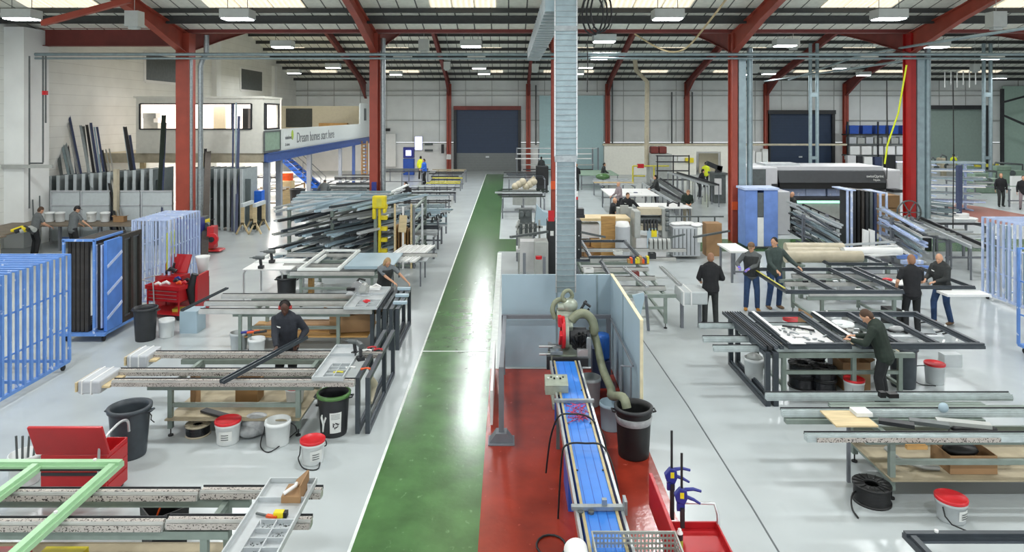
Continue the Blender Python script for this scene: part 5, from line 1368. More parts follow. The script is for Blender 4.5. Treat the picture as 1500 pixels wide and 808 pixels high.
# banner
t = thing('banner', 'long pale banner with grey slogan and green leaf mark on the mezzanine parapet', 'banner', (XM+.06,36,3.3))
yb0, yb1 = XM/(413-VX)*F, XM/(524-VX)*F
m = MB(); m.box(XM+.035,XM+.05,yb0,yb1,3.3,4.22); part('sheet', m, M['signage'], t, True)
def text(body, size, loc, rot, mt, parent, name='lettering', sx=1.0):
    cu = bpy.data.curves.new(name, 'FONT'); cu.body = body; cu.size = size; cu.extrude = .004; cu.align_x = 'LEFT'
    o = bpy.data.objects.new(name, cu); COL.objects.link(o); o.data.materials.append(M[mt]); o.rotation_euler = rot; o.scale = (sx,1,1)
    q = Vector((0,0,0)); k = parent
    while k: q += k.location; k = k.parent
    me = bpy.data.meshes.new_from_object(o.evaluated_get(bpy.context.evaluated_depsgraph_get())); bpy.data.objects.remove(o)
    o = bpy.data.objects.new(name, me); COL.objects.link(o); o.rotation_euler = rot; o.scale = (sx,1,1)
    if not me.materials: me.materials.append(M[mt])
    o.location = Vector(loc)-q; o.parent = parent; return o
ytx = XM/(433-VX)*F
text('Dream homes start here', .78, (XM+.06, ytx, 3.52), (R(90),0,R(90)), 'letter_grey', t, sx=1.0)
m = MB(); yl_ = XM/(427-VX)*F; m.ball((XM+.05,yl_,3.95),.012,.2,.26,12,8); part('leaf_mark', m, M['leaf_green'], t, True, label='green leaf logo')
text('windows', .3, (XM+.06, XM/(416-VX)*F, 3.75), (R(90),0,R(90)), 'letter_grey', t, 'logo_text'); text('& doors', .22, (XM+.06, XM/(416-VX)*F, 3.42), (R(90),0,R(90)), 'letter_grey', t, 'logo_text')
# display frame below office at its right end
t = thing('display_frame', 'dark framed glazed sample at the near end of the parapet', 'window', (XM+.1,32.6,3.3))
ya_, yb_ = XM/(389-VX)*F+.0, XM/(409-VX)*F
m = MB(); m.box(XM+.04,XM+.09,ya_-.4,ya_-.3,3.25,4.25); m.box(XM+.04,XM+.09,yb_-.1,yb_,3.25,4.25); m.box(XM+.04,XM+.09,ya_-.3,yb_-.1,3.25,3.32); m.box(XM+.04,XM+.09,ya_-.3,yb_-.1,4.18,4.25); part('frame', m, M['machine_dk'], t, True)
m = MB(); m.box(XM+.04,XM+.06,ya_-.3,yb_-.1,3.32,4.18); part('pane', m, M['green_machine'], t, True)
# dark windows high on the gable wall
for k, (u0,u1,v0,v1) in enumerate(((212,257,82,119),(352,383,103,132))):
    ya, yb = XL/(u0-VX)*F, XL/(u1-VX)*F; ym = (ya+yb)/2
    t = thing('wall_vent', ['large louvred dark opening high on the left gable wall','smaller dark square opening with white frame on the gable wall'][k], 'vent', (XL,ym,Z(v1,ym)))
    m = MB(); m.box(XL+.01,XL+.05,ya,yb,Z(v1,ym),Z(v0,ym)); part('panel', m, M['machine_dk'], t, True)
    m = MB(); z0_, z1_ = Z(v1,ym), Z(v0,ym)
    m.box(XL+.01,XL+.08,ya-.15,ya,z0_-.1,z1_+.1); m.box(XL+.01,XL+.08,yb,yb+.15,z0_-.1,z1_+.1); m.box(XL+.01,XL+.08,ya,yb,z0_-.15,z0_); m.box(XL+.01,XL+.08,ya,yb,z1_,z1_+.1); part('frame', m, M['white'], t, True)
# stairs
t = thing('staircase', 'blue stringered staircase with dark treads rising to the mezzanine', 'stairs', (-12.9,42,0))
n = 13; xa, xb = -14.6, -11.4
for s in (0,1.1):
    m = MB(); m.bar((xa,41.6+s,3.1),(xb,41.6+s,.1),.06,.3,up=(0,1,0)); 
    m.v = []; m.f = []; m.sm = []
    m.prism([(xa,3.22),(xa,2.85),(xb,.0),(xb+.15,.0),(xb+.15,.3)], 41.6+s, 41.66+s, 'Y'); part('stringer', m, M['blue_bright'], t, True, label='blue stringer')
for i in range(n):
    f = (i+.5)/n; m = MB(); x = xa+(xb-xa)*f; z = 3.05-2.9*f; m.box(x-.14,x+.14,41.55,42.8,z,z+.04); part('tread', m, M['charcoal'], t, True)
for s in (0,1.1):
    m = MB(); m.tube([(xa,41.6+s,4.1),(xb,41.6+s,1.15)],.025,6); m.tube([(xa,41.6+s,3.7),(xb,41.6+s,.75)],.018,6)
    for f in (0,.33,.66,1): m.tube([(xa+(xb-xa)*f,41.6+s,3.1-2.9*f),(xa+(xb-xa)*f,41.6+s,4.1-2.95*f)],.025,6)
    part('handrail', m, M['steel_post'], t, True)
# things below the mezzanine
bar_bench('bench of white bars below the mezzanine near the posts', 385, 432, 266, 279, 5, z=1.0, mats=('white','alu_matt','machine_dk'), seed=20, frame='card_dk')
bar_bench('upper bench of pale bars farther under the mezzanine', 372, 440, 252, 262, 4, z=1.1, mats=('alu_matt','white','brown_dark'), seed=21)
m = MB(); q = Vector((X(420,38),38,1.5)); m.box(q.x-.3,q.x+.3,37.8,38.2,1.35,1.75); small('storage_crate','orange red crate on the far bench under the mezzanine','crate',m,'orange')
single('shelf_stand','low stand under the orange crate','stand',MB().box(q.x-.35,q.x+.35,37.7,38.3,0,1.34),M['wood_lt'])
m = MB(); q = Vector((X(378,31.3),31.0,0)); m.box(q.x-.25,q.x+.3,30.9,31.3,.9,1.55); small('crate','blue crate of parts on a stand behind the trestles','crate',m,'blue_bright')
single('low_cabinet','dark low cabinet under the blue crate','cabinet',MB().box(q.x-.3,q.x+.35,30.85,31.35,0,.89),M['charcoal'])
make_bin('dark bin under the mezzanine beyond the posts', (X(436,37),37,0), .42,.36,1.0,'charcoal', handles=False)
m = MB(); 
t = thing('bottle_rack','tall narrow brown rack with notches under the mezzanine end','rack',(X(534,52),52,0))
m = MB(); m.box(-.25,-.15,-.1,.1,0,3.0); m.box(.15,.25,-.1,.1,0,3.0); part('side', m, M['card'], t)
for k in range(11):
    m = MB(); m.box(-.15,.15,-.12,.12,.2+k*.25,.3+k*.25); part('shelf', m, M['card_dk'], t)
# back-left wall: kiosk and screen, notices
t = thing('kiosk', 'blue machine kiosk with lit screen against the back wall', 'machine', (X(599,57),57,0))
m = MB(); m.box(-.45,.45,-.3,.3,0,1.35); part('cabinet', m, M['bin_blue'], t, bevel=.03)
m = MB(); m.box(-.45,.45,-.25,.3,1.4,2.3); part('screen_hood', m, M['clamp_blue'], t, bevel=.03)
m = MB(); m.box(-.22,.22,-.27,-.255,1.6,2.05); part('screen', m, M['screen_lit'], t)
t = thing('notice_board', 'bright lit notice panel on the back wall above the kiosk', 'screen', (X(613,60.6),60.6,1.9))
m = MB(); m.box(-.3,.3,0,.08,0,1.15); part('screen', m, M['screen_lit'], t)
m = MB(); m.box(-.36,.36,.02,.1,-.05,1.2); part('bezel', m, M['white'], t)
for k in range(2):
    m = MB(); m.box(X(622,60.6),X(634,60.6),60.6,60.7,1.75+k*.55,1.85+k*.55+.08); small('wall_sign','grey lettered sign beside the lit notice panel, ' + ['lower','upper'][k],'sign',m,'machine_dk')
m = MB(); m.box(X(563,60.7),X(580,60.7),60.5,60.8,.4,3.3); small('cabinet','tall white cabinet on the back wall left of the kiosk','cabinet',m,'cladding_low')
m = MB(); m.box(X(562,60.6),X(571,60.6),60.7,60.8,Z(192,60.7),Z(188,60.7)); small('exit_sign','small dark sign high on the back wall left','sign',m,'charcoal')
m = MB(); m.box(X(646,60),X(650,60),60.2,60.4,1.6,2.4); small('extinguisher','dark fire extinguisher by the red wall column','extinguisher',m,'charcoal')
# ============================================================ CENTRE
# booth round the saw
t = thing('booth_screen', 'pale blue-grey screen booth round the saw with cream top edge', 'screen', (1,12,0))
xl, xr, yb_, yf = X(735,13.5), 2.03, 13.5, 10.5; zt = 1.84
m = MB(); m.box(xl,xr,yb_,yb_+.05,.02,zt); part('back_panel', m, M['booth'], t, True)
m = MB(); m.box(xr,xr+.05,yf,yb_+.05,.02,zt); part('side_panel', m, M['booth'], t, True)
m = MB(); m.box(xr,xr+.055,yf,yb_+.05,zt,zt+.012); m.box(xr+.0,xr+.05,yf-.012,yf,.02,zt); part('edge_strip', m, M['booth_edge'], t, True, label='cream edge strip')
m = MB(); m.box(.95,.98,yb_-.01,yb_,.02,zt); m.box(1.75,1.78,yb_-.01,yb_,.02,zt); m.box(xr-.012,xr,12,12.03,.02,zt); part('seam', m, M['galv_duct'], t, True)
t = thing('guard_rail', 'dark grey guard rail on posts at the left of the saw booth', 'rail', (-.1,10.5,0))
yy = 13.15
m = MB(); m.box(xl-.0,xl+.07,yy-.03,yy+.04,0,1.08); m.box(xl,xr-.05,yy-.03,yy+.04,1.08,1.15); m.box(xr-.13,xr-.05,yy-.03,yy+.04,.0,1.08); part('back_frame', m, M['steel_post'], t, True)
m = MB(); m.box(-.14,-.06,10.42,10.5,.012,1.15); m.bar((-.1,10.5,1.11),(-.06,yy-.03,1.11),.07,.07); part('front_post', m, M['steel_post'], t, True)
m = MB(); m.prism([(-.3,0),(.1,0),(-.02,.16),(-.18,.16)],10.36,10.56,'Y'); m.box(-.3,.1,10.3,10.62,0,.02); part('foot_plate', m, M['steel_post'], t, True)
m = MB(); m.tube([(xr-.06,13.05,1.1),(xr-.06,10.75,1.05)],.02,6); m.tube([(xr-.1,10.7,1.05),(xr-.1,10.7,.1)],.015,6); m.tube([(xr-.25,10.75,1.05),(xr-.25,10.75,.1)],.015,6); m.tube([(xr-.25,10.75,1.05),(xr-.08,10.72,1.05)],.015,6); part('side_tube', m, M['steel_post'], t, True)
m = MB(); m.box(xl-.16,xl-.12,10.9,13.3,.05,.6); small('skirting_board','pale low board edge between the walkway and the guard rail','board',m,'white')
# conveyor
x0_, x1_ = .70, 1.2; ya, yb_c = 5.2, 11.4
t = thing('conveyor', 'blue infeed conveyor table with silver side rails', 'conveyor', ((x0_+x1_)/2,8.5,0))
m = MB(); m.box(x0_+.06,x1_-.06,ya,yb_c,.84,.885); part('bed', m, M['conv_blue'], t, True, label='blue bed')
m = MB()
for i in range(3): x = x0_+.12+i*.1; m.box(x,x+.006,ya,yb_c,.885,.888)
part('bed_seam', m, M['conv_side'], t, True)
m = MB()
for x in (x0_,x1_-.03): m.box(x,x+.03,ya,yb_c,.78,.9)
part('side_rail', m, M['alu'], t, True, label='silver side rail')
m = MB()
for x in (x0_+.06,x1_-.09): m.box(x,x+.03,ya,yb_c,.886,.9)
part('guide_strip', m, M['gold_rail'], t, True, label='brass coloured guide strip')
m = MB(); m.box(x0_+.05,x1_-.05,ya,yb_c,.6,.78); part('side_panel', m, M['conv_side'], t, True)
for y in (6.0,8.6,11.0):
    m = MB(); m.box(x0_+.06,x0_+.16,y,y+.7 if y == 8.6 else y+.12,.0,.6); m.box(x1_-.14,x1_-.06,y,y+.12,.0,.6); part('leg', m, M['conv_side'], t, True)
m = MB()
for y in (7.9,9.1,10.2): 
    m.cyl((x0_+.1,y,.888),.012,.01,8); m.cyl((x1_-.1,y,.888),.012,.01,8)
part('bolt', m, M['charcoal'], t, True)
for k,(y,lab) in enumerate(((7.1,'near'),(9.75,'far'))):
    s_ = thing('stop_bracket', 'grey clamping bracket across the conveyor, the %s one' % lab, 'bracket', ((x0_+x1_)/2,y,.9))
    m = MB(); m.box(x0_-.04,x1_+.03,y-.03,y+.03,.902,.94); 
    if k == 0: m.box(x1_+.0,x1_+.03,y-.08,y+.05,.88,1.02); m.box(x0_+.28,x0_+.33,y-.01,y+.04,.94,1.0)
    part('bar', m, M['galv'], s_, True)
    if k == 0: m = MB(); m.cyl((x0_+.05,y-.05,.86),.03,.05,12); m.cyl((x0_+.16,y-.05,.86),.03,.05,12); part('knob', m, M['machine_dk'], s_, True)
m = MB(); m.tube([(.52,9.35,.1),(.58,9.3,.6),(.68,9.2,.93),(.85,9.2,.97),(1.1,9.15,.94),(1.28,9.0,.7),(1.3,8.9,.1)],.012,6); small('air_line','black cable looped over the far part of the conveyor','cable',m,'black')
m = MB(); m.tube([(.62,8.45,.0),(.66,8.4,.75),(.72,8.4,.94),(.95,8.4,.96),(1.18,8.35,.93),(1.3,8.1,.6),(1.32,8.0,.05)],.012,6); small('air_line','black cable looped over the middle of the conveyor','cable',m,'black')
m = MB(); m.tube([(.5+.17*math.cos(a*.42),7.9+.2*math.sin(a*.42),.02) for a in range(15)],.012,6,True); small('air_line','black cable ring on the red floor left of the conveyor','cable',m,'black')
m = MB(); m.tube([(.3,6.4,.02),(.42,6.75,.02),(.6,6.85,.02),(.72,6.7,.03)],.012,6); small('air_line','black cable end on the red floor at the bottom edge','cable',m,'black')
rng = random.Random(4); m = MB()
for k in range(14):
    c = Vector((.95,9.35,.9)); m.tube([c+Vector((rng.uniform(-.16,.16),rng.uniform(-.3,.3),rng.uniform(.0,.05))) for _ in range(4)],.004,4)
small('swarf','tangle of pink plastic swarf on the blue conveyor','swarf',m,'wire_pink')['kind'] = 'stuff'
# control box
t = thing('control_box', 'grey control box with buttons beside the conveyor', 'control box', (X(815,10.2),10.2,0))
m = MB(); m.box(-.17,.17,-.1,.12,.86,1.0); m.prism([(-.12,1.0),(.12,1.08),(.12,1.0)],-.17,.17,'X'); part('case', m, M['saw_grey'], t)
m = MB(); m.box(.0,.05,0,.05,.0,.86); part('stand', m, M['machine_dk'], t)
for k in range(6): m = MB(); m.cyl((-.12+k*.045,.02+.04*(k%2),1.05),.014,.02,10); part('button', m, M['black' if k % 3 else 'paper'], t)
# the saw
ys = 12.0; xs = X(832,ys)
t = thing('mitre_cutting_saw', 'grey and red cutting saw standing at the head of the blue conveyor', 'saw', (xs,ys,0))
m = MB(); m.box(-.3,.3,-.45,.4,0,.12); m.box(-.22,.22,-.35,.3,.12,.78); part('pedestal', m, M['saw_grey'], t, bevel=.02)
m = MB(); m.cyl((0,-.1,.78),.36,.1,32); m.cyl((0,-.1,.88),.28,.03,32); part('turntable', m, M['saw_grey'], t)
m = MB(); m.box(-.36,-.3,-.16,-.12,.9,1.05); m.box(.18,.36,-.16,-.12,.9,1.05); m.box(-.36,-.12,-.14,-.12,.9,1.02); part('fence', m, M['galv'], t)
m = MB(); m.cyl((-.1,-.12,1.22),.25,.09,28,'X'); part('blade_guard', m, M['saw_grey'], t)
m = MB(); m.lathe([(.25,0),(.275,.0),(.275,.06),(.25,.06),(.25,0)],28,(-.13,-.12,1.22),'X'); part('guard_edge', m, M['lid_red'], t, label='red guard edge')
m = MB(); m.prism([(-.40,1.24),(-.36,1.18),(-.05,.93),(.0,.98),(-.3,1.3)],-.17,-.12,'X'); m.box(-.19,-.13,-.3,-.12,1.36,1.52); part('red_shield', m, M['lid_red'], t)
m = MB(); m.cyl((.02,-.12,1.16),.14,.28,20,'X'); m.cyl((.3,-.12,1.16),.10,.06,20,'X'); m.box(.05,.28,-.28,-.1,1.0,1.12); part('motor', m, M['charcoal'], t)
m = MB(); m.bar((.0,.25,.9),(.0,.1,1.5),.2,.18,up=(0,1,0)); m.bar((.0,.1,1.5),(.0,-.22,1.3),.14,.12); m.box(-.2,.1,-.05,.22,1.34,1.56); part('arm', m, M['saw_grey'], t, bevel=.02)
m = MB(); m.cyl((-.2,.06,1.46),.13,.34,20,'X'); m.ball((.03,.05,1.64),.15,.14,.13,16,10); m.cyl((-.18,.02,1.62),.07,.22,14,'X'); part('pivot_housing', m, M['saw_grey'], t)
m = MB(); m.tube([(-.22,.0,1.42),(-.27,.02,1.56),(-.22,.05,1.7),(-.1,.06,1.74),(0,.05,1.7)],.045,10); m.tube([(.02,.06,1.72),(.08,.06,1.8),(.03,.04,1.9),(-.06,.02,1.88),(-.1,0,1.78),(-.02,0,1.7)],.035,8); part('cable_loop', m, M['hose'], t)
m = MB(); m.tube([(.05,-.1,1.42),(.16,-.1,1.52),(.28,-.1,1.54),(.4,-.1,1.44),(.45,-.12,1.28),(.43,-.1,1.2)],.078,12); part('dust_elbow', m, M['hose'], t)
m = MB(); m.tube([(.22,.05,1.55),(.33,.05,1.72)],.022,6); m.tube([(.28,.05,1.70),(.4,.03,1.62)],.026,6); m.tube([(.22,.05,1.42),(.38,.05,1.58)],.02,6); part('lever', m, M['charcoal'], t)
m = MB(); m.tube([(-.22,-.2,1.0),(-.52,-.2,1.0)],.02,8); m.tube([(-.22,-.3,.9),(-.52,-.3,.9)],.02,8); part('side_rod', m, M['alu'], t)
m = MB(); rg = random.Random(2)
for k in range(14): a = k*.8; m.tube([(.14+.12*math.cos(a),-.32,1.12+.14*math.sin(a)),(.22+.11*math.cos(a+1),-.36,1.1+.14*math.sin(a+1)),(.2+.1*math.cos(a+2),-.34,1.2+.1*math.sin(a+2)),(.17,-.28,.92)],.014,5)
part('cable_bundle', m, M['black'], t)
m = MB(); m.box(-.33,-.12,-.36,-.2,.9,.97); m.cyl((-.22,-.3,.97),.07,.05,16); m.box(.28,.36,-.4,-.3,.86,1.2); part('clamp_plate', m, M['galv'], t, bevel=.005)
m = MB(); m.box(-.3,.3,-.5,-.42,.76,.9); m.box(-.4,-.33,-.48,-.4,.7,.92); part('infeed_roller', m, M['charcoal'], t)
m = MB(); m.box(.12,.3,-.42,-.3,.86,1.02); m.cyl((.2,-.43,.96),.06,.05,12,'Y'); part('clamp_head', m, M['alu'], t)
m = MB(); hp = [Vector((xs+.42,ys-.05,1.3)),Vector((xs+.5,ys-.1,1.0)),Vector((xs+.55,ys-.4,.7)),Vector((xs+.62,ys-.9,.55)),Vector((1.62,10.65,.62)),Vector((1.72,10.2,.78)),Vector((1.76,10.1,.66))]
m.tube(hp,.068,12); small('dust_hose','grey-green flexible dust hose running down into the black bin','hose',m,'hose')
t = make_bin('large black bin with clear liner beside the conveyor', (X(928,10.05),10.05,0), .27,.22,.72,'black','charcoal',liner='plastic_bag')
make_pail('tall white drum behind the saw, nearer the conveyor', (X(866,11.6),11.8,0), .19,.48,None,body='bucket_grey',sticker=False)
make_pail('white drum right of the dust hose by the booth side', (X(898,10.75),10.9,0), .19,.42,None,body='booth',sticker=False)
t = thing('drum', 'blue plastic drum standing on a dark stand in the booth corner', 'drum', (X(882,12.6),12.6,0))
m = MB(); m.lathe([(.001,.5),(.12,.5),(.14,.55),(.14,.9),(.12,.96),(.001,.96)],22); part('body', m, M['blue_drum'], t)
m = MB(); m.box(-.13,.13,-.13,.13,0,.5); part('stand', m, M['mauve'], t)
m = MB(); m.box(X(867,12.2),X(878,12.2),12.1,12.3,0,.85); small('dark_canister','dark blue canister between the saw and the blue drum','canister',m,'mauve')
# perforated basket and tube
t = thing('perforated_basket', 'galvanised perforated basket at the near end of the conveyor', 'basket', (1.2,6.2,.9))
bx0, bx1, by0, by1, bz0, bz1 = X(868,6.5), X(982,6.5)+.04, 5.75, 6.5, .78, 1.02
m = MB(); nx, nz = 22, 5
dx = (bx1-bx0)/nx; dz = (bz1-bz0)/nz
for i in range(nx+1): m.box(bx0+i*dx-.007,bx0+i*dx+.007,by1-.004,by1,bz0,bz1)
for j in range(nz+1): m.box(bx0,bx1,by1-.003,by1+.001,bz0+j*dz-.01,bz0+j*dz+.01)
ny = 14; dy = (by1-by0)/ny
for s in (bx0,bx1):
    for i in range(ny): m.box(s-.002,s+.002,by0+i*dy-.007,by0+i*dy+.007,bz0,bz1)
    for j in range(nz+1): m.box(s-.001,s+.003,by0,by1,bz0+j*dz-.01,bz0+j*dz+.01)
part('perforated_wall', m, M['perf'], t, True)
m = MB(); m.box(bx0,bx1,by0,by1,bz0-.004,bz0); part('bottom', m, M['perf'], t, True)
m = MB(); m.box(bx0-.012,bx1+.012,by1,by1+.014,bz1-.004,bz1+.014); m.box(bx0-.012,bx0+.002,by0,by1,bz1-.004,bz1+.014); m.box(bx1-.002,bx1+.012,by0,by1,bz1-.004,bz1+.014); m.box(bx0-.012,bx1+.012,by0-.014,by0,bz1-.004,bz1+.014); part('rolled_rim', m, M['perf'], t, True)
m = MB(); m.box(bx0+.1,bx0+.14,by0+.1,by0+.14,0,bz0-.01); m.box(bx1-.14,bx1-.1,by0+.1,by0+.14,0,bz0-.01); m.box(bx1-.14,bx1-.1,by1-.14,by1-.1,0,bz0-.01); m.box(bx0+.1,bx0+.14,by1-.14,by1-.1,0,bz0-.01); part('leg', m, M['steel_post'], t, True)
t = thing('roll', 'white plastic roll end lying beside the perforated basket', 'roll', (.63,5.9,.85))
m = MB(); m.cyl((0,-.5,.11),.11,.95,28,'Y'); part('roll', m, M['white'], t)
m = MB(); m.box(-.06,.06,-.3,.3,-.85,.0); part('support', m, M['steel_post'], t)
# red tray trolley with clamps
t = thing('tray_trolley', 'open red tray trolley with chrome handles, bottom centre right', 'tool trolley', (2.05,6.6,0))
xa_, xb2, y0t, y1t, zz = 1.62, 2.22, 6.0, 7.25, .62
m = MB(); m.box(xa_,xb2,y0t,y1t,zz-.05,zz); m.box(xb2-.02,xb2,y0t,y1t,zz,zz+.07); m.box(xa_,xb2,y1t-.02,y1t,zz,zz+.07); m.box(xa_+.03,xb2,y0t,y0t+.02,zz,zz+.07); part('tray', m, M['tool_red'], t, True, bevel=.004)
m = MB(); m.box(xa_-.02,xa_+.02,y0t,y1t+.5,zz-.05,zz+.32); part('side_panel', m, M['tool_red'], t, True, bevel=.006, label='tall red side panel')
m = MB(); m.box(xa_+.05,xb2-.05,y0t+.05,y1t,.1,.14); part('lower_tray', m, M['tool_red'], t, True)
for x in (xa_+.02,xb2-.05):
    for y in (y0t+.05,y1t-.1):
        m = MB(); m.box(x,x+.03,y,y+.03,.1,zz-.05); part('leg', m, M['tool_red'], t, True)
        m = MB(); m.cyl((x,y+.015,.05),.05,.03,12,'X'); part('castor', m, M['rubber'], t, True)
for y in (y1t-.05,y0t+.28):
    m = MB(); m.tube([(xb2-.35,y+.08,zz+.25),(xb2-.02,y+.08,zz+.24),(xb2,y+.02,zz+.16),(xb2,y,zz+.05)] if y > 6.8 else [(xa_+.2,y,zz+.18),(xb2+.12,y,zz+.18),(xb2+.13,y-.05,zz+.05)],.017,8); part('handle', m, M['alu'], t, True, label='chrome handle')
t = thing('spray_can', 'spray can with white cap and lime label standing in the red tray', 'spray can', (1.73,6.88,zz+.005))
m = MB(); m.cyl((0,0,0),.034,.1,18); part('lower_label', m, M['leaf_green'], t, label='lime lower half')
m = MB(); m.cyl((0,0,.1),.034,.06,18); part('can', m, M['charcoal'], t)
m = MB(); m.lathe([(.034,.16),(.03,.175),(.018,.18),(.018,.205),(.001,.205)],18); part('cap', m, M['white'], t)
def clamp(label, p, rz, hh):
    t = thing('bar_clamp', label, 'clamp', p, rz)
    m = MB(); m.box(-.012,.012,-.006,.006,0,hh); part('bar', m, M['black'], t)
    m = MB(); m.prism([(-.06,-.02),(.03,-.05),(.06,.02),(.05,.1),(-.02,.12),(-.08,.05)],-.03,.03,'Y'); part('head', m, M['clamp_blue'], t, bevel=.008)
    m = MB(); m.tube([(.03,0,.1),(.12,0,.11),(.2,0,.09)],[.02,.018,.014],8); m.tube([(.04,0,.03),(.12,0,.0),(.19,0,-.04)],[.02,.018,.012],8); part('trigger_handle', m, M['clamp_blue'], t)
    m = MB(); m.box(-.02,.02,-.036,-.03,.02,.08); part('badge', m, M['yellow'], t, label='yellow badge')
    m = MB(); m.box(-.05,.03,-.02,.02,-.12,-.04); part('jaw', m, M['clamp_blue'], t)
    return t
clamp('blue quick clamp with long black bar at the red tray, the farther one', (1.78,7.42,1.05), 0, .52)
clamp('blue quick clamp with black bar at the red tray, the nearer lower one', (1.82,7.15,.98), -.1, .48)
m = MB(); m.box(1.76,1.8,7.38,7.42,.62,1.0); m.box(1.8,1.84,7.1,7.14,.7,.9); small('clamp_rest','short dark rest holding the two blue clamps','rest',m,'charcoal')

# ---- dark cabinets and machines behind the booth
yk = 20.0
t = thing('machine_cabinet', 'tall dark machine cabinet behind the grey trunking', 'cabinet', (X(826,yk),yk,0))
m = MB(); m.box(X(802,yk),X(852,yk),yk,yk+.6,0,Z(323,yk)); part('cabinet', m, M['charcoal'], t, True, bevel=.02)
m = MB()
for v in (345,365,380): 
    m.cyl((X(848,yk),yk-.02,Z(v,yk)),.018,.02,8,'Y')
part('bolt', m, M['alu'], t, True)
m = MB(); m.box(X(803,yk),X(812,yk),yk-.015,yk-.003,Z(323,yk)-.02,Z(308,yk)); part('warning_plate', m, M['lid_red'], t, True, label='red warning plate')
m = MB(); m.box(X(806,yk),X(811,yk),yk-.01,yk,Z(345,yk),Z(338,yk)); part('label_plate', m, M['paper'], t, True)
t = thing('monitor_box', 'dark box with red lamp on the machine cabinet', 'monitor', (X(845,yk),yk,Z(316,yk)))
m = MB(); m.box(X(839,yk),X(855,yk),yk-.1,yk+.2,Z(314,yk),Z(305,yk)); m.box(X(839,yk),X(856,yk),yk-.15,yk+.3,Z(318,yk),Z(314,yk)); part('box', m, M['charcoal'], t, True)
m = MB(); m.box(X(839,yk),X(847,yk),yk,yk+.15,Z(305,yk),Z(293,yk)); part('stem', m, M['machine_dk'], t, True)
m = MB(); m.cyl((X(843,yk),yk+.07,Z(292.5,yk)),.08,.08,14); part('beacon', m, M['lid_red'], t, True)
m = MB(); m.cyl((X(843,yk),yk+.07,Z(288,yk)),.08,.14,14); part('beacon_top', m, M['white'], t, True)
for k, (a,b_) in enumerate((((748,347),(802,339)),((852,340),(886,347)))):
    m = MB(); p0 = Vector((X(a[0],18.5),18.5,Z(a[1],18.5))); p1 = Vector((X(b_[0],19.8),19.8,Z(b_[1],19.8))) if k == 0 else Vector((X(b_[0],18.8),18.8,Z(b_[1],18.8)))
    m.bar(p0,p1,.08,.06); small('support_bar',['grey support arm reaching left from the machine cabinet','grey support arm reaching right from the machine cabinet'][k],'arm',m,'machine_dk')
t = thing('milling_machine', 'grey copy milling machine left of the narrow red column', 'machine', (X(775,23.5),23.6,0))
m = MB(); m.box(X(757,23.4),X(784,23.4),23.3,24.0,.95,1.25); m.box(X(760,23.4),X(780,23.4),23.2,23.8,.6,.95); part('table', m, M['machine_grey'], t, True)
m = MB(); m.box(X(760,23.6),X(779,23.6),23.5,23.9,1.25,1.75); m.cyl((X(764,23.4),23.35,1.6),.09,.2,14,'Y'); m.cyl((X(773,23.4),23.35,1.6),.09,.2,14,'Y'); part('head', m, M['machine_dk'], t, True)
m = MB()
for u in (758,782): m.box(X(u,23.4)-.04,X(u,23.4)+.04,23.3,23.4,0,.95); m.box(X(u,23.4)-.04,X(u,23.4)+.04,23.9,24,0,.95)
part('leg', m, M['steel_post'], t, True)
m = MB(); m.prism([(X(783,23.6),1.2),(X(802,23.6),1.2),(X(802,23.6),1.65),(X(795,23.6),1.68),(X(786,23.6),1.9)],23.4,23.9,'Y'); part('cover', m, M['booth'], t, True)
t = thing('drill_stand', 'skeletal multi drill machine with levers beside the walkway branch', 'machine', (X(765,21.5),21.5,0))
m = MB()
for u in (760,790): m.box(X(u,21.5)-.03,X(u,21.5)+.03,21.4,21.5,0,1.7)
m.box(X(755,21.5),X(795,21.5),21.4,21.48,1.45,1.52); part('frame', m, M['machine_grey'], t, True)
for u in (763,771,777,784):
    m = MB(); m.cyl((X(u,21.4),21.4,1.2),.05,.4,12); m.tube([(X(u,21.4),21.35,1.5),(X(u,21.4)-.12,21.2,1.45)],.015,6); part('drill_head', m, M['machine_dk'], t, True)
m = MB(); m.box(X(756,21.5),X(800,21.5),21.3,21.9,.7,.8); part('table', m, M['machine_lt'], t, True)
t = thing('press_cabinet', 'grey ribbed machine cabinet with a red button at the walkway branch', 'cabinet', (X(790,19.5),19.6,0))
m = MB(); m.box(X(783,19.5),X(803,19.5),19.4,20.0,0,Z(353,19.5)); part('cabinet', m, M['machine_grey'], t, True, bevel=.02)
m = MB(); m.box(X(762,20.2),X(783,20.2),20.0,20.5,.4,Z(352,20.2)); part('side_unit', m, M['machine_lt'], t, True)
m = MB(); m.cyl((X(789,19.1),19.0,Z(378,19.1)),.09,.08,14); part('button', m, M['lid_red'], t, True)
m = MB(); m.box(X(768,18.4)-.04,X(768,18.4)+.04,18.3,18.4,.5,Z(370,18.4)); m.box(X(797,18.4)-.04,X(797,18.4)+.04,18.3,18.4,.5,Z(375,18.4)); m.box(X(753,18.4),X(800,18.4),18.2,18.5,.4,.5); m.box(X(753,18.3),X(800,18.3),18.2,18.3,0,.4); part('roller_stand', m, M['steel_post'], t, True)
bar_bench('bench of long dark bars crossing beside the walkway right of centre', 731, 800, 277, 290, 5, z=1.0, mats=('charcoal','fabric_dkgreen','alu_matt'), seed=30)
bar_bench('dark bench at the far end right of the walkway', 741, 800, 252, 262, 4, z=1.1, mats=('charcoal','anthracite'), seed=31)
t = thing('router_machine','pale metal machine with rounded castings far right of the walkway','machine',(X(768,36),36,0))
m = MB(); m.box(X(751,36),X(785,36),35.5,36.5,.3,1.1); part('bed', m, M['machine_grey'], t, True)
m = MB()
for k in range(6): m.ball((X(755+k*5.3,35.7),35.7,1.25+.12*(k%3)),.2,.2,.2,12,7)
m.bar((X(770,35.8),35.8,1.3),(X(783,35.8),35.8,1.75),.15,.15); part('casting', m, M['wrap_tube'], t, True)
t = thing('black_cabinet','black cabinet far right of the walkway by the red column','cabinet',(X(795,44),44,0))
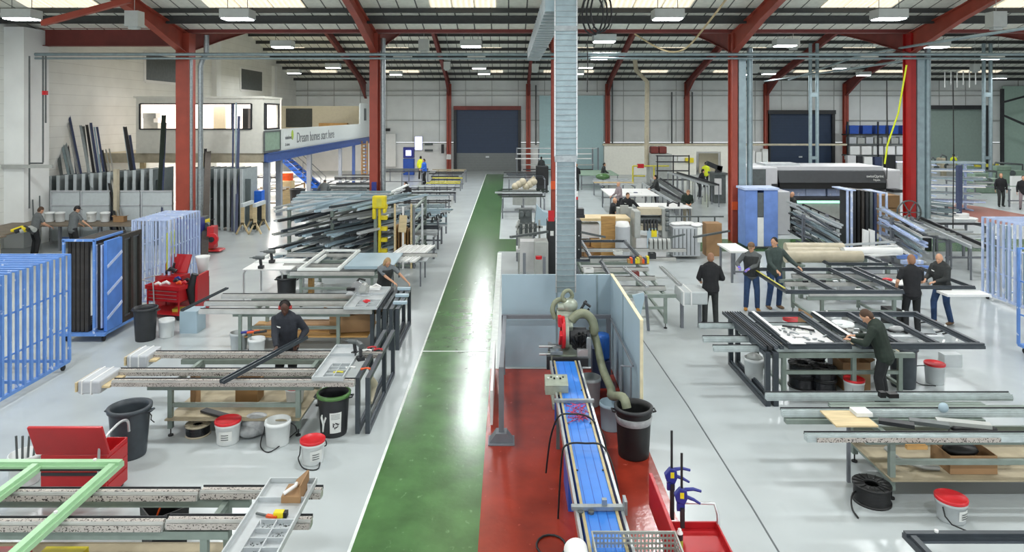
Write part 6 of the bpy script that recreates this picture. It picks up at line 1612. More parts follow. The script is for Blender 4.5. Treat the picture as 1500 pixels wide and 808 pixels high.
m = MB(); m.box(X(785,44),X(803,44),43.6,44.4,.5,Z(243,44)); part('cabinet', m, M['black'], t, True, bevel=.03)
m = MB(); m.box(X(786,44),X(802,44),43.7,44.3,0,.5); part('plinth', m, M['charcoal'], t, True)
# long shelf rack in front of the back wall
t = thing('tube_rack','open rack with long pale bars in front of the back wall, centre','rack',(X(810,56),56,0))
for u in (757,789,868,876):
    m = MB(); m.box(X(u,56)-.05,X(u,56)+.05,55.9,56,0,Z(216,56)); part('upright', m, M['steel_post'], t, True)
for k, v in enumerate((217,225,232,241,248)):
    m = MB(); m.box(X([758,757,755,764,766][k],56),X([874,866,866,870,868][k],56),55.8,56,Z(v+.7,56),Z(v-.7,56)); part('long_bar', m, M[['alu_matt','white','white','machine_grey','charcoal'][k]], t, True)
# beige crimping machine
ym = 24.0
t = thing('crimping_machine','beige crimping machine with round rollers, centre right','machine',(X(950,ym),ym,0))
m = MB(); m.box(X(928,ym),X(937,ym),ym-.2,ym+.5,.7,Z(308,ym)); m.box(X(968,ym),X(976,ym),ym-.2,ym+.5,.7,Z(304,ym)); part('cheek', m, M['machine_grey'], t, True, bevel=.03)
m = MB(); m.box(X(936,ym),X(968,ym),ym-.1,ym+.4,Z(314,ym),Z(305,ym)); m.box(X(936,ym),X(968,ym),ym-.15,ym+.4,Z(336,ym),Z(330,ym)); part('cross_beam', m, M['wrap_tube'], t, True)
m = MB(); m.cyl((X(936,ym),ym+.1,Z(322,ym)),.14,.76,16,'X'); part('roller', m, M['machine_dk'], t, True)
for k in range(5):
    m = MB(); u = 941+k*4.5; m.box(X(u,ym),X(u+2.5,ym),ym-.25,ym-.15,Z(336,ym),Z(320,ym)); part('tool_head', m, M['charcoal'], t, True)
for k in range(5):
    m = MB(); m.cyl((X(972,ym),ym-.3,Z(306+k*7,ym)),.06,.12,10,'X'); part('knob', m, M['machine_dk'], t, True)
m = MB(); m.box(X(930,ym),X(974,ym),ym-.2,ym+.5,0,.7); part('base', m, M['machine_lt'], t, True)
m = MB(); m.box(X(946,ym),X(961,ym),ym-.24,ym-.21,.3,1.05); part('poster', m, M['booth'], t, True, label='coloured instruction poster')
m = MB(); m.box(X(952,ym),X(960,ym),ym-.25,ym-.241,.75,1.0); m.box(X(952,ym),X(956,ym),ym-.26,ym-.251,.8,.9); part('poster_mark', m, M['yellow'], t, True)
t = thing('hopper','pale grey cylinder hopper left of the beige machine','hopper',(X(912,23),23,0))
m = MB(); m.cyl((0,0,.1),.25,1.15,20); part('drum', m, M['cabinet_grey'], t)
m = MB(); m.cyl((0,0,0),.2,.1,16); part('foot', m, M['machine_dk'], t)
m = MB(); m.lathe([(.25,1.25),(.2,1.4),(.001,1.42)],20); part('lid', m, M['white'], t)
single('laptop_stand','grey pedestal box with a small monitor before the black sweatshirt','pedestal',MB().box(X(905,25.6),X(928,25.6),25.6,26.0,0,1.5).box(X(908,25.6),X(920,25.6),25.5,25.58,1.3,1.62),M['machine_grey'])
single('plywood_sheet','tan plywood sheet standing upright left of the beige machine','board',MB().box(X(880,23.5),X(901,23.5),23.4,23.46,0,Z(316,23.5)),M['wood'],bevel=.004)
t = thing('crate_bench','low timber bench with brown cartons right of the machine cabinet','bench',(X(864,24),24,0))
m = MB(); m.box(X(848,24),X(925,24),24.2,25.2,Z(325,24),Z(321,24)); part('table_top', m, M['wood_lt'], t, True)
m = MB(); m.box(X(849,24),X(880,24),24.3,25.1,.62,1.1); part('shelf_box', m, M['machine_lt'], t, True)
for k,(a,b_,z0_,z1_) in enumerate(((851,866,0,.55),(866,881,0,.6),(856,870,.0,.35))):
    m = MB(); m.box(X(a,24),X(b_,24)-.02,24.15-.15*k,24.6,z0_,z1_); part('carton', m, M['card' if k % 2 == 0 else 'wood'], t, True, label='brown carton')
m = MB()
for x in (X(849,24),X(922,24)): m.box(x,x+.06,24.25,24.35,0,Z(325,24)); m.box(x,x+.06,25.05,25.15,0,Z(325,24))
part('leg', m, M['wood'], t, True)
# grey cabinet row
t = thing('compressor_cabinet','pale grey panelled cabinet with a white rumpled top, centre right','cabinet',(X(1008,24),24,0))
m = MB(); m.box(X(986,23.6),X(1026,23.6),23.6,24.6,.1,Z(333,23.6)); part('cabinet', m, M['cabinet_grey'], t, True, bevel=.02)
for k in range(6):
    m = MB(); m.box(X(988+k*5.8,23.6),X(989+k*5.8,23.6),23.585,23.6,.15,1.05); part('panel_seam', m, M['machine_dk'], t, True)
m = MB(); rng = random.Random(5)
for k in range(8): m.ball((X(990+k*4.6,24),24+rng.uniform(-.2,.3),1.15),.18,.25,.06,10,6)
part('crumpled_sheet', m, M['white'], t, True)
m = MB(); m.box(X(1020,23.7),X(1026.5,23.7),23.55,23.62,.6,1.1); part('notice', m, M['paper'], t, True)
make_box('brown carton stack right of the grey cabinet', (X(1043,24.4),24.4,0), .55,.5,1.15, open_=False)
m = MB(); m.bar((X(1017,22.5),22.5,Z(347,22.5)),(X(1068,24.5),24.5,Z(338,24.5)),.09,.06); small('support_bar','dark roller arm stretching right of the grey cabinet','arm',m,'machine_dk')
m = MB(); m.bar((X(972,22.8),22.8,Z(350,22.8)),(X(1003,23),23,Z(343,23)),.07,.05); small('support_bar','dark support arm in front of the grey cabinet','arm',m,'machine_dk')
# white topped tables
def simple_table(label, u0,u1,v0,v1,z,top='white',frame='steel_post',name='work_table',cat='table'):
    ya, yb = D(v1,z), D(v0,z); ym = (ya+yb)/2; x0,x1 = X(u0,ym),X(u1,ym); t = thing(name,label,cat,((x0+x1)/2,ym,0))
    m = MB(); m.box(x0,x1,ya,yb,z-.05,z); part('table_top', m, M[top], t, True)
    for x in (x0+.08,x1-.08):
        for y in (ya+.1,yb-.1):
            m = MB(); m.box(x-.03,x+.03,y-.03,y+.03,0,z-.05); part('leg', m, M[frame], t, True)
    m = MB(); m.box(x0+.08,x1-.08,ya+.08,ya+.12,.3,.35); part('stretcher', m, M[frame], t, True); return t
simple_table('long white roller table left of the person in camouflage jacket', 935,1007,297,304,1.0)
simple_table('white table with papers behind the two people in black', 886,956,276,286,1.0)
simple_table('white table with a red drill before the person in black', 1060,1088,356,368,.95)
m = MB()
for u in (978,994): m.tube([(X(u,29.8),29.8,1.0),(X(u,29.8)+.02,29.8,1.18)],.05,8)
m.tube([(X(978,29.8),29.8,1.1),(X(986,29.8),29.8,1.2),(X(994,29.8),29.8,1.1)],.03,6); small('bench_clamps','pair of dark clamps joined by a bar on the white roller table','clamp',m,'charcoal')
for k in range(3):
    m = MB(); q = Vector((X(925+k*6,35),35,1.01)); m.box(q.x-.1,q.x+.1,34.9,35.1,1.0,1.03); single('paper_sheet','sheet of paper on the white table behind the people in black','paper',m,M['mauve' if k == 1 else 'paper'],'papers on the white table')
# floor level black rail
t = thing('low_rail','thin dark rail on posts crossing before the red column','rail',(X(1020,25.5),25.5,0))
m = MB(); m.tube([(X(972,25.5),25.5,Z(317,25.5)),(X(1060,25.5),25.5,Z(317,25.5))],.03,6)
for u in (1023,1047): m.tube([(X(u,25.5),25.5,Z(317,25.5)),(X(u,25.5),25.5,0)],.03,6)
part('rail', m, M['machine_dk'], t, True)
# roller benches with green machines
def roller_track(label, pts, w=.6, z=1.0, n=8):
    t = thing('roller_track', label, 'conveyor', tuple(pts[0][:2])+(0,)); a, b_ = Vector(pts[0]), Vector(pts[1]); d = (b_-a).normalized(); s = Vector((-d.y,d.x,0))*w/2
    for e in (-1,1): m = MB(); m.bar(a+s*e,b_+s*e,.06,.1); part('side_rail', m, M['alu_matt' if e < 0 else 'charcoal'], t, True)
    m = MB(); m.bar(a-Vector((0,0,.03)),b_-Vector((0,0,.03)),w*.6,.02); part('bed', m, M['machine_dk'], t, True)
    for i in range(n):
        c = a+(b_-a)*(i/(n-1))
        m = MB(); m.bar(c+s-Vector((0,0,.05)),Vector((c.x+s.x,c.y+s.y,0)),.04,.04); m.bar(c-s-Vector((0,0,.05)),Vector((c.x-s.x,c.y-s.y,0)),.04,.04); part('leg', m, M['steel_post'], t, True)
    return t
roller_track('long dark roller track slanting right to the doorway saw', ((X(985,45),45,1.2),(X(1045,37),37,1.2)), n=8)
roller_track('green-grey roller track slanting toward the camouflage jacket', ((X(948,41),41,.9),(X(1000,31.5),31.5,.9)), n=7)
roller_track('second green-grey roller track left of the first', ((X(960,44),44,.9),(X(1002,34),34,.9)), n=7)
t = thing('grey_enclosure','tall grey machine enclosure with two dark red hoods','machine',(X(965,50),50,0))
m = MB(); m.box(X(950,50),X(982,50),49.5,50.8,0,Z(225,50)); part('cabinet', m, M['machine_grey'], t, True, bevel=.03)
for u in (958,970): m = MB(); m.box(X(u-5,50),X(u+6,50),49.8,50.5,Z(224.5,50),Z(214.5,50)); part('hood', m, M['steel_redd'], t, True, bevel=.06)
t = thing('dark_shelving','dark open shelving right of the grey enclosure','shelving',(X(985,46),46,0))
for z in (.6,1.2,1.8,2.2): m = MB(); m.box(X(962,46),X(1009,46),45.8,46.3,z,z+.05); part('shelf', m, M['charcoal'], t, True)
for u in (962,985,1008): m = MB(); m.box(X(u,46)-.04,X(u,46)+.04,45.75,45.8,0,2.3); part('post', m, M['charcoal'], t, True)
t = thing('doorway_saw','black cutting machine with raised arm before the open doorway','saw',(X(1050,39),39,0))
m = MB(); m.box(X(1044,39),X(1060,39),38.6,39.6,0,1.6); m.box(X(1042,39),X(1062,39),38.5,39.7,1.6,1.72); part('base', m, M['machine_dk'], t, True)
m = MB(); m.bar((X(1035,39),39,2.25),(X(1056,39),39,1.9),.3,.25); m.bar((X(1052,39),39,1.7),(X(1054,39),39,2.1),.3,.3,up=(0,1,0)); part('arm', m, M['charcoal'], t, True)
m = MB(); m.box(X(1047,38.5),X(1057,38.5),38.5,38.59,.5,1.4); part('panel', m, M['machine_lt'], t, True)
# white partition with doorway
m = MB(); y = 57; m.box(X(885,y),X(1020,y),y,y+.15,0,Z(213,y)); m.box(X(1056,y),X(1076,y),y,y+.15,0,Z(213,y)); m.box(X(1020,y),X(1056,y),y,y+.15,Z(222,y),Z(213,y)); struct('wall_partition', m, M['office_white'])
m = MB(); m.box(X(883,y),X(1240,y),y-.1,y+.3,Z(213,y),Z(210.5,y)); struct('trim_partition', m, M['wrap_tube'])
m = MB(); m.box(X(1024,y+1.5),X(1052,y+1.5),y+1.5,y+1.6,0,Z(226,y)); struct('door_5', m, M['cream'])
m = MB(); m.box(X(1004,y-.1),X(1016,y-.1),y-.15,y-.01,Z(238,y),Z(231,y)); small('notice','yellow warning notice on the white partition','notice',m,'yellow')
for k in range(2):
    m = MB(); m.box(X(983+k*10,y-.1),X(991+k*10,y-.1),y-.12,y-.01,Z(238,y),Z(227,y)); small('whiteboard','pale lilac sheet on the white partition, '+['left','right'][k]+' of two','notice',m,'paper')
t = thing('yellow_barrier','yellow tubular barrier with red box before the partition','barrier',(X(940,48),48,0))
m = MB(); 
for u in (927,958): m.tube([(X(u,48),48,0),(X(u,48),48,Z(243,48))],.06,8)
m.tube([(X(927,48),48,1.4),(X(980,48),48,1.4)],.05,8); m.tube([(X(927,48),48,.7),(X(945,48),48,.7)],.05,8); part('frame', m, M['tape_yellow'], t, True)
m = MB(); m.box(X(934,48),X(943,48),47.9,48.2,Z(246,48),Z(240,48)); part('red_box', m, M['lid_red'], t, True)
simple_table('narrow bench by the person in dark jacket before the partition', 846,900,249,256,1.0,'green_machine')
bar_bench('bench with dark bars and a green bag in front of the partition', 872,925,262,272,4,z=1.0,mats=('charcoal','wood_lt','alu_matt'),seed=33)
m = MB(); m.ball((X(883,42),42,1.2),.45,.3,.2,12,7); small('bag','green bag on the dark bar bench','bag',m,'green_paint')
# frame bench behind the booth to the right
b = make_bench('bench of pale rails behind the booth at centre right', X(852,17.5), X(965,17.5), 15.6, 19.6, .9, [(16.3,X(890,16.3),X(975,16.3)),(17.3,X(852,17.3),X(960,17.3)),(18.3,X(852,18.3),X(950,18.3)),(19.6,X(850,19.6),X(990,19.6)),(20.9,X(852,20.9),X(1005,20.9))], [X(860,17.5),X(955,17.5)], legy=(16.0,19.5), brush=False)
make_frame('large dark grey frame with two white-edged bars on the bench behind the booth', X(852,16.2), X(906,16.2), 15.9, 19.0, .93, w=.1, h=.07, hard=False)
make_frame('second dark grey frame farther back on the same bench', X(853,20.6), X(924,20.6), 18.9, 21.4, 1.02, w=.1, h=.07, hard=False, zrot=0)
for k, (a,b_) in enumerate((((915,393),(948,420)),((968,391),(996,418)))):
    profile('silver bar lying aslant over the bench behind the booth, '+['left','right'][k]+' one', A(a[0],a[1],1.02), A(b_[0],b_[1],1.02), .09,.07,'alu')
for k in range(5):
    m = MB(); y = 20.9; x = X(953+k*6.5,y); m.box(x-.05,x+.05,y-.12,y+.12,.9,1.12); m.cyl((x-.05,y,1.12),.1,.1,14,'X'); single('roller_block','round grey roller block in the row on the far rail','roller',m,M['machine_grey'],'roller blocks on the far rail')
rng = random.Random(8)
for k in range(9):
    m = MB(); x = X(920+k*3.4,18.8); m.box(x-.03,x+.03,18.6,18.8,.95,1.05+.04*(k%3)); single('coloured_fitting','orange or violet capped fitting in the tray behind the booth','fitting',m,M[['wood','orange','mauve','yellow','tape_yellow'][k%5]],'coloured fittings behind the booth')
t = thing('hanging_sheet','white wedge shaped panel and post hanging off the rail end beside the booth','panel',(X(935,14.7),14.9,0))
m = MB(); m.prism([(X(926,14.9),Z(432,14.9)),(X(943,14.9),Z(428,14.9)),(X(944,14.9),Z(436,14.9)),(X(937,14.9),Z(466,14.9))],14.88,14.92,'Y'); part('panel', m, M['booth'], t, True)
m = MB(); m.bar((X(946,15.5),15.5,.9),(X(950,15.8),15.8,.02),.06,.06); part('post', m, M['steel_post'], t, True)
t = thing('wrapped_rail_end','pale bandaged rail ends behind the person in hooded top','wrapped end',(X(1000,16),16,.7)); m = MB(); m.box(X(992,16.2),X(1030,16.2),15.8,16.5,.6,.9); part('padding', m, M['bucket_grey'], t, True, bevel=.03)
m = MB(); m.box(X(997,16),X(999,16),15.77,16.52,.59,.91); m.box(X(1008,16),X(1010,16),15.77,16.52,.59,.91); part('tape_band', m, M['white'], t, True)
m = MB(); m.box(X(996,16.1),X(1000,16.1),16,16.1,0,.6); m.box(X(1022,16.1),X(1026,16.1),16,16.1,0,.6); part('support', m, M['steel_post'], t, True)

# small things on and round the centre benches
rng = random.Random(21)
for k,(u,v,z,sx,sy,sz,mt_,nm) in enumerate(((872,384,.91,.3,.2,.12,'machine_grey','grey parts box'),(905,372,.91,.25,.2,.1,'paper','white parts box'),(940,386,.91,.35,.2,.1,'wood','brown parts box'),(955,378,.91,.2,.2,.16,'charcoal','black parts box'),(862,398,.91,.25,.2,.1,'white','pale parts box'),(930,404,.91,.2,.15,.12,'steel_redd','dark red parts box'))):
    q = A(u,v,z); t = thing('parts_box', nm+' on the rails behind the booth', 'box', (q.x,q.y,z))
    m = MB(); m.box(-sx/2,sx/2,-sy/2,sy/2,0,.01); m.box(-sx/2,sx/2,-sy/2,-sy/2+.01,.01,sz); m.box(-sx/2,sx/2,sy/2-.01,sy/2,.01,sz); m.box(-sx/2,-sx/2+.01,-sy/2+.01,sy/2-.01,.01,sz); m.box(sx/2-.01,sx/2,-sy/2+.01,sy/2-.01,.01,sz); part('tub', m, M[mt_], t)
    m = MB(); m.ball((0,0,sz*.6),sx*.35,sy*.3,sz*.4,10,6); part('contents', m, M['machine_dk'], t)
# ============================================================ RIGHT SIDE
# ---- bench with the two big dark frames and the person in dark green
yn, yb4 = 11.8, 13.8
b = make_bench('bench under the two big dark frames where the person in dark green bends', 5.0, 7.6, 11.8, 13.5, .92,
   [(12.05,X(1045,12.05),X(1290,12.05)),(12.55,X(1030,12.55),X(1300,12.55)),(13.35,X(1024,13.35),X(1320,13.35))], [X(1148,12.0),X(1215,12.9),X(1318,12.0)], legy=(12.0,13.3), mid=True, railmat='rail_galv', brush=False)
make_frame('big dark grey frame with white-taped left edge on the right bench', 4.85, 5.95, yn, yb4, .95, w=.11, h=.09, mx=(), hard=False)
make_frame('widest dark grey frame with two mullions lying at the right bench end', 6.12, 8.26, yn, yb4, .95, w=.11, h=.09, mx=(6.85,7.5))
for k, x in enumerate((4.93,6.14)):
    m = MB(); m.box(x-.03,x+.03,yn+.1,yb4-.05,1.042,1.05); small('protective_tape','white protective tape along the dark frame edge, '+['left frame','right frame'][k],'tape',m,'white')
m = MB(); m.prism([(4.9,yn-.01),(5.15,yn-.01),(5.0,yn+.4),(4.86,yn+.4)],1.042,1.055,'Z'); small('protective_tape','torn white film at the near left corner of the big frame','tape',m,'white')
for k in range(2):
    stand_frame('dark grey frame standing on edge beside the right bench, the %s one' % ['outer','inner'][k], 4.46+k*.14, 11.7, 13.7, 0, .92, w=.075, t_=.085, mids=())
for k in range(4):
    profile('dark bar lying along the left end of the right bench', (4.42+k*.1,11.75,.98),(4.38+k*.1,13.85,.98),.07,.07,['anthracite','charcoal','anthracite_lt','anthracite'][k],'dark bars along the left end of the right bench')
for k,u in enumerate((1037,)):
    pass
# items on that bench
t = thing('work_board','cluttered board with papers and hardware inside the left big frame','board',(5.3,12.7,.93))
m = MB(); m.box(5.05,5.8,12.15,13.1,.93,.955); part('board', m, M['machine_lt'], t, True)
m = MB()
rng = random.Random(6)
for k in range(26): x,y = rng.uniform(5.1,5.75),rng.uniform(12.2,13.05); m.bar((x,y,.97),(x+rng.uniform(-.1,.1),y+rng.uniform(-.1,.1),.975),.03,.02)
part('fixings', m, M['galv'], t, True)
for k,(x,y,mt_) in enumerate(((5.25,12.95,'paper'),(5.5,12.75,'paper'),(5.35,12.5,'machine_lt'))):
    m = MB(); m.box(x-.12,x+.12,y-.1,y+.1,.956+.004*k,.96+.004*k); small('paper_sheet','loose paper on the cluttered board, '+['farthest','middle','nearest'][k],'paper',m,mt_)
m = MB(); m.tube([(5.2,12.95,1.0),(5.45,12.85,1.0),(5.7,12.7,.99)],.02,6); small('hand_tool','thin dark tool lying across the cluttered board','hand tool',m,'black')
t = make_pail('white bucket with tilted top in the gap between the two big frames', (6.45,13.15,.62), .2,.38,None,sticker=False)
single('bucket_stand','low stand carrying the white bucket in the frame gap','stand',MB().box(6.25,6.65,12.95,13.35,0,.61),M['steel_post'])
for k in range(8):
    m = MB(); x,y = 6.0+rng.uniform(0,.7),12.1+rng.uniform(0,.8); m.box(x-.05,x+.05,y-.03,y+.03,.925,.98); single('glazing_fitting','small dark or pale fitting on the rails between the big frames','fitting',m,M[rng.choice(['charcoal','alu','paper'])],'fittings on the rails between the big frames')
m = MB(); m.box(6.1,8.0,12.5,12.62,.9,.94); small('flat_bar','pale flat bar under the right big frame','bar',m,'alu_matt')
for k,(x,y) in enumerate(((7.1,13.2),(7.35,12.9))):
    m = MB(); m.ball((x,y,.96),.16,.1,.05,12,6); small('crumpled_bag','crumpled clear bag under the right big frame, '+['farther','nearer'][k],'plastic bag',m,'plastic_bag')
# beneath
t = make_pail('pale bucket with grey bag inside by the standing frames', (X(1110,12.7),12.9,0), .18,.42,None,sticker=False)
m = MB(); m.ball((0,0,.42),.14,.12,.09,10,6); part('bag', m, M['machine_grey'], t)
for k,(u,y,h_) in enumerate(((1176,12.6,.4),(1190,13.0,.62),(1207,12.4,.45),(1222,12.9,.5))):
    for j in range(2 if k < 3 else 1):
        tt = make_reel('black cable reel in the heap beneath the right bench', (X(u,y),y,j*.22), .26-.02*k,.21,'black','black_gloss',group='black reels beneath the right bench')
make_box('open brown cardboard box with a grey cone among the reels', (X(1247,12.6),12.6,0), .5,.4,.5)
make_pail('red-lidded pail in front of the cardboard box beneath the right bench', (X(1251,12.1),12.1,0), .17,.32,sticker=False)
make_pail('red-lidded pail behind and right of the cardboard box', (X(1272,12.75),12.9,0), .19,.5,sticker=False)
make_bin('dark grey square-sided bin right of the person bending over the frame', (X(1323,12.6),12.6,0), .24,.2,.74,'anthracite',handles=False)
t = make_pail('grey pail with red lid and wire loop right of the dark bin', (X(1369,12.75),12.75,0), .17,.36,body='bucket_grey',sticker=False)
m = MB(); m.tube([(-.16,0,.32),(-.38,0,.3),(-.45,0,.15),(-.35,-.1,.02),(-.1,-.2,.02)],.01,6); part('handle', m, M['black'], t)
m = MB(); q = A(1390,517,.25); m.box(q.x-.15,q.x+.2,q.y-.1,q.y+.1,0,.25); small('clear_tub','low grey plastic tub on the floor past the frame corner','tub',m,'bucket_grey')
m = MB(); m.box(5.0,7.0,12.2,12.7,.74,.78); small('under_board','cream cardboard under the rails of the right bench','board',m,'wood_lt')

# ---- nearest right bench
zb = .9
b = make_bench('nearest right bench with three long galvanised rails and plywood shelf', 3.8, 9.0, 8.7, 10.0, zb,
   [(8.78,X(1180,8.78),9.2),(9.5,X(1145,9.5),9.2),(10.05,X(1122,10.05),X(1481,10.05))], [X(1309,8.85),8.2], shelf='ply', legy=(8.9,9.85), brush=False, railmat='rail_galv')
m = MB(); m.box(3.95,6.3,8.72,8.728,.815,.87); part('bristle_strip', m, M['bristle'], b, True)
m = MB(); m.box(X(1243,9.3)-.02,X(1243,9.3)+.02,9.28,9.32,.0,.8); part('leg', m, M['steel_post'], b, True)
for y in (9.95,9.45): m = MB(); m.box(X(1215 if y > 9.6 else 1150,y),X(1440,y),y-.05,y+.05,.74,.8); part('long_beam', m, M['bench_green'], b, True)
single('plywood_offcut','tan plywood offcut resting on the near right rails','board',MB().box(X(1212,9.2),X(1272,9.2),8.95,9.42,.905,.925),M['wood_lt'])
m = MB(); m.box(X(1247,9.35),X(1270,9.35),9.2,9.4,.93,.98); small('paper_roll','white roll end on the plywood offcut','roll',m,'paper')
m = MB(); m.ball((X(1380,9.5),9.47,.94),.07,.05,.07,10,7); small('cloth','pale blue cloth draped on the middle rail','cloth',m,'booth')
t = thing('clamp_block','dark clamp block on the far rail','clamp',(X(1300,9.9),9.9,.91)); m = MB(); m.box(-.12,-.04,-.04,.04,0,.08); m.box(.0,.14,-.05,.05,0,.06); part('block', m, M['black'], t)
for k,(u0,u1,mt_) in enumerate(((1290,1330,'charcoal'),(1335,1380,'machine_dk'),(1375,1440,'machine_grey'))):
    m = MB(); m.bar((X(u0,9.2),9.25,.86),(X(u1,9.2),9.05,.88),.12,.05); small('profile_offcut','short '+['black','dark grey','light grey'][k]+' offcut lying between the near right rails','offcut',m,mt_)
profile('wooden bar clamped below the front right rail', (X(1328,8.65),8.66,.78),(X(1358,8.65),8.66,.78),.05,.06,'wood')
make_reel('large black cable reel with loose end on the open floor at right', (X(1280,8.8),8.85,0), .235,.23,'black','black',cord=True)
t = make_pail('grey pail with red lid and paper labels on the open floor at right', (X(1397,8.4),8.45,0), .175,.27,body='bucket_grey',rz=.5)
m = MB(); m.tube([(-.18,0,.2),(-.22,-.05,.12),(-.2,-.12,.05),(-.1,-.3,.012)],.009,6); part('handle', m, M['black'], t)
make_box('brown cardboard box of black parts on the right bench shelf', (X(1422,9.0),9.15,.295), .62,.42,.24, flap=False)
m = MB(); m.ball((X(1410,9.1),9.15,.52),.24,.14,.08,12,6); small('parts_heap','black parts heaped in the shelf box','parts',m,'black')['kind']='stuff'
m = MB(); m.ball((X(1450,9.0),9.3,.72),.32,.12,.07,12,6); m.tube([(X(1385,9.3),9.3,.62),(X(1392,9.3),9.3,.74),(X(1405,9.3),9.3,.72),(X(1420,9.3),9.3,.64)],.01,5); small('cable_heap','black bag and cable on the right bench stretcher','bag',m,'black')
m = MB(); m.tube([(X(1305,9.2),9.35,.45),(X(1318,9.2),9.2,.35),(X(1345,9.2),9.05,.33),(X(1365,9.2),9.05,.32)],.03,8); small('hose','grey curved hose piece lying on the right bench shelf','hose',m,'machine_grey')
profile('thin pale bar slanting off the right bench', (X(1311,8.95),8.95,.72),(X(1350,9.4),9.4,.45),.025,.025,'alu')
# frame at lower right corner
make_frame('dark grey frame corner reaching in at the bottom right of the picture', 3.78, 6.4, 4.9, 6.55, .95, w=.1, h=.08)
b = make_bench('bench under the dark frame at the bottom right corner', 3.9, 6.3, 5.0, 6.4, .93, [(5.3,3.9,6.3),(6.2,3.95,6.3)], [4.3,5.9], brush=False)

# ---- far frame bench with the four people
b = make_bench('bench beneath the dark frames that four people stand around', 6.9, 9.4, 15.5, 17.6, .93,
   [(15.7,X(1185,15.7),X(1350,15.7)),(16.6,X(1150,16.6),X(1360,16.6)),(17.4,X(1160,17.4),X(1330,17.4))], [X(1201,15.8),X(1306,15.8)], legy=(15.7,17.3), brush=False)
make_frame('dark grey frame with yellow taped left edge among the four people', 6.28, 8.95, 15.4, 17.75, .96, w=.11, h=.08, mx=(7.42,8.35))
m = MB(); m.bar((6.31,15.55,1.05),(6.31,17.6,1.05),.035,.012); small('tape_strip','yellow tape along the left edge of the far frame','tape',m,'tape_yellow')
make_frame('second dark grey frame at the right behind the black T-shirt', 9.1, 10.9, 15.9, 18.0, .94, w=.1, h=.07, mx=(), hard=False)
make_frame('dark frame part covered at the back of the far frame bench', 8.6, 10.2, 18.3, 19.3, .96, w=.1, h=.07, hard=False)
m = MB(); m.box(9.95,10.95,15.45,15.85,.88,.93); small('white_board','white board under the hands of the person in hooded jacket','board',m,'white')
m = MB(); m.ball((X(1300,16.6),16.6,1.0),.12,.1,.04,10,6); small('cloth','red and white cloth on the rails beside the black T-shirt','cloth',m,'lid_red')
single('film_sheet','crumpled white film lying inside the far right frame','film',MB().box(9.0,9.7,16.2,16.7,.94,.97),M['paper'])
t = make_pail('red-lidded pail under the far frame bench at its left end', (X(1170,15.6),15.9,0), .22,.24,sticker=False)
m = MB(); m.prism([(X(1176,15.2),.0),(X(1192,15.2),.0),(X(1190,15.2),.52),(X(1178,15.2),.62)],15.2,15.5,'Y'); small('cardboard_piece','curled brown cardboard leaning under the far frame bench','cardboard',m,'card')
m = MB(); m.box(X(1236,15.8),X(1254,15.8),15.6,15.9,0,.42); small('grey_crate','grey crate with papers beneath the far frame bench','crate',m,'machine_grey')
single('crate_paper','white paper with red corner on the grey crate','paper',MB().box(X(1238,15.8),X(1252,15.8),15.65,15.85,.425,.44),M['paper'])
m = MB(); m.box(X(1297,15.9),X(1316,15.9),15.7,16.1,0,.5); small('black_tub','black tub beneath the right end of the far frame bench','tub',m,'black')
m = MB(); m.cyl((X(1299,13.9),13.9,.0),.05,.3,12); small('bottle','white bottle standing behind the right big frame','bottle',m,'white')
# wrapped long tubes
t = thing('tube_stand','grey cradle stand under the long wrapped tubes','stand',(8.5,18.9,0))
for u in (1165,1235,1290):
    m = MB(); m.box(X(u,19)-.05,X(u,19)+.05,18.6,18.7,0,.88); m.box(X(u,19)-.05,X(u,19)+.05,19.8,19.9,0,.88); m.box(X(u,19)-.06,X(u,19)+.06,18.5,20.0,.88,.93); part('cradle', m, M['bench_green'], t, True)
for k,(u0,u1,y,r,z) in enumerate(((1150,1262,18.8,.17,1.1),(1152,1228,19.4,.15,1.1),(1150,1235,20.0,.14,1.12),(1235,1320,19.6,.12,1.08))):
    m = MB(); m.tube([(X(u0,y),y,z),(X((u0+u1)/2,y),y,z),(X(u1,y),y,z)],[r,r,r*.92],14)
    small('wrapped_tube','long bundle wrapped in '+['beige film, nearest and longest','beige film, second','dark banded film, farthest','white film at the right end'][k],'wrapped tube',m,'wrap_tube' if k < 3 else 'white')
for k in range(4):
    profile('white bar on the heap right of the wrapped tubes',(X(1240+k*3,19.3),19.2+k*.3,1.0+.05*k),(X(1310+k*8,19.8),19.6+k*.35,1.0+.05*k),.14,.05,['white','alu_matt'][k%2],'white bars right of the wrapped tubes')
for k,u in enumerate((1262,1271)):
    m = MB(); m.prism([(X(u,21),0),(X(u+9,21),0),(X(u+8,21),1.45),(X(u+1,21),1.5)],20.9,21.0,'Y'); small('paper_sheet','white sheet standing at the dark board trolley foot, '+['left','right'][k],'paper',m,'white')
# low cabinet with fittings
single('grey_cupboard','grey cupboard under the white bars behind the far frame','cupboard',MB().box(X(1227,18.4),X(1290,18.4),18.3,18.45,0,.9),M['cabinet_grey'])

# ---- pale blue trolleys at right
trolley('pale blue frame trolley at the right edge beyond the near one', 12.95, 15.2, 15.9, 18.65, 2.22, 15, 'pale_rack')
for k in range(8):
    m = MB(); y = 16.2+k*.3; m.box(13.02,13.06,y,y+.16,.2,2.1 if k > 4 else 1.5); single('wrapped_sheet','blue and white wrapped panel edge inside the right trolley','panel',m,M['booth' if k % 2 else 'paper'],'wrapped panels inside the right trolley')
trolley('blue trolley corner at the far right edge, nearest of the right trolleys', 10.75, 12.2, 12.6, 14.4, 2.2, 8, 'blue_rack')

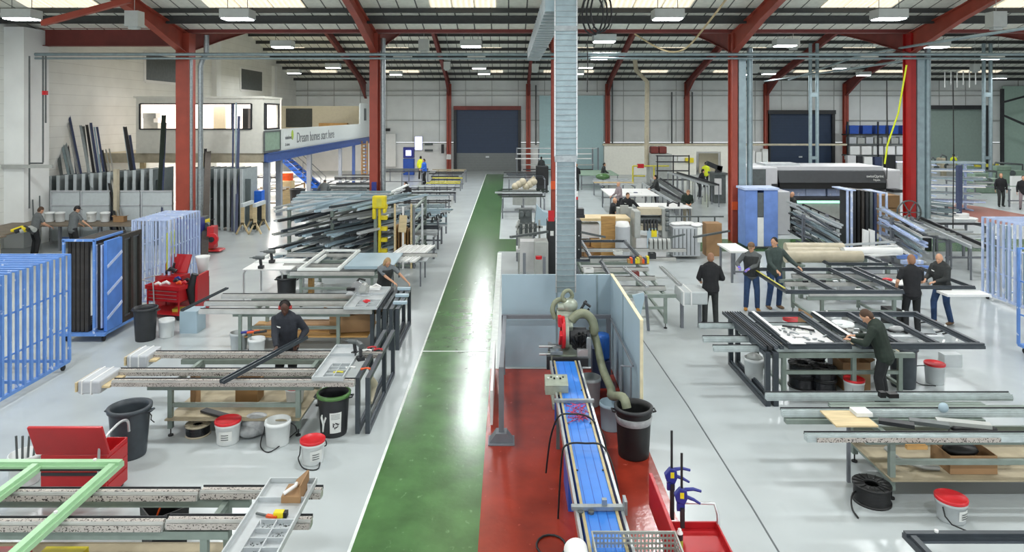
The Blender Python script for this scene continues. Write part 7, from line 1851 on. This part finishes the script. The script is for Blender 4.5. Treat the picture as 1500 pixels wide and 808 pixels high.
# ---- blue wrapped crate trolley
t = thing('wrapped_crate','tall crate wrapped in blue film with a dark opening, left of the printer','crate',(X(1118,26),26,0))
yk = 25.4
m = MB(); m.box(X(1092,yk),X(1110,yk),yk,yk+.85,.1,2.2); m.box(X(1119,yk),X(1140,yk),yk,yk+.85,.1,2.2); m.box(X(1110,yk),X(1119,yk),yk+.6,yk+.85,.1,2.2); part('wrapped_side', m, M['blue_wrap2'], t, True, bevel=.03)
m = MB(); m.box(X(1090,yk),X(1141,yk),yk-.05,yk+.9,2.2,2.28); part('top_sheet', m, M['pale_rack'], t, True)
m = MB(); m.box(X(1110,yk)+.0,X(1119,yk),yk+.02,yk+.06,1.2,2.1); part('dark_panel', m, M['machine_dk'], t, True)
m = MB(); m.box(X(1110,yk),X(1119,yk),yk+.02,yk+.07,.1,1.18); part('white_panel', m, M['paper'], t, True)
# ---- printer
yp = 30.0
t = thing('printing_machine','large white flatbed printing machine with dark grey hood','machine',(X(1200,yp),yp,0))
m = MB(); m.box(X(1098,yp),X(1137,yp),yp-.2,yp+2.4,.3,Z(244,yp)); m.box(X(1296,yp),X(1316,yp),yp-.2,yp+2.4,.5,Z(248,yp)); part('end_housing', m, M['printer_white'], t, True, bevel=.06)
m = MB(); m.box(X(1137,yp),X(1296,yp),yp+.1,yp+2.2,Z(250,yp),Z(244,yp)); m.box(X(1137,yp),X(1296,yp),yp+1.0,yp+2.2,.3,Z(250,yp)); part('rear_housing', m, M['printer_white'], t, True)
m = MB(); m.prism([(yp-.25,Z(267,yp)),(yp-.05,Z(249.5,yp)),(yp+.95,Z(249.5,yp)),(yp+.95,Z(267,yp))],X(1138.5,yp),X(1294,yp),'X'); part('hood', m, M['printer_dark'], t, True, bevel=.02, label='dark grey hood')
m = MB(); m.box(X(1141,yp),X(1300,yp),yp-.1,yp+.9,Z(276,yp),Z(267.5,yp)); part('carriage_slot', m, M['black'], t, True)
for k,(a,b_) in enumerate(((1141,1184),(1185,1214),(1217,1245))):
    m = MB(); m.box(X(a,yp),X(b_,yp),yp+.3,yp+.9,Z(288,yp),Z(277,yp)); pp = part('window_panel', m, M['pale_rack'], t, True, label='lilac lit panel')
m = MB(); m.box(X(1137,yp),X(1250,yp),yp-.3,yp+.9,Z(296,yp),Z(292.5,yp)); part('led_bar', m, M['led_green'], t, True, label='glowing green light bar')
m = MB(); m.box(X(1137,yp),X(1290,yp),yp-.3,yp+.9,Z(292.5,yp),Z(288,yp)); part('bed_edge', m, M['charcoal'], t, True)
m = MB(); m.box(X(1140,yp),X(1290,yp),yp-.2,yp+.9,.2,Z(296,yp)); part('base', m, M['machine_grey'], t, True)
m = MB(); m.box(X(1134,28.5),X(1156,28.5),28.4,29.4,0,Z(280,28.5)); part('control_desk', m, M['printer_white'], t, True, bevel=.03)
m = MB(); m.box(X(1130,28.3),X(1138,28.3),28.2,28.3,Z(282,28.3),Z(269,28.3)); part('monitor', m, M['charcoal'], t, True)
m = MB(); m.box(X(1098,yp)-.02,X(1119,yp),yp-.23,yp-.2,Z(273,yp),Z(247,yp)); part('side_window', m, M['machine_dk'], t, True)
def ptxt(s, u, v, sz):
    o = text(s, sz, (X(u,yp-.25), yp-.22, Z(v,yp)), (R(76),0,0), 'paper', t, 'lettering'); return o
ptxt('swissQprint', 1270, 259, .155); ptxt('Nyala', 1280, 264, .13)
m = MB(); m.box(X(1115,31),X(1165,31),30.5,31.6,Z(244,30.8)+.06,Z(241,31)+.08); small('top_cover','pale translucent cover lying on top of the printing machine','cover',m,'alu_matt')
single('side_table','dark shelf sticking out at the right of the printing machine','shelf',MB().box(X(1294,yp),X(1308,yp),yp-.8,yp-.21,Z(279,yp),Z(275,yp)),M['charcoal'])
# stacks right of printer
for k in range(3):
    m = MB(); m.box(X(1282,29),X(1310,29),28.6,29.4,.0+.55*k,.52+.55*k); single('board_pallet','tan stack of boards on end right of the printing machine','boards',m,M['card'],'tan board stacks right of the printer')
# dark frames trolley
yk = 24.3
t = thing('frame_trolley','pale blue trolley holding tall dark boards, in front of the printer','trolley',(X(1262,yk),yk+.3,0))
m = MB(); m.box(X(1240,yk),X(1298,yk),yk-.1,yk+1.2,.14,.2); part('base', m, M['pale_rack'], t, True)
for u in (1240,1246,1288,1297):
    m = MB(); m.box(X(u,yk)-.04,X(u,yk)+.03,yk-.1,yk-.05,.2,2.3 if u < 1250 else 2.2); part('upright', m, M['pale_rack'], t, True)
m = MB(); m.box(X(1240,yk),X(1252,yk),yk-.1,yk+1.1,2.3,2.34); m.box(X(1286,yk),X(1298,yk),yk-.1,yk+1.1,2.2,2.24); part('top_bar', m, M['pale_rack'], t, True)
for u in (1243,1294):
    m = MB(); m.cyl((X(u,yk)-.02,yk,.07),.07,.04,12,'X'); part('castor', m, M['rubber'], t, True)
for k in range(6):
    m = MB(); x = X(1250,yk)+k*.15; m.box(x,x+.09,yk,yk+1.0,.21,2.34-.02*k); m.box(x-.012,x,yk-.02,yk,.21,2.34-.02*k); single('dark_board','tall dark door board standing in the pale blue trolley','board',m,M[['charcoal','black','brown_dark','charcoal','machine_dk','mauve'][k]],'dark boards in the pale blue trolley')
# cantilever racks
def cant(label, u0, u1, vtop, vbot, Y, levels, slope=.25, L=3.2, n=4, mats=('alu_matt','charcoal','galv_duct','pale_rack'), seed=1, post='steel_post', dirx=1, depth=1.2, mid=.5, drop=0):
    r = random.Random(seed); x0, x1 = X(u0,Y), X(u1,Y); zt_, zb2 = Z(vtop,Y), max(.25,Z(vbot,Y))
    t = thing('cantilever_rack', label, 'rack', ((x0+x1)/2,Y,0))
    xs_ = [x0+(x1-x0)*(mid-.25), x0+(x1-x0)*(mid+.25)]
    for x in xs_:
        m = MB(); m.box(x-.05,x+.05,Y-.05,Y+.05,.0,zt_+.1); m.box(x-.05,x+.05,Y-depth/2,Y+depth/2,0,.08); part('upright', m, M[post], t, True)
    for i in range(levels):
        z = zb2+(zt_-zb2)*i/max(1,levels-1)
        for x in xs_:
            m = MB(); m.box(x-.03,x+.03,Y-depth/2,Y+depth/2,z-.05,z); part('arm', m, M[post], t, True)
        for j in range(n):
            yy = Y-depth/2+.1+(depth-.2)*j/max(1,n-1)
            dz = slope*.5
            profile('bar on the '+label, (X(u0,yy+1.2*slope)+r.uniform(-.2,.2), yy+1.2*slope, z+.05+drop*.5+r.uniform(0,.05)), (X(u1,yy-1.2*slope)+r.uniform(-.2,.2), yy-1.2*slope, z+.05-drop*.5+r.uniform(0,.05)), r.uniform(.07,.13), r.uniform(.05,.08), r.choice(mats), 'bars on the '+label)
    return t
cant('rack of slanting black and silver bars in front of the printer', 1160, 1228, 318, 356, 24.6, 4, slope=1.55, mats=('charcoal','alu_matt','alu_matt','anthracite','galv_duct'), seed=3, n=4, drop=.3)
cant('rack of pale bars right of the dark boards', 1292, 1350, 322, 374, 22.8, 5, slope=1.2, mats=('pale_rack','alu_matt','galv_duct','charcoal','white'), seed=4, n=4, drop=.25)
cant('rack of pale blue wrapped bars behind the bright red column', 1335, 1440, 240, 296, 36.0, 6, slope=.4, mats=('pale_rack','alu_matt','white','galv_duct'), seed=5, n=5, post='pale_rack')
cant('low rack of silver bars at the foot of the bright red column', 1345, 1400, 300, 318, 29.5, 3, slope=.5, mats=('alu_matt','white','galv_duct'), seed=6, n=4)
t = thing('railing','dark slatted railing slanting down before the printer','railing',(X(1200,26.5),26.5,0))
a_, b_ = Vector((X(1176,27.5),27.5,1.4)), Vector((X(1236,25.8),25.8,.95))
m = MB(); m.bar(a_,b_,.05,.05); m.bar(a_-Vector((0,0,.5)),b_-Vector((0,0,.3)),.05,.05); part('rail', m, M['charcoal'], t, True)
for i in range(6):
    c = a_+(b_-a_)*(i/5); m = MB(); m.box(c.x-.025,c.x+.025,c.y-.025,c.y+.025,0,c.z); part('post', m, M['charcoal'], t, True)
t = thing('hand_truck','thin brown hand truck frame leaning by the dark boards','trolley',(X(1236,25.4),25.4,0))
m = MB(); m.tube([(X(1234,25.4),25.4,.05),(X(1234,25.4),25.3,1.35)],.03,6); m.tube([(X(1231,25.4),25.4,.9),(X(1240,25.4),25.3,1.3)],.02,6); m.box(X(1228,25.4),X(1240,25.4),25.2,25.5,.03,.06); part('frame', m, M['card_dk'], t, True)
roller_track('long black roller track running right from the bright red column', ((X(1345,26),26.4,1.05),(X(1436,20.6),20.6,1.0)), w=.5, n=5)
bar_bench('bench of grey bars crossing right of the pale bar rack', 1358, 1442, 336, 350, 4, z=.95, mats=('machine_grey','charcoal','alu_matt'), seed=41, legs=2)
bar_bench('farther bench of dark bars before the brown floor', 1352, 1436, 322, 330, 3, z=.95, mats=('charcoal','alu_matt'), seed=42, legs=2)
profile('white bar reaching right over the green floor branch', (X(1345,24.6),24.6,.6),(X(1380,24.2),24.4,.6),.1,.06,'white')
for k in range(4):
    m = MB(); m.box(X(1325,20.5),X(1362-k*3,20.5),20.2+.2*k,20.32+.2*k,.25+.12*k,.36+.12*k); single('blue_bar','blue wrapped bar on the low stack behind the black T-shirt','profile',m,M['blue_wrap2' if k%2 else 'pale_rack'],'blue wrapped bars behind the black T-shirt')
single('low_stand','low dark stand under the blue wrapped bars','stand',MB().box(X(1328,20.5),X(1350,20.5),20.2,21.0,0,.24),M['steel_post'])
t = thing('wheel_stand','dark spoked wheel and winch at the bright red column foot','winch',(X(1330,25.6),25.5,0))
m = MB(); m.lathe([(.42,0),(.46,0),(.46,.06),(.42,.06),(.42,0)],24,(0,0,1.35),'Y'); 
for k in range(6): a = k*math.pi/3; m.bar((0,.03,1.35),(.43*math.cos(a),.03,1.35+.43*math.sin(a)),.04,.03)
part('wheel', m, M['machine_dk'], t)
m = MB(); m.box(-.6,.7,-.2,.4,.0,.9); part('base', m, M['charcoal'], t)
t = thing('floor_stand','white stand with broad round foot on the brown floor edge','stand',(X(1405,32.5),32.5,0))
m = MB(); m.cyl((0,0,.0),.75,.12,24); m.cyl((0,0,.12),.4,.2,20); part('foot', m, M['white'], t)
m = MB(); m.cyl((0,0,.32),.12,.5,12); m.box(-.1,.1,-.1,.1,.8,2.6); part('post', m, M['mauve'], t)
m = MB(); m.box(X(1392,31.5),X(1424,31.5),31.3,31.6,0,.12); small('sill','brown wooden sill lying before the round-footed stand','sill',m,'steel_redd')
for k,(u,v0,v1) in enumerate(((1397,215,300),)):
    pass
# shelving with blue bins at back
ys_ = 59.5
t = thing('parts_shelving','tall shelving with cartons against the back wall at right','shelving',(X(1280,ys_),ys_,0))
for u in (1238,1282,1328):
    m = MB(); m.box(X(u,ys_)-.06,X(u,ys_)+.06,ys_-.5,ys_-.4,0,Z(178,ys_)); part('post', m, M['charcoal'], t, True)
for v in (196,210,226):
    m = MB(); m.box(X(1236,ys_),X(1330,ys_),ys_-.5,ys_+.4,Z(v,ys_)-.12,Z(v,ys_)); part('shelf', m, M['charcoal' if v == 196 else 'machine_dk'], t, True)
for k in range(5):
    u = 1241+k*19.2; tt = thing('storage_bin','blue storage bin on the top shelf of the back shelving','bin',(X(u+7,ys_),ys_,Z(196,ys_)),0,'blue bins on the back shelving')
    m = MB(); m.box(-.4,.4,-.4,.3,0,.75); part('bin', m, M['bin_blue'], tt, bevel=.03)
    m = MB(); m.box(-.42,.42,-.43,-.4,.62,.7); part('lip', m, M['bin_blue'], tt)
for k in range(7):
    m = MB(); u = 1241+k*12.2; m.box(X(u,ys_),X(u+10,ys_),ys_-.4,ys_+.2,Z(210,ys_),Z(200.5+(k%2),ys_)); single('carton','grey carton on the middle shelf of the back shelving','carton',m,M['machine_grey' if k%2 else 'cabinet_grey'],'grey cartons on the back shelving')
for k in range(5):
    m = MB(); u = 1242+k*17; m.box(X(u,ys_),X(u+14,ys_),ys_-.4,ys_+.2,Z(226,ys_),Z(213.5,ys_)); single('carton','cream carton on the lower shelf of the back shelving','carton',m,M['cladding_low' if k%2 else 'wall_block_x'],'cream cartons on the back shelving')
for k,(a,b_,v,mt_) in enumerate(((1240,1252,226,'machine_lt'),(1254,1262,227,'charcoal'),(1264,1276,228,'cladding_low'),(1280,1290,228,'mauve'),(1296,1310,225,'charcoal'),(1313,1324,235,'screen_lit'))):
    m = MB(); m.box(X(a,58),X(b_,58),57.8,58.2,0 if mt_ != 'screen_lit' else 1.0,Z(v+1.5,58)); single('machine_unit' if mt_ != 'screen_lit' else 'monitor',['pale cabinet at the foot of the back shelving','narrow dark cabinet at the foot of the back shelving','cream cabinet behind the printer','dark blue cabinet behind the printer','black machine with a dial behind the printer','small glowing monitor behind the printer'][k],'cabinet' if k<5 else 'monitor',m,M[mt_])
single('monitor_table','small table carrying the glowing monitor','table',MB().box(X(1311,58),X(1326,58),57.7,58.3,0,.99),M['machine_lt'])
# cabinets left of dark door
for k in range(4):
    m = MB(); a = 1086+k*9.5; m.box(X(a,58),X(a+8,58),57.6,58.2,0,Z([214,214,222,218][k],58)); small('locker',['pale','second pale','third pale','fourth pale'][k]+' tall locker between the red columns before the roller door','locker',m,'cladding_low')
m = MB(); m.box(X(1084,55),X(1095,55),54.8,55.2,.8,Z(246,55)); small('red_cabinet','red box cabinet just right of the clad red column','cabinet',m,'tool_red')
single('red_cabinet_stand','dark stand under the red box cabinet','stand',MB().box(X(1083,55),X(1096,55),54.7,55.3,0,.79),M['machine_dk'])
# green machines far right
for k,(a,b_,va,vb,y,mt_) in enumerate(((1345,1358,226,248,55,'green_machine'),(1360,1372,230,250,54,'machine_grey'),(1374,1388,226,250,55,'wrap_tube'),(1392,1400,232,250,54,'machine_grey'),(1405,1440,238,252,52,'green_machine'),(1420,1462,248,275,44,'green_machine'),(1452,1500,238,262,50,'green_machine'))):
    t = thing('green_machine',['squat green grey machine left of the far group','grey machine second from left in the far group','beige machine in the middle of the far group','thin grey machine beside the hi-vis person','long green machine right of the hi-vis person','large green machine behind the walking person','green machine at the far right edge'][k],'machine',(X((a+b_)/2,y),y,0))
    zt_ = Z(va,y); m = MB(); m.box(X(a,y),X(b_,y),y-.5,y+.5,0,zt_*.62); m.box(X(a,y)+.1,X((a+b_)/2,y),y-.4,y+.4,zt_*.62,zt_*.85); part('body', m, M[mt_], t, True, bevel=.05)
    m = MB(); m.cyl((X((a+b_)/2,y),y-.52,zt_*.5),.22,.1,14,'Y'); m.tube([(X(a,y)+.2,y,zt_*.85),(X(a,y)+.3,y,zt_),(X(b_,y)-.1,y,zt_*.9),(X(b_,y)-.1,y,zt_*.62)],.07,6); part('fittings', m, M['machine_dk'], t, True)
profile('yellow guard beam low by the pale green roller door', (X(1428,56),56,Z(243,56)),(X(1462,56),56,Z(243,56)),.2,.3,'tape_yellow')
t = thing('white_partition_block','white partition block behind the two people at the far right','partition',(X(1490,38),38.6,0))
m = MB(); m.box(X(1483,38.5),X(1530,38.5),38.5,38.7,0,Z(258,38.5)); part('panel', m, M['white'], t, True)
bar_bench('bench of green rails behind the walking person', 1425, 1478, 262, 276, 3, z=1.0, mats=('green_machine','machine_grey'), seed=44, legs=2)
# dark braces high at far right
m = MB(); m.bar((X(1468,58),58,Z(150,58)),(X(1505,58),58,Z(140,58)),.15,.15); m.bar((X(1468,58),58,Z(168,58)),(X(1505,58),58,Z(184,58)),.15,.15); m.box(X(1466,58),X(1470,58),57.9,58.1,0,Z(130,58)); small('bracing','dark braced frame before the mint panel at the far right','frame',m,'charcoal')
for k in range(6):
    m = MB(); u = 1384+k*9; m.tube([(X(u,46),46,Z(128-4*(k%2),46)),(X(u,46),46,Z(104,46))],.04,5); single('hanging_rod','thin white rod hung under the far right roof','rod',m,M['white'],'white rods under the far right roof')

rng = random.Random(31)
for k in range(14):
    x, y = rng.uniform(7.0,9.0), rng.choice((15.7,16.6,17.4)); m = MB(); m.box(x-.06,x+.06,y-.03,y+.03,.932,.96+.04*rng.random()); single('glazing_fitting','small fitting on the rails of the far frame bench','fitting',m,M[rng.choice(['white','charcoal','alu','machine_grey'])],'fittings on the far frame bench')
for k in range(10):
    x = rng.uniform(7.3,8.1); y = rng.uniform(12.0,13.4); m = MB(); m.bar((x,y,.93),(x+rng.uniform(.1,.3),y+rng.uniform(-.15,.15),.94),.03,.02); single('offcut','thin offcut under the widest dark frame','offcut',m,M[rng.choice(['white','charcoal','alu'])],'offcuts under the widest dark frame')
m = MB(); m.box(8.35,8.8,8.9,9.3,.29,.7); single('blue_tub','dark blue tub at the right end of the right bench shelf','tub',m,M['clamp_blue'],bevel=.02)
# ------------------------------------------------------------ the people
P = math.pi
def sp(u, v, y=None):
    q = A(u, v, 0); return (q.x, q.y, 0)
def py(u, Y): return (X(u,Y), Y, 0)
# the man with ear defenders carrying a profile
p = py(421,12.05)
person('person in navy sweatshirt and red ear defenders holding a dark profile across the bench rails', p, P, 1.80, 9, handL=(-.25,.2,1.05), handR=(.04,.46,1.04), top='fabric_navy', legs='trouser_black', skin='skin_dark', hair='hair_dark', ears=True, near=True, look=(8,18), logo=True, bulk=1.15)
person('person with long fair hair and dark vest leaning on a row of standing grey frames', py(563,16.9), P*1.12, 1.62, 24, handL=(-.5,.3,.9), handR=(-.2,.45,.88), top='fabric_grey2', legs='trouser_black', hair='hair_blonde', vest='fabric_charcoal', long_hair=True, sleeve='short', near=True, look=(10,35))
person('person in black hooded top seen from behind, left of the four at the frames', sp(1041,477), -.15, 1.72, 4, handL=(-.2,.3,1.0), handR=(.2,.28,1.05), feet=((-.14,0),(.13,.03)), top='fabric_black', legs='fabric_charcoal', hood=True, near=True, look=(-20,10), hair='hair_short', bulk=1.2)
person('person in brown cap, dark vest and purple gloves holding the yellow edged frame', py(1101,17.5), P*.92, 1.76, 4, handL=(.1,.34,1.12), handR=(.33,.3,1.15), feet=((-.14,0),(.14,0)), top='fabric_grey', legs='denim', shoe='boot_tan', cap='boot_brown', vest='fabric_charcoal', glove='glove_purple', near=True, look=(-20,15))
person('person in dark green shirt and jeans reaching over the far grey frame', py(1134,17.7), P*1.04, 1.84, 3, handL=(-.52,.25,1.1), handR=(.12,.36,1.05), feet=((-.12,0),(.16,0)), top='fabric_green', legs='denim', shoe='boot_brown', hair='hair_dark', near=True, look=(-50,8), bulk=1.15)
person('person in black T-shirt seen from behind at the right end of the frames', py(1336,15.6), -.25, 1.80, 3, handL=(-.3,.12,.95), handR=(.12,.35,1.1), top='fabric_black', legs='trouser_black', sleeve='short', near=True, hair='hair_short', look=(10,5))
person('person in dark hooded jacket and blue jeans facing left beside the black T-shirt', py(1380,16.4), P*.62, 1.70, 6, handL=(-.1,.38,1.05), handR=(.16,.36,1.05), top='fabric_charcoal', legs='denim', shoe='boot_brown', hair='hair_short', hood=True, near=True, look=(10,15), bulk=1.3, bald=True, logo=True, feet=((-.16,-.1),(.14,.1)))
person('person in dark green sweatshirt bending over the near grey frame', py(1296,11.65), P*.28, 1.72, 17, handL=(-.22,.48,1.12), handR=(.12,.5,1.1), top='fabric_dkgreen', legs='trouser_black', hair='hair_brown', near=True, look=(12,42), bulk=1.18)
# farther off
person('person in grey T-shirt at the left end of the corner bench', py(50,24.2), -.5, 1.76, 14, handL=(-.1,.45,1.0), handR=(.25,.42,1.0), top='fabric_grey', legs='trouser_black', hair='hair_brown', sleeve='short', look=(0,25))
person('person in dark cap and grey T-shirt reaching along the corner bench', py(106,24.4), -.35, 1.76, 10, handL=(-.1,.42,1.0), handR=(.5,.3,.98), top='fabric_grey', legs='trouser_black', hair='hair_dark', sleeve='short', cap='black', look=(-35,20))
person('person in grey sweatshirt bowed over work near the stair foot', py(474,36), .1, 1.7, 30, handL=(-.3,.35,.9), handR=(.3,.35,.9), top='fabric_grey', legs='trouser_black', hair='hair_dark', look=(0,50))
person('person in black shirt working behind a long dark profile bench left of the walkway', py(597,33.6), P*.9, 1.74, 10, handL=(-.25,.4,1.0), handR=(.35,.35,.95), top='fabric_black', legs='trouser_black', hair='hair_dark', look=(-25,15))
person('person in bright blue jacket walking among the far profile benches', py(622,49.0), P*.7, 1.85, 5, handL=(-.1,.25,1.1), handR=(.1,.3,1.1), top='blue_bright', legs='trouser_black', hair='hair_dark', bulk=1.15)
person('person in yellow hi-vis top beyond the blue jacket', py(616,53), -.3, 1.8, 3, top='hivis', legs='trouser_black', hair='hair_dark')
person('person dressed in black standing right of the grey duct', py(844,45), -.4, 1.78, 4, handL=(-.1,.3,1.1), handR=(.1,.3,1.1), top='fabric_black', legs='trouser_black', hair='hair_short')
person('person in dark clothes behind the black cabinet left of the red column', py(793,53), 0, 1.75, 4, top='fabric_charcoal', legs='trouser_black', hair='hair_dark')
person('person in dark jacket working at the bench before the white partition', py(882,47), -P*.55, 1.72, 14, handL=(-.1,.45,1.0), handR=(.2,.45,1.0), top='fabric_charcoal', legs='trouser_black', hair='hair_dark')
person('person in mauve shirt behind two colleagues at the white table', py(908,33.5), P*.6, 1.72, 6, top='fabric_mauve', legs='trouser_black', hair='hair_short', bald=True, handL=(-.2,.35,1.0), handR=(.2,.35,1.0))
person('person in black T-shirt with bald head turned to the right behind the plywood board', py(896,27.6), -P*.5, 1.66, 8, top='fabric_black', legs='trouser_black', bald=True, sleeve='short', handL=(-.15,.35,1.0), handR=(.15,.35,1.0), look=(0,15))
person('person in black sweatshirt with one arm out on the beige machine', py(919,28.6), P*.95, 1.78, 8, top='fabric_black', legs='trouser_black', hair='hair_brown', handL=(-.62,.1,.98), handR=(.25,.3,.95), look=(10,20), logo=True, bulk=1.15)
person('person in dark camouflage jacket and beige trousers walking with bowed head', py(1006,30.6), P, 1.74, 12, top='fabric_dkgreen', legs='trouser_beige', hair='hair_short', look=(0,45), handL=(-.1,.3,1.05), handR=(.1,.3,1.05))
person('person in black coat standing among the long roller tracks', py(963,37), P*.5, 1.75, 10, top='fabric_charcoal', legs='trouser_black', hair='hair_dark', handL=(-.1,.4,1.0), handR=(.15,.4,1.0))
person('person in black at the saw by the open doorway', py(1024,41.5), -P*.5, 1.75, 22, top='fabric_black', legs='trouser_black', hair='hair_dark', handL=(-.1,.5,1.0), handR=(.15,.5,1.0))
person('person in hi-vis yellow top behind the saw by the doorway', py(1034,47), 0, 1.75, 6, top='hivis', legs='trouser_black', hair='hair_dark')
person('person with bald head and dark sweater operating the white printing machine', py(1164,29.0), P*.5, 1.74, 8, top='fabric_charcoal', legs='trouser_black', bald=True, handL=(-.15,.4,1.1), handR=(.15,.4,1.1))
person('person in dark jacket walking on the clear floor at the far right', py(1466,37.2), P*.9, 1.82, 2, top='fabric_black', legs='fabric_charcoal', hair='hair_short', feet=((-.13,-.12),(.13,.15)))
person('person in dark jacket cut by the right edge of the view', py(1499,36), P*.8, 1.8, 2, top='fabric_black', legs='fabric_mauve', hair='hair_dark')
person('person in hi-vis yellow among the green machines far right', py(1397,56), 0, 1.8, 2, top='hivis', legs='trouser_black', hair='hair_dark')
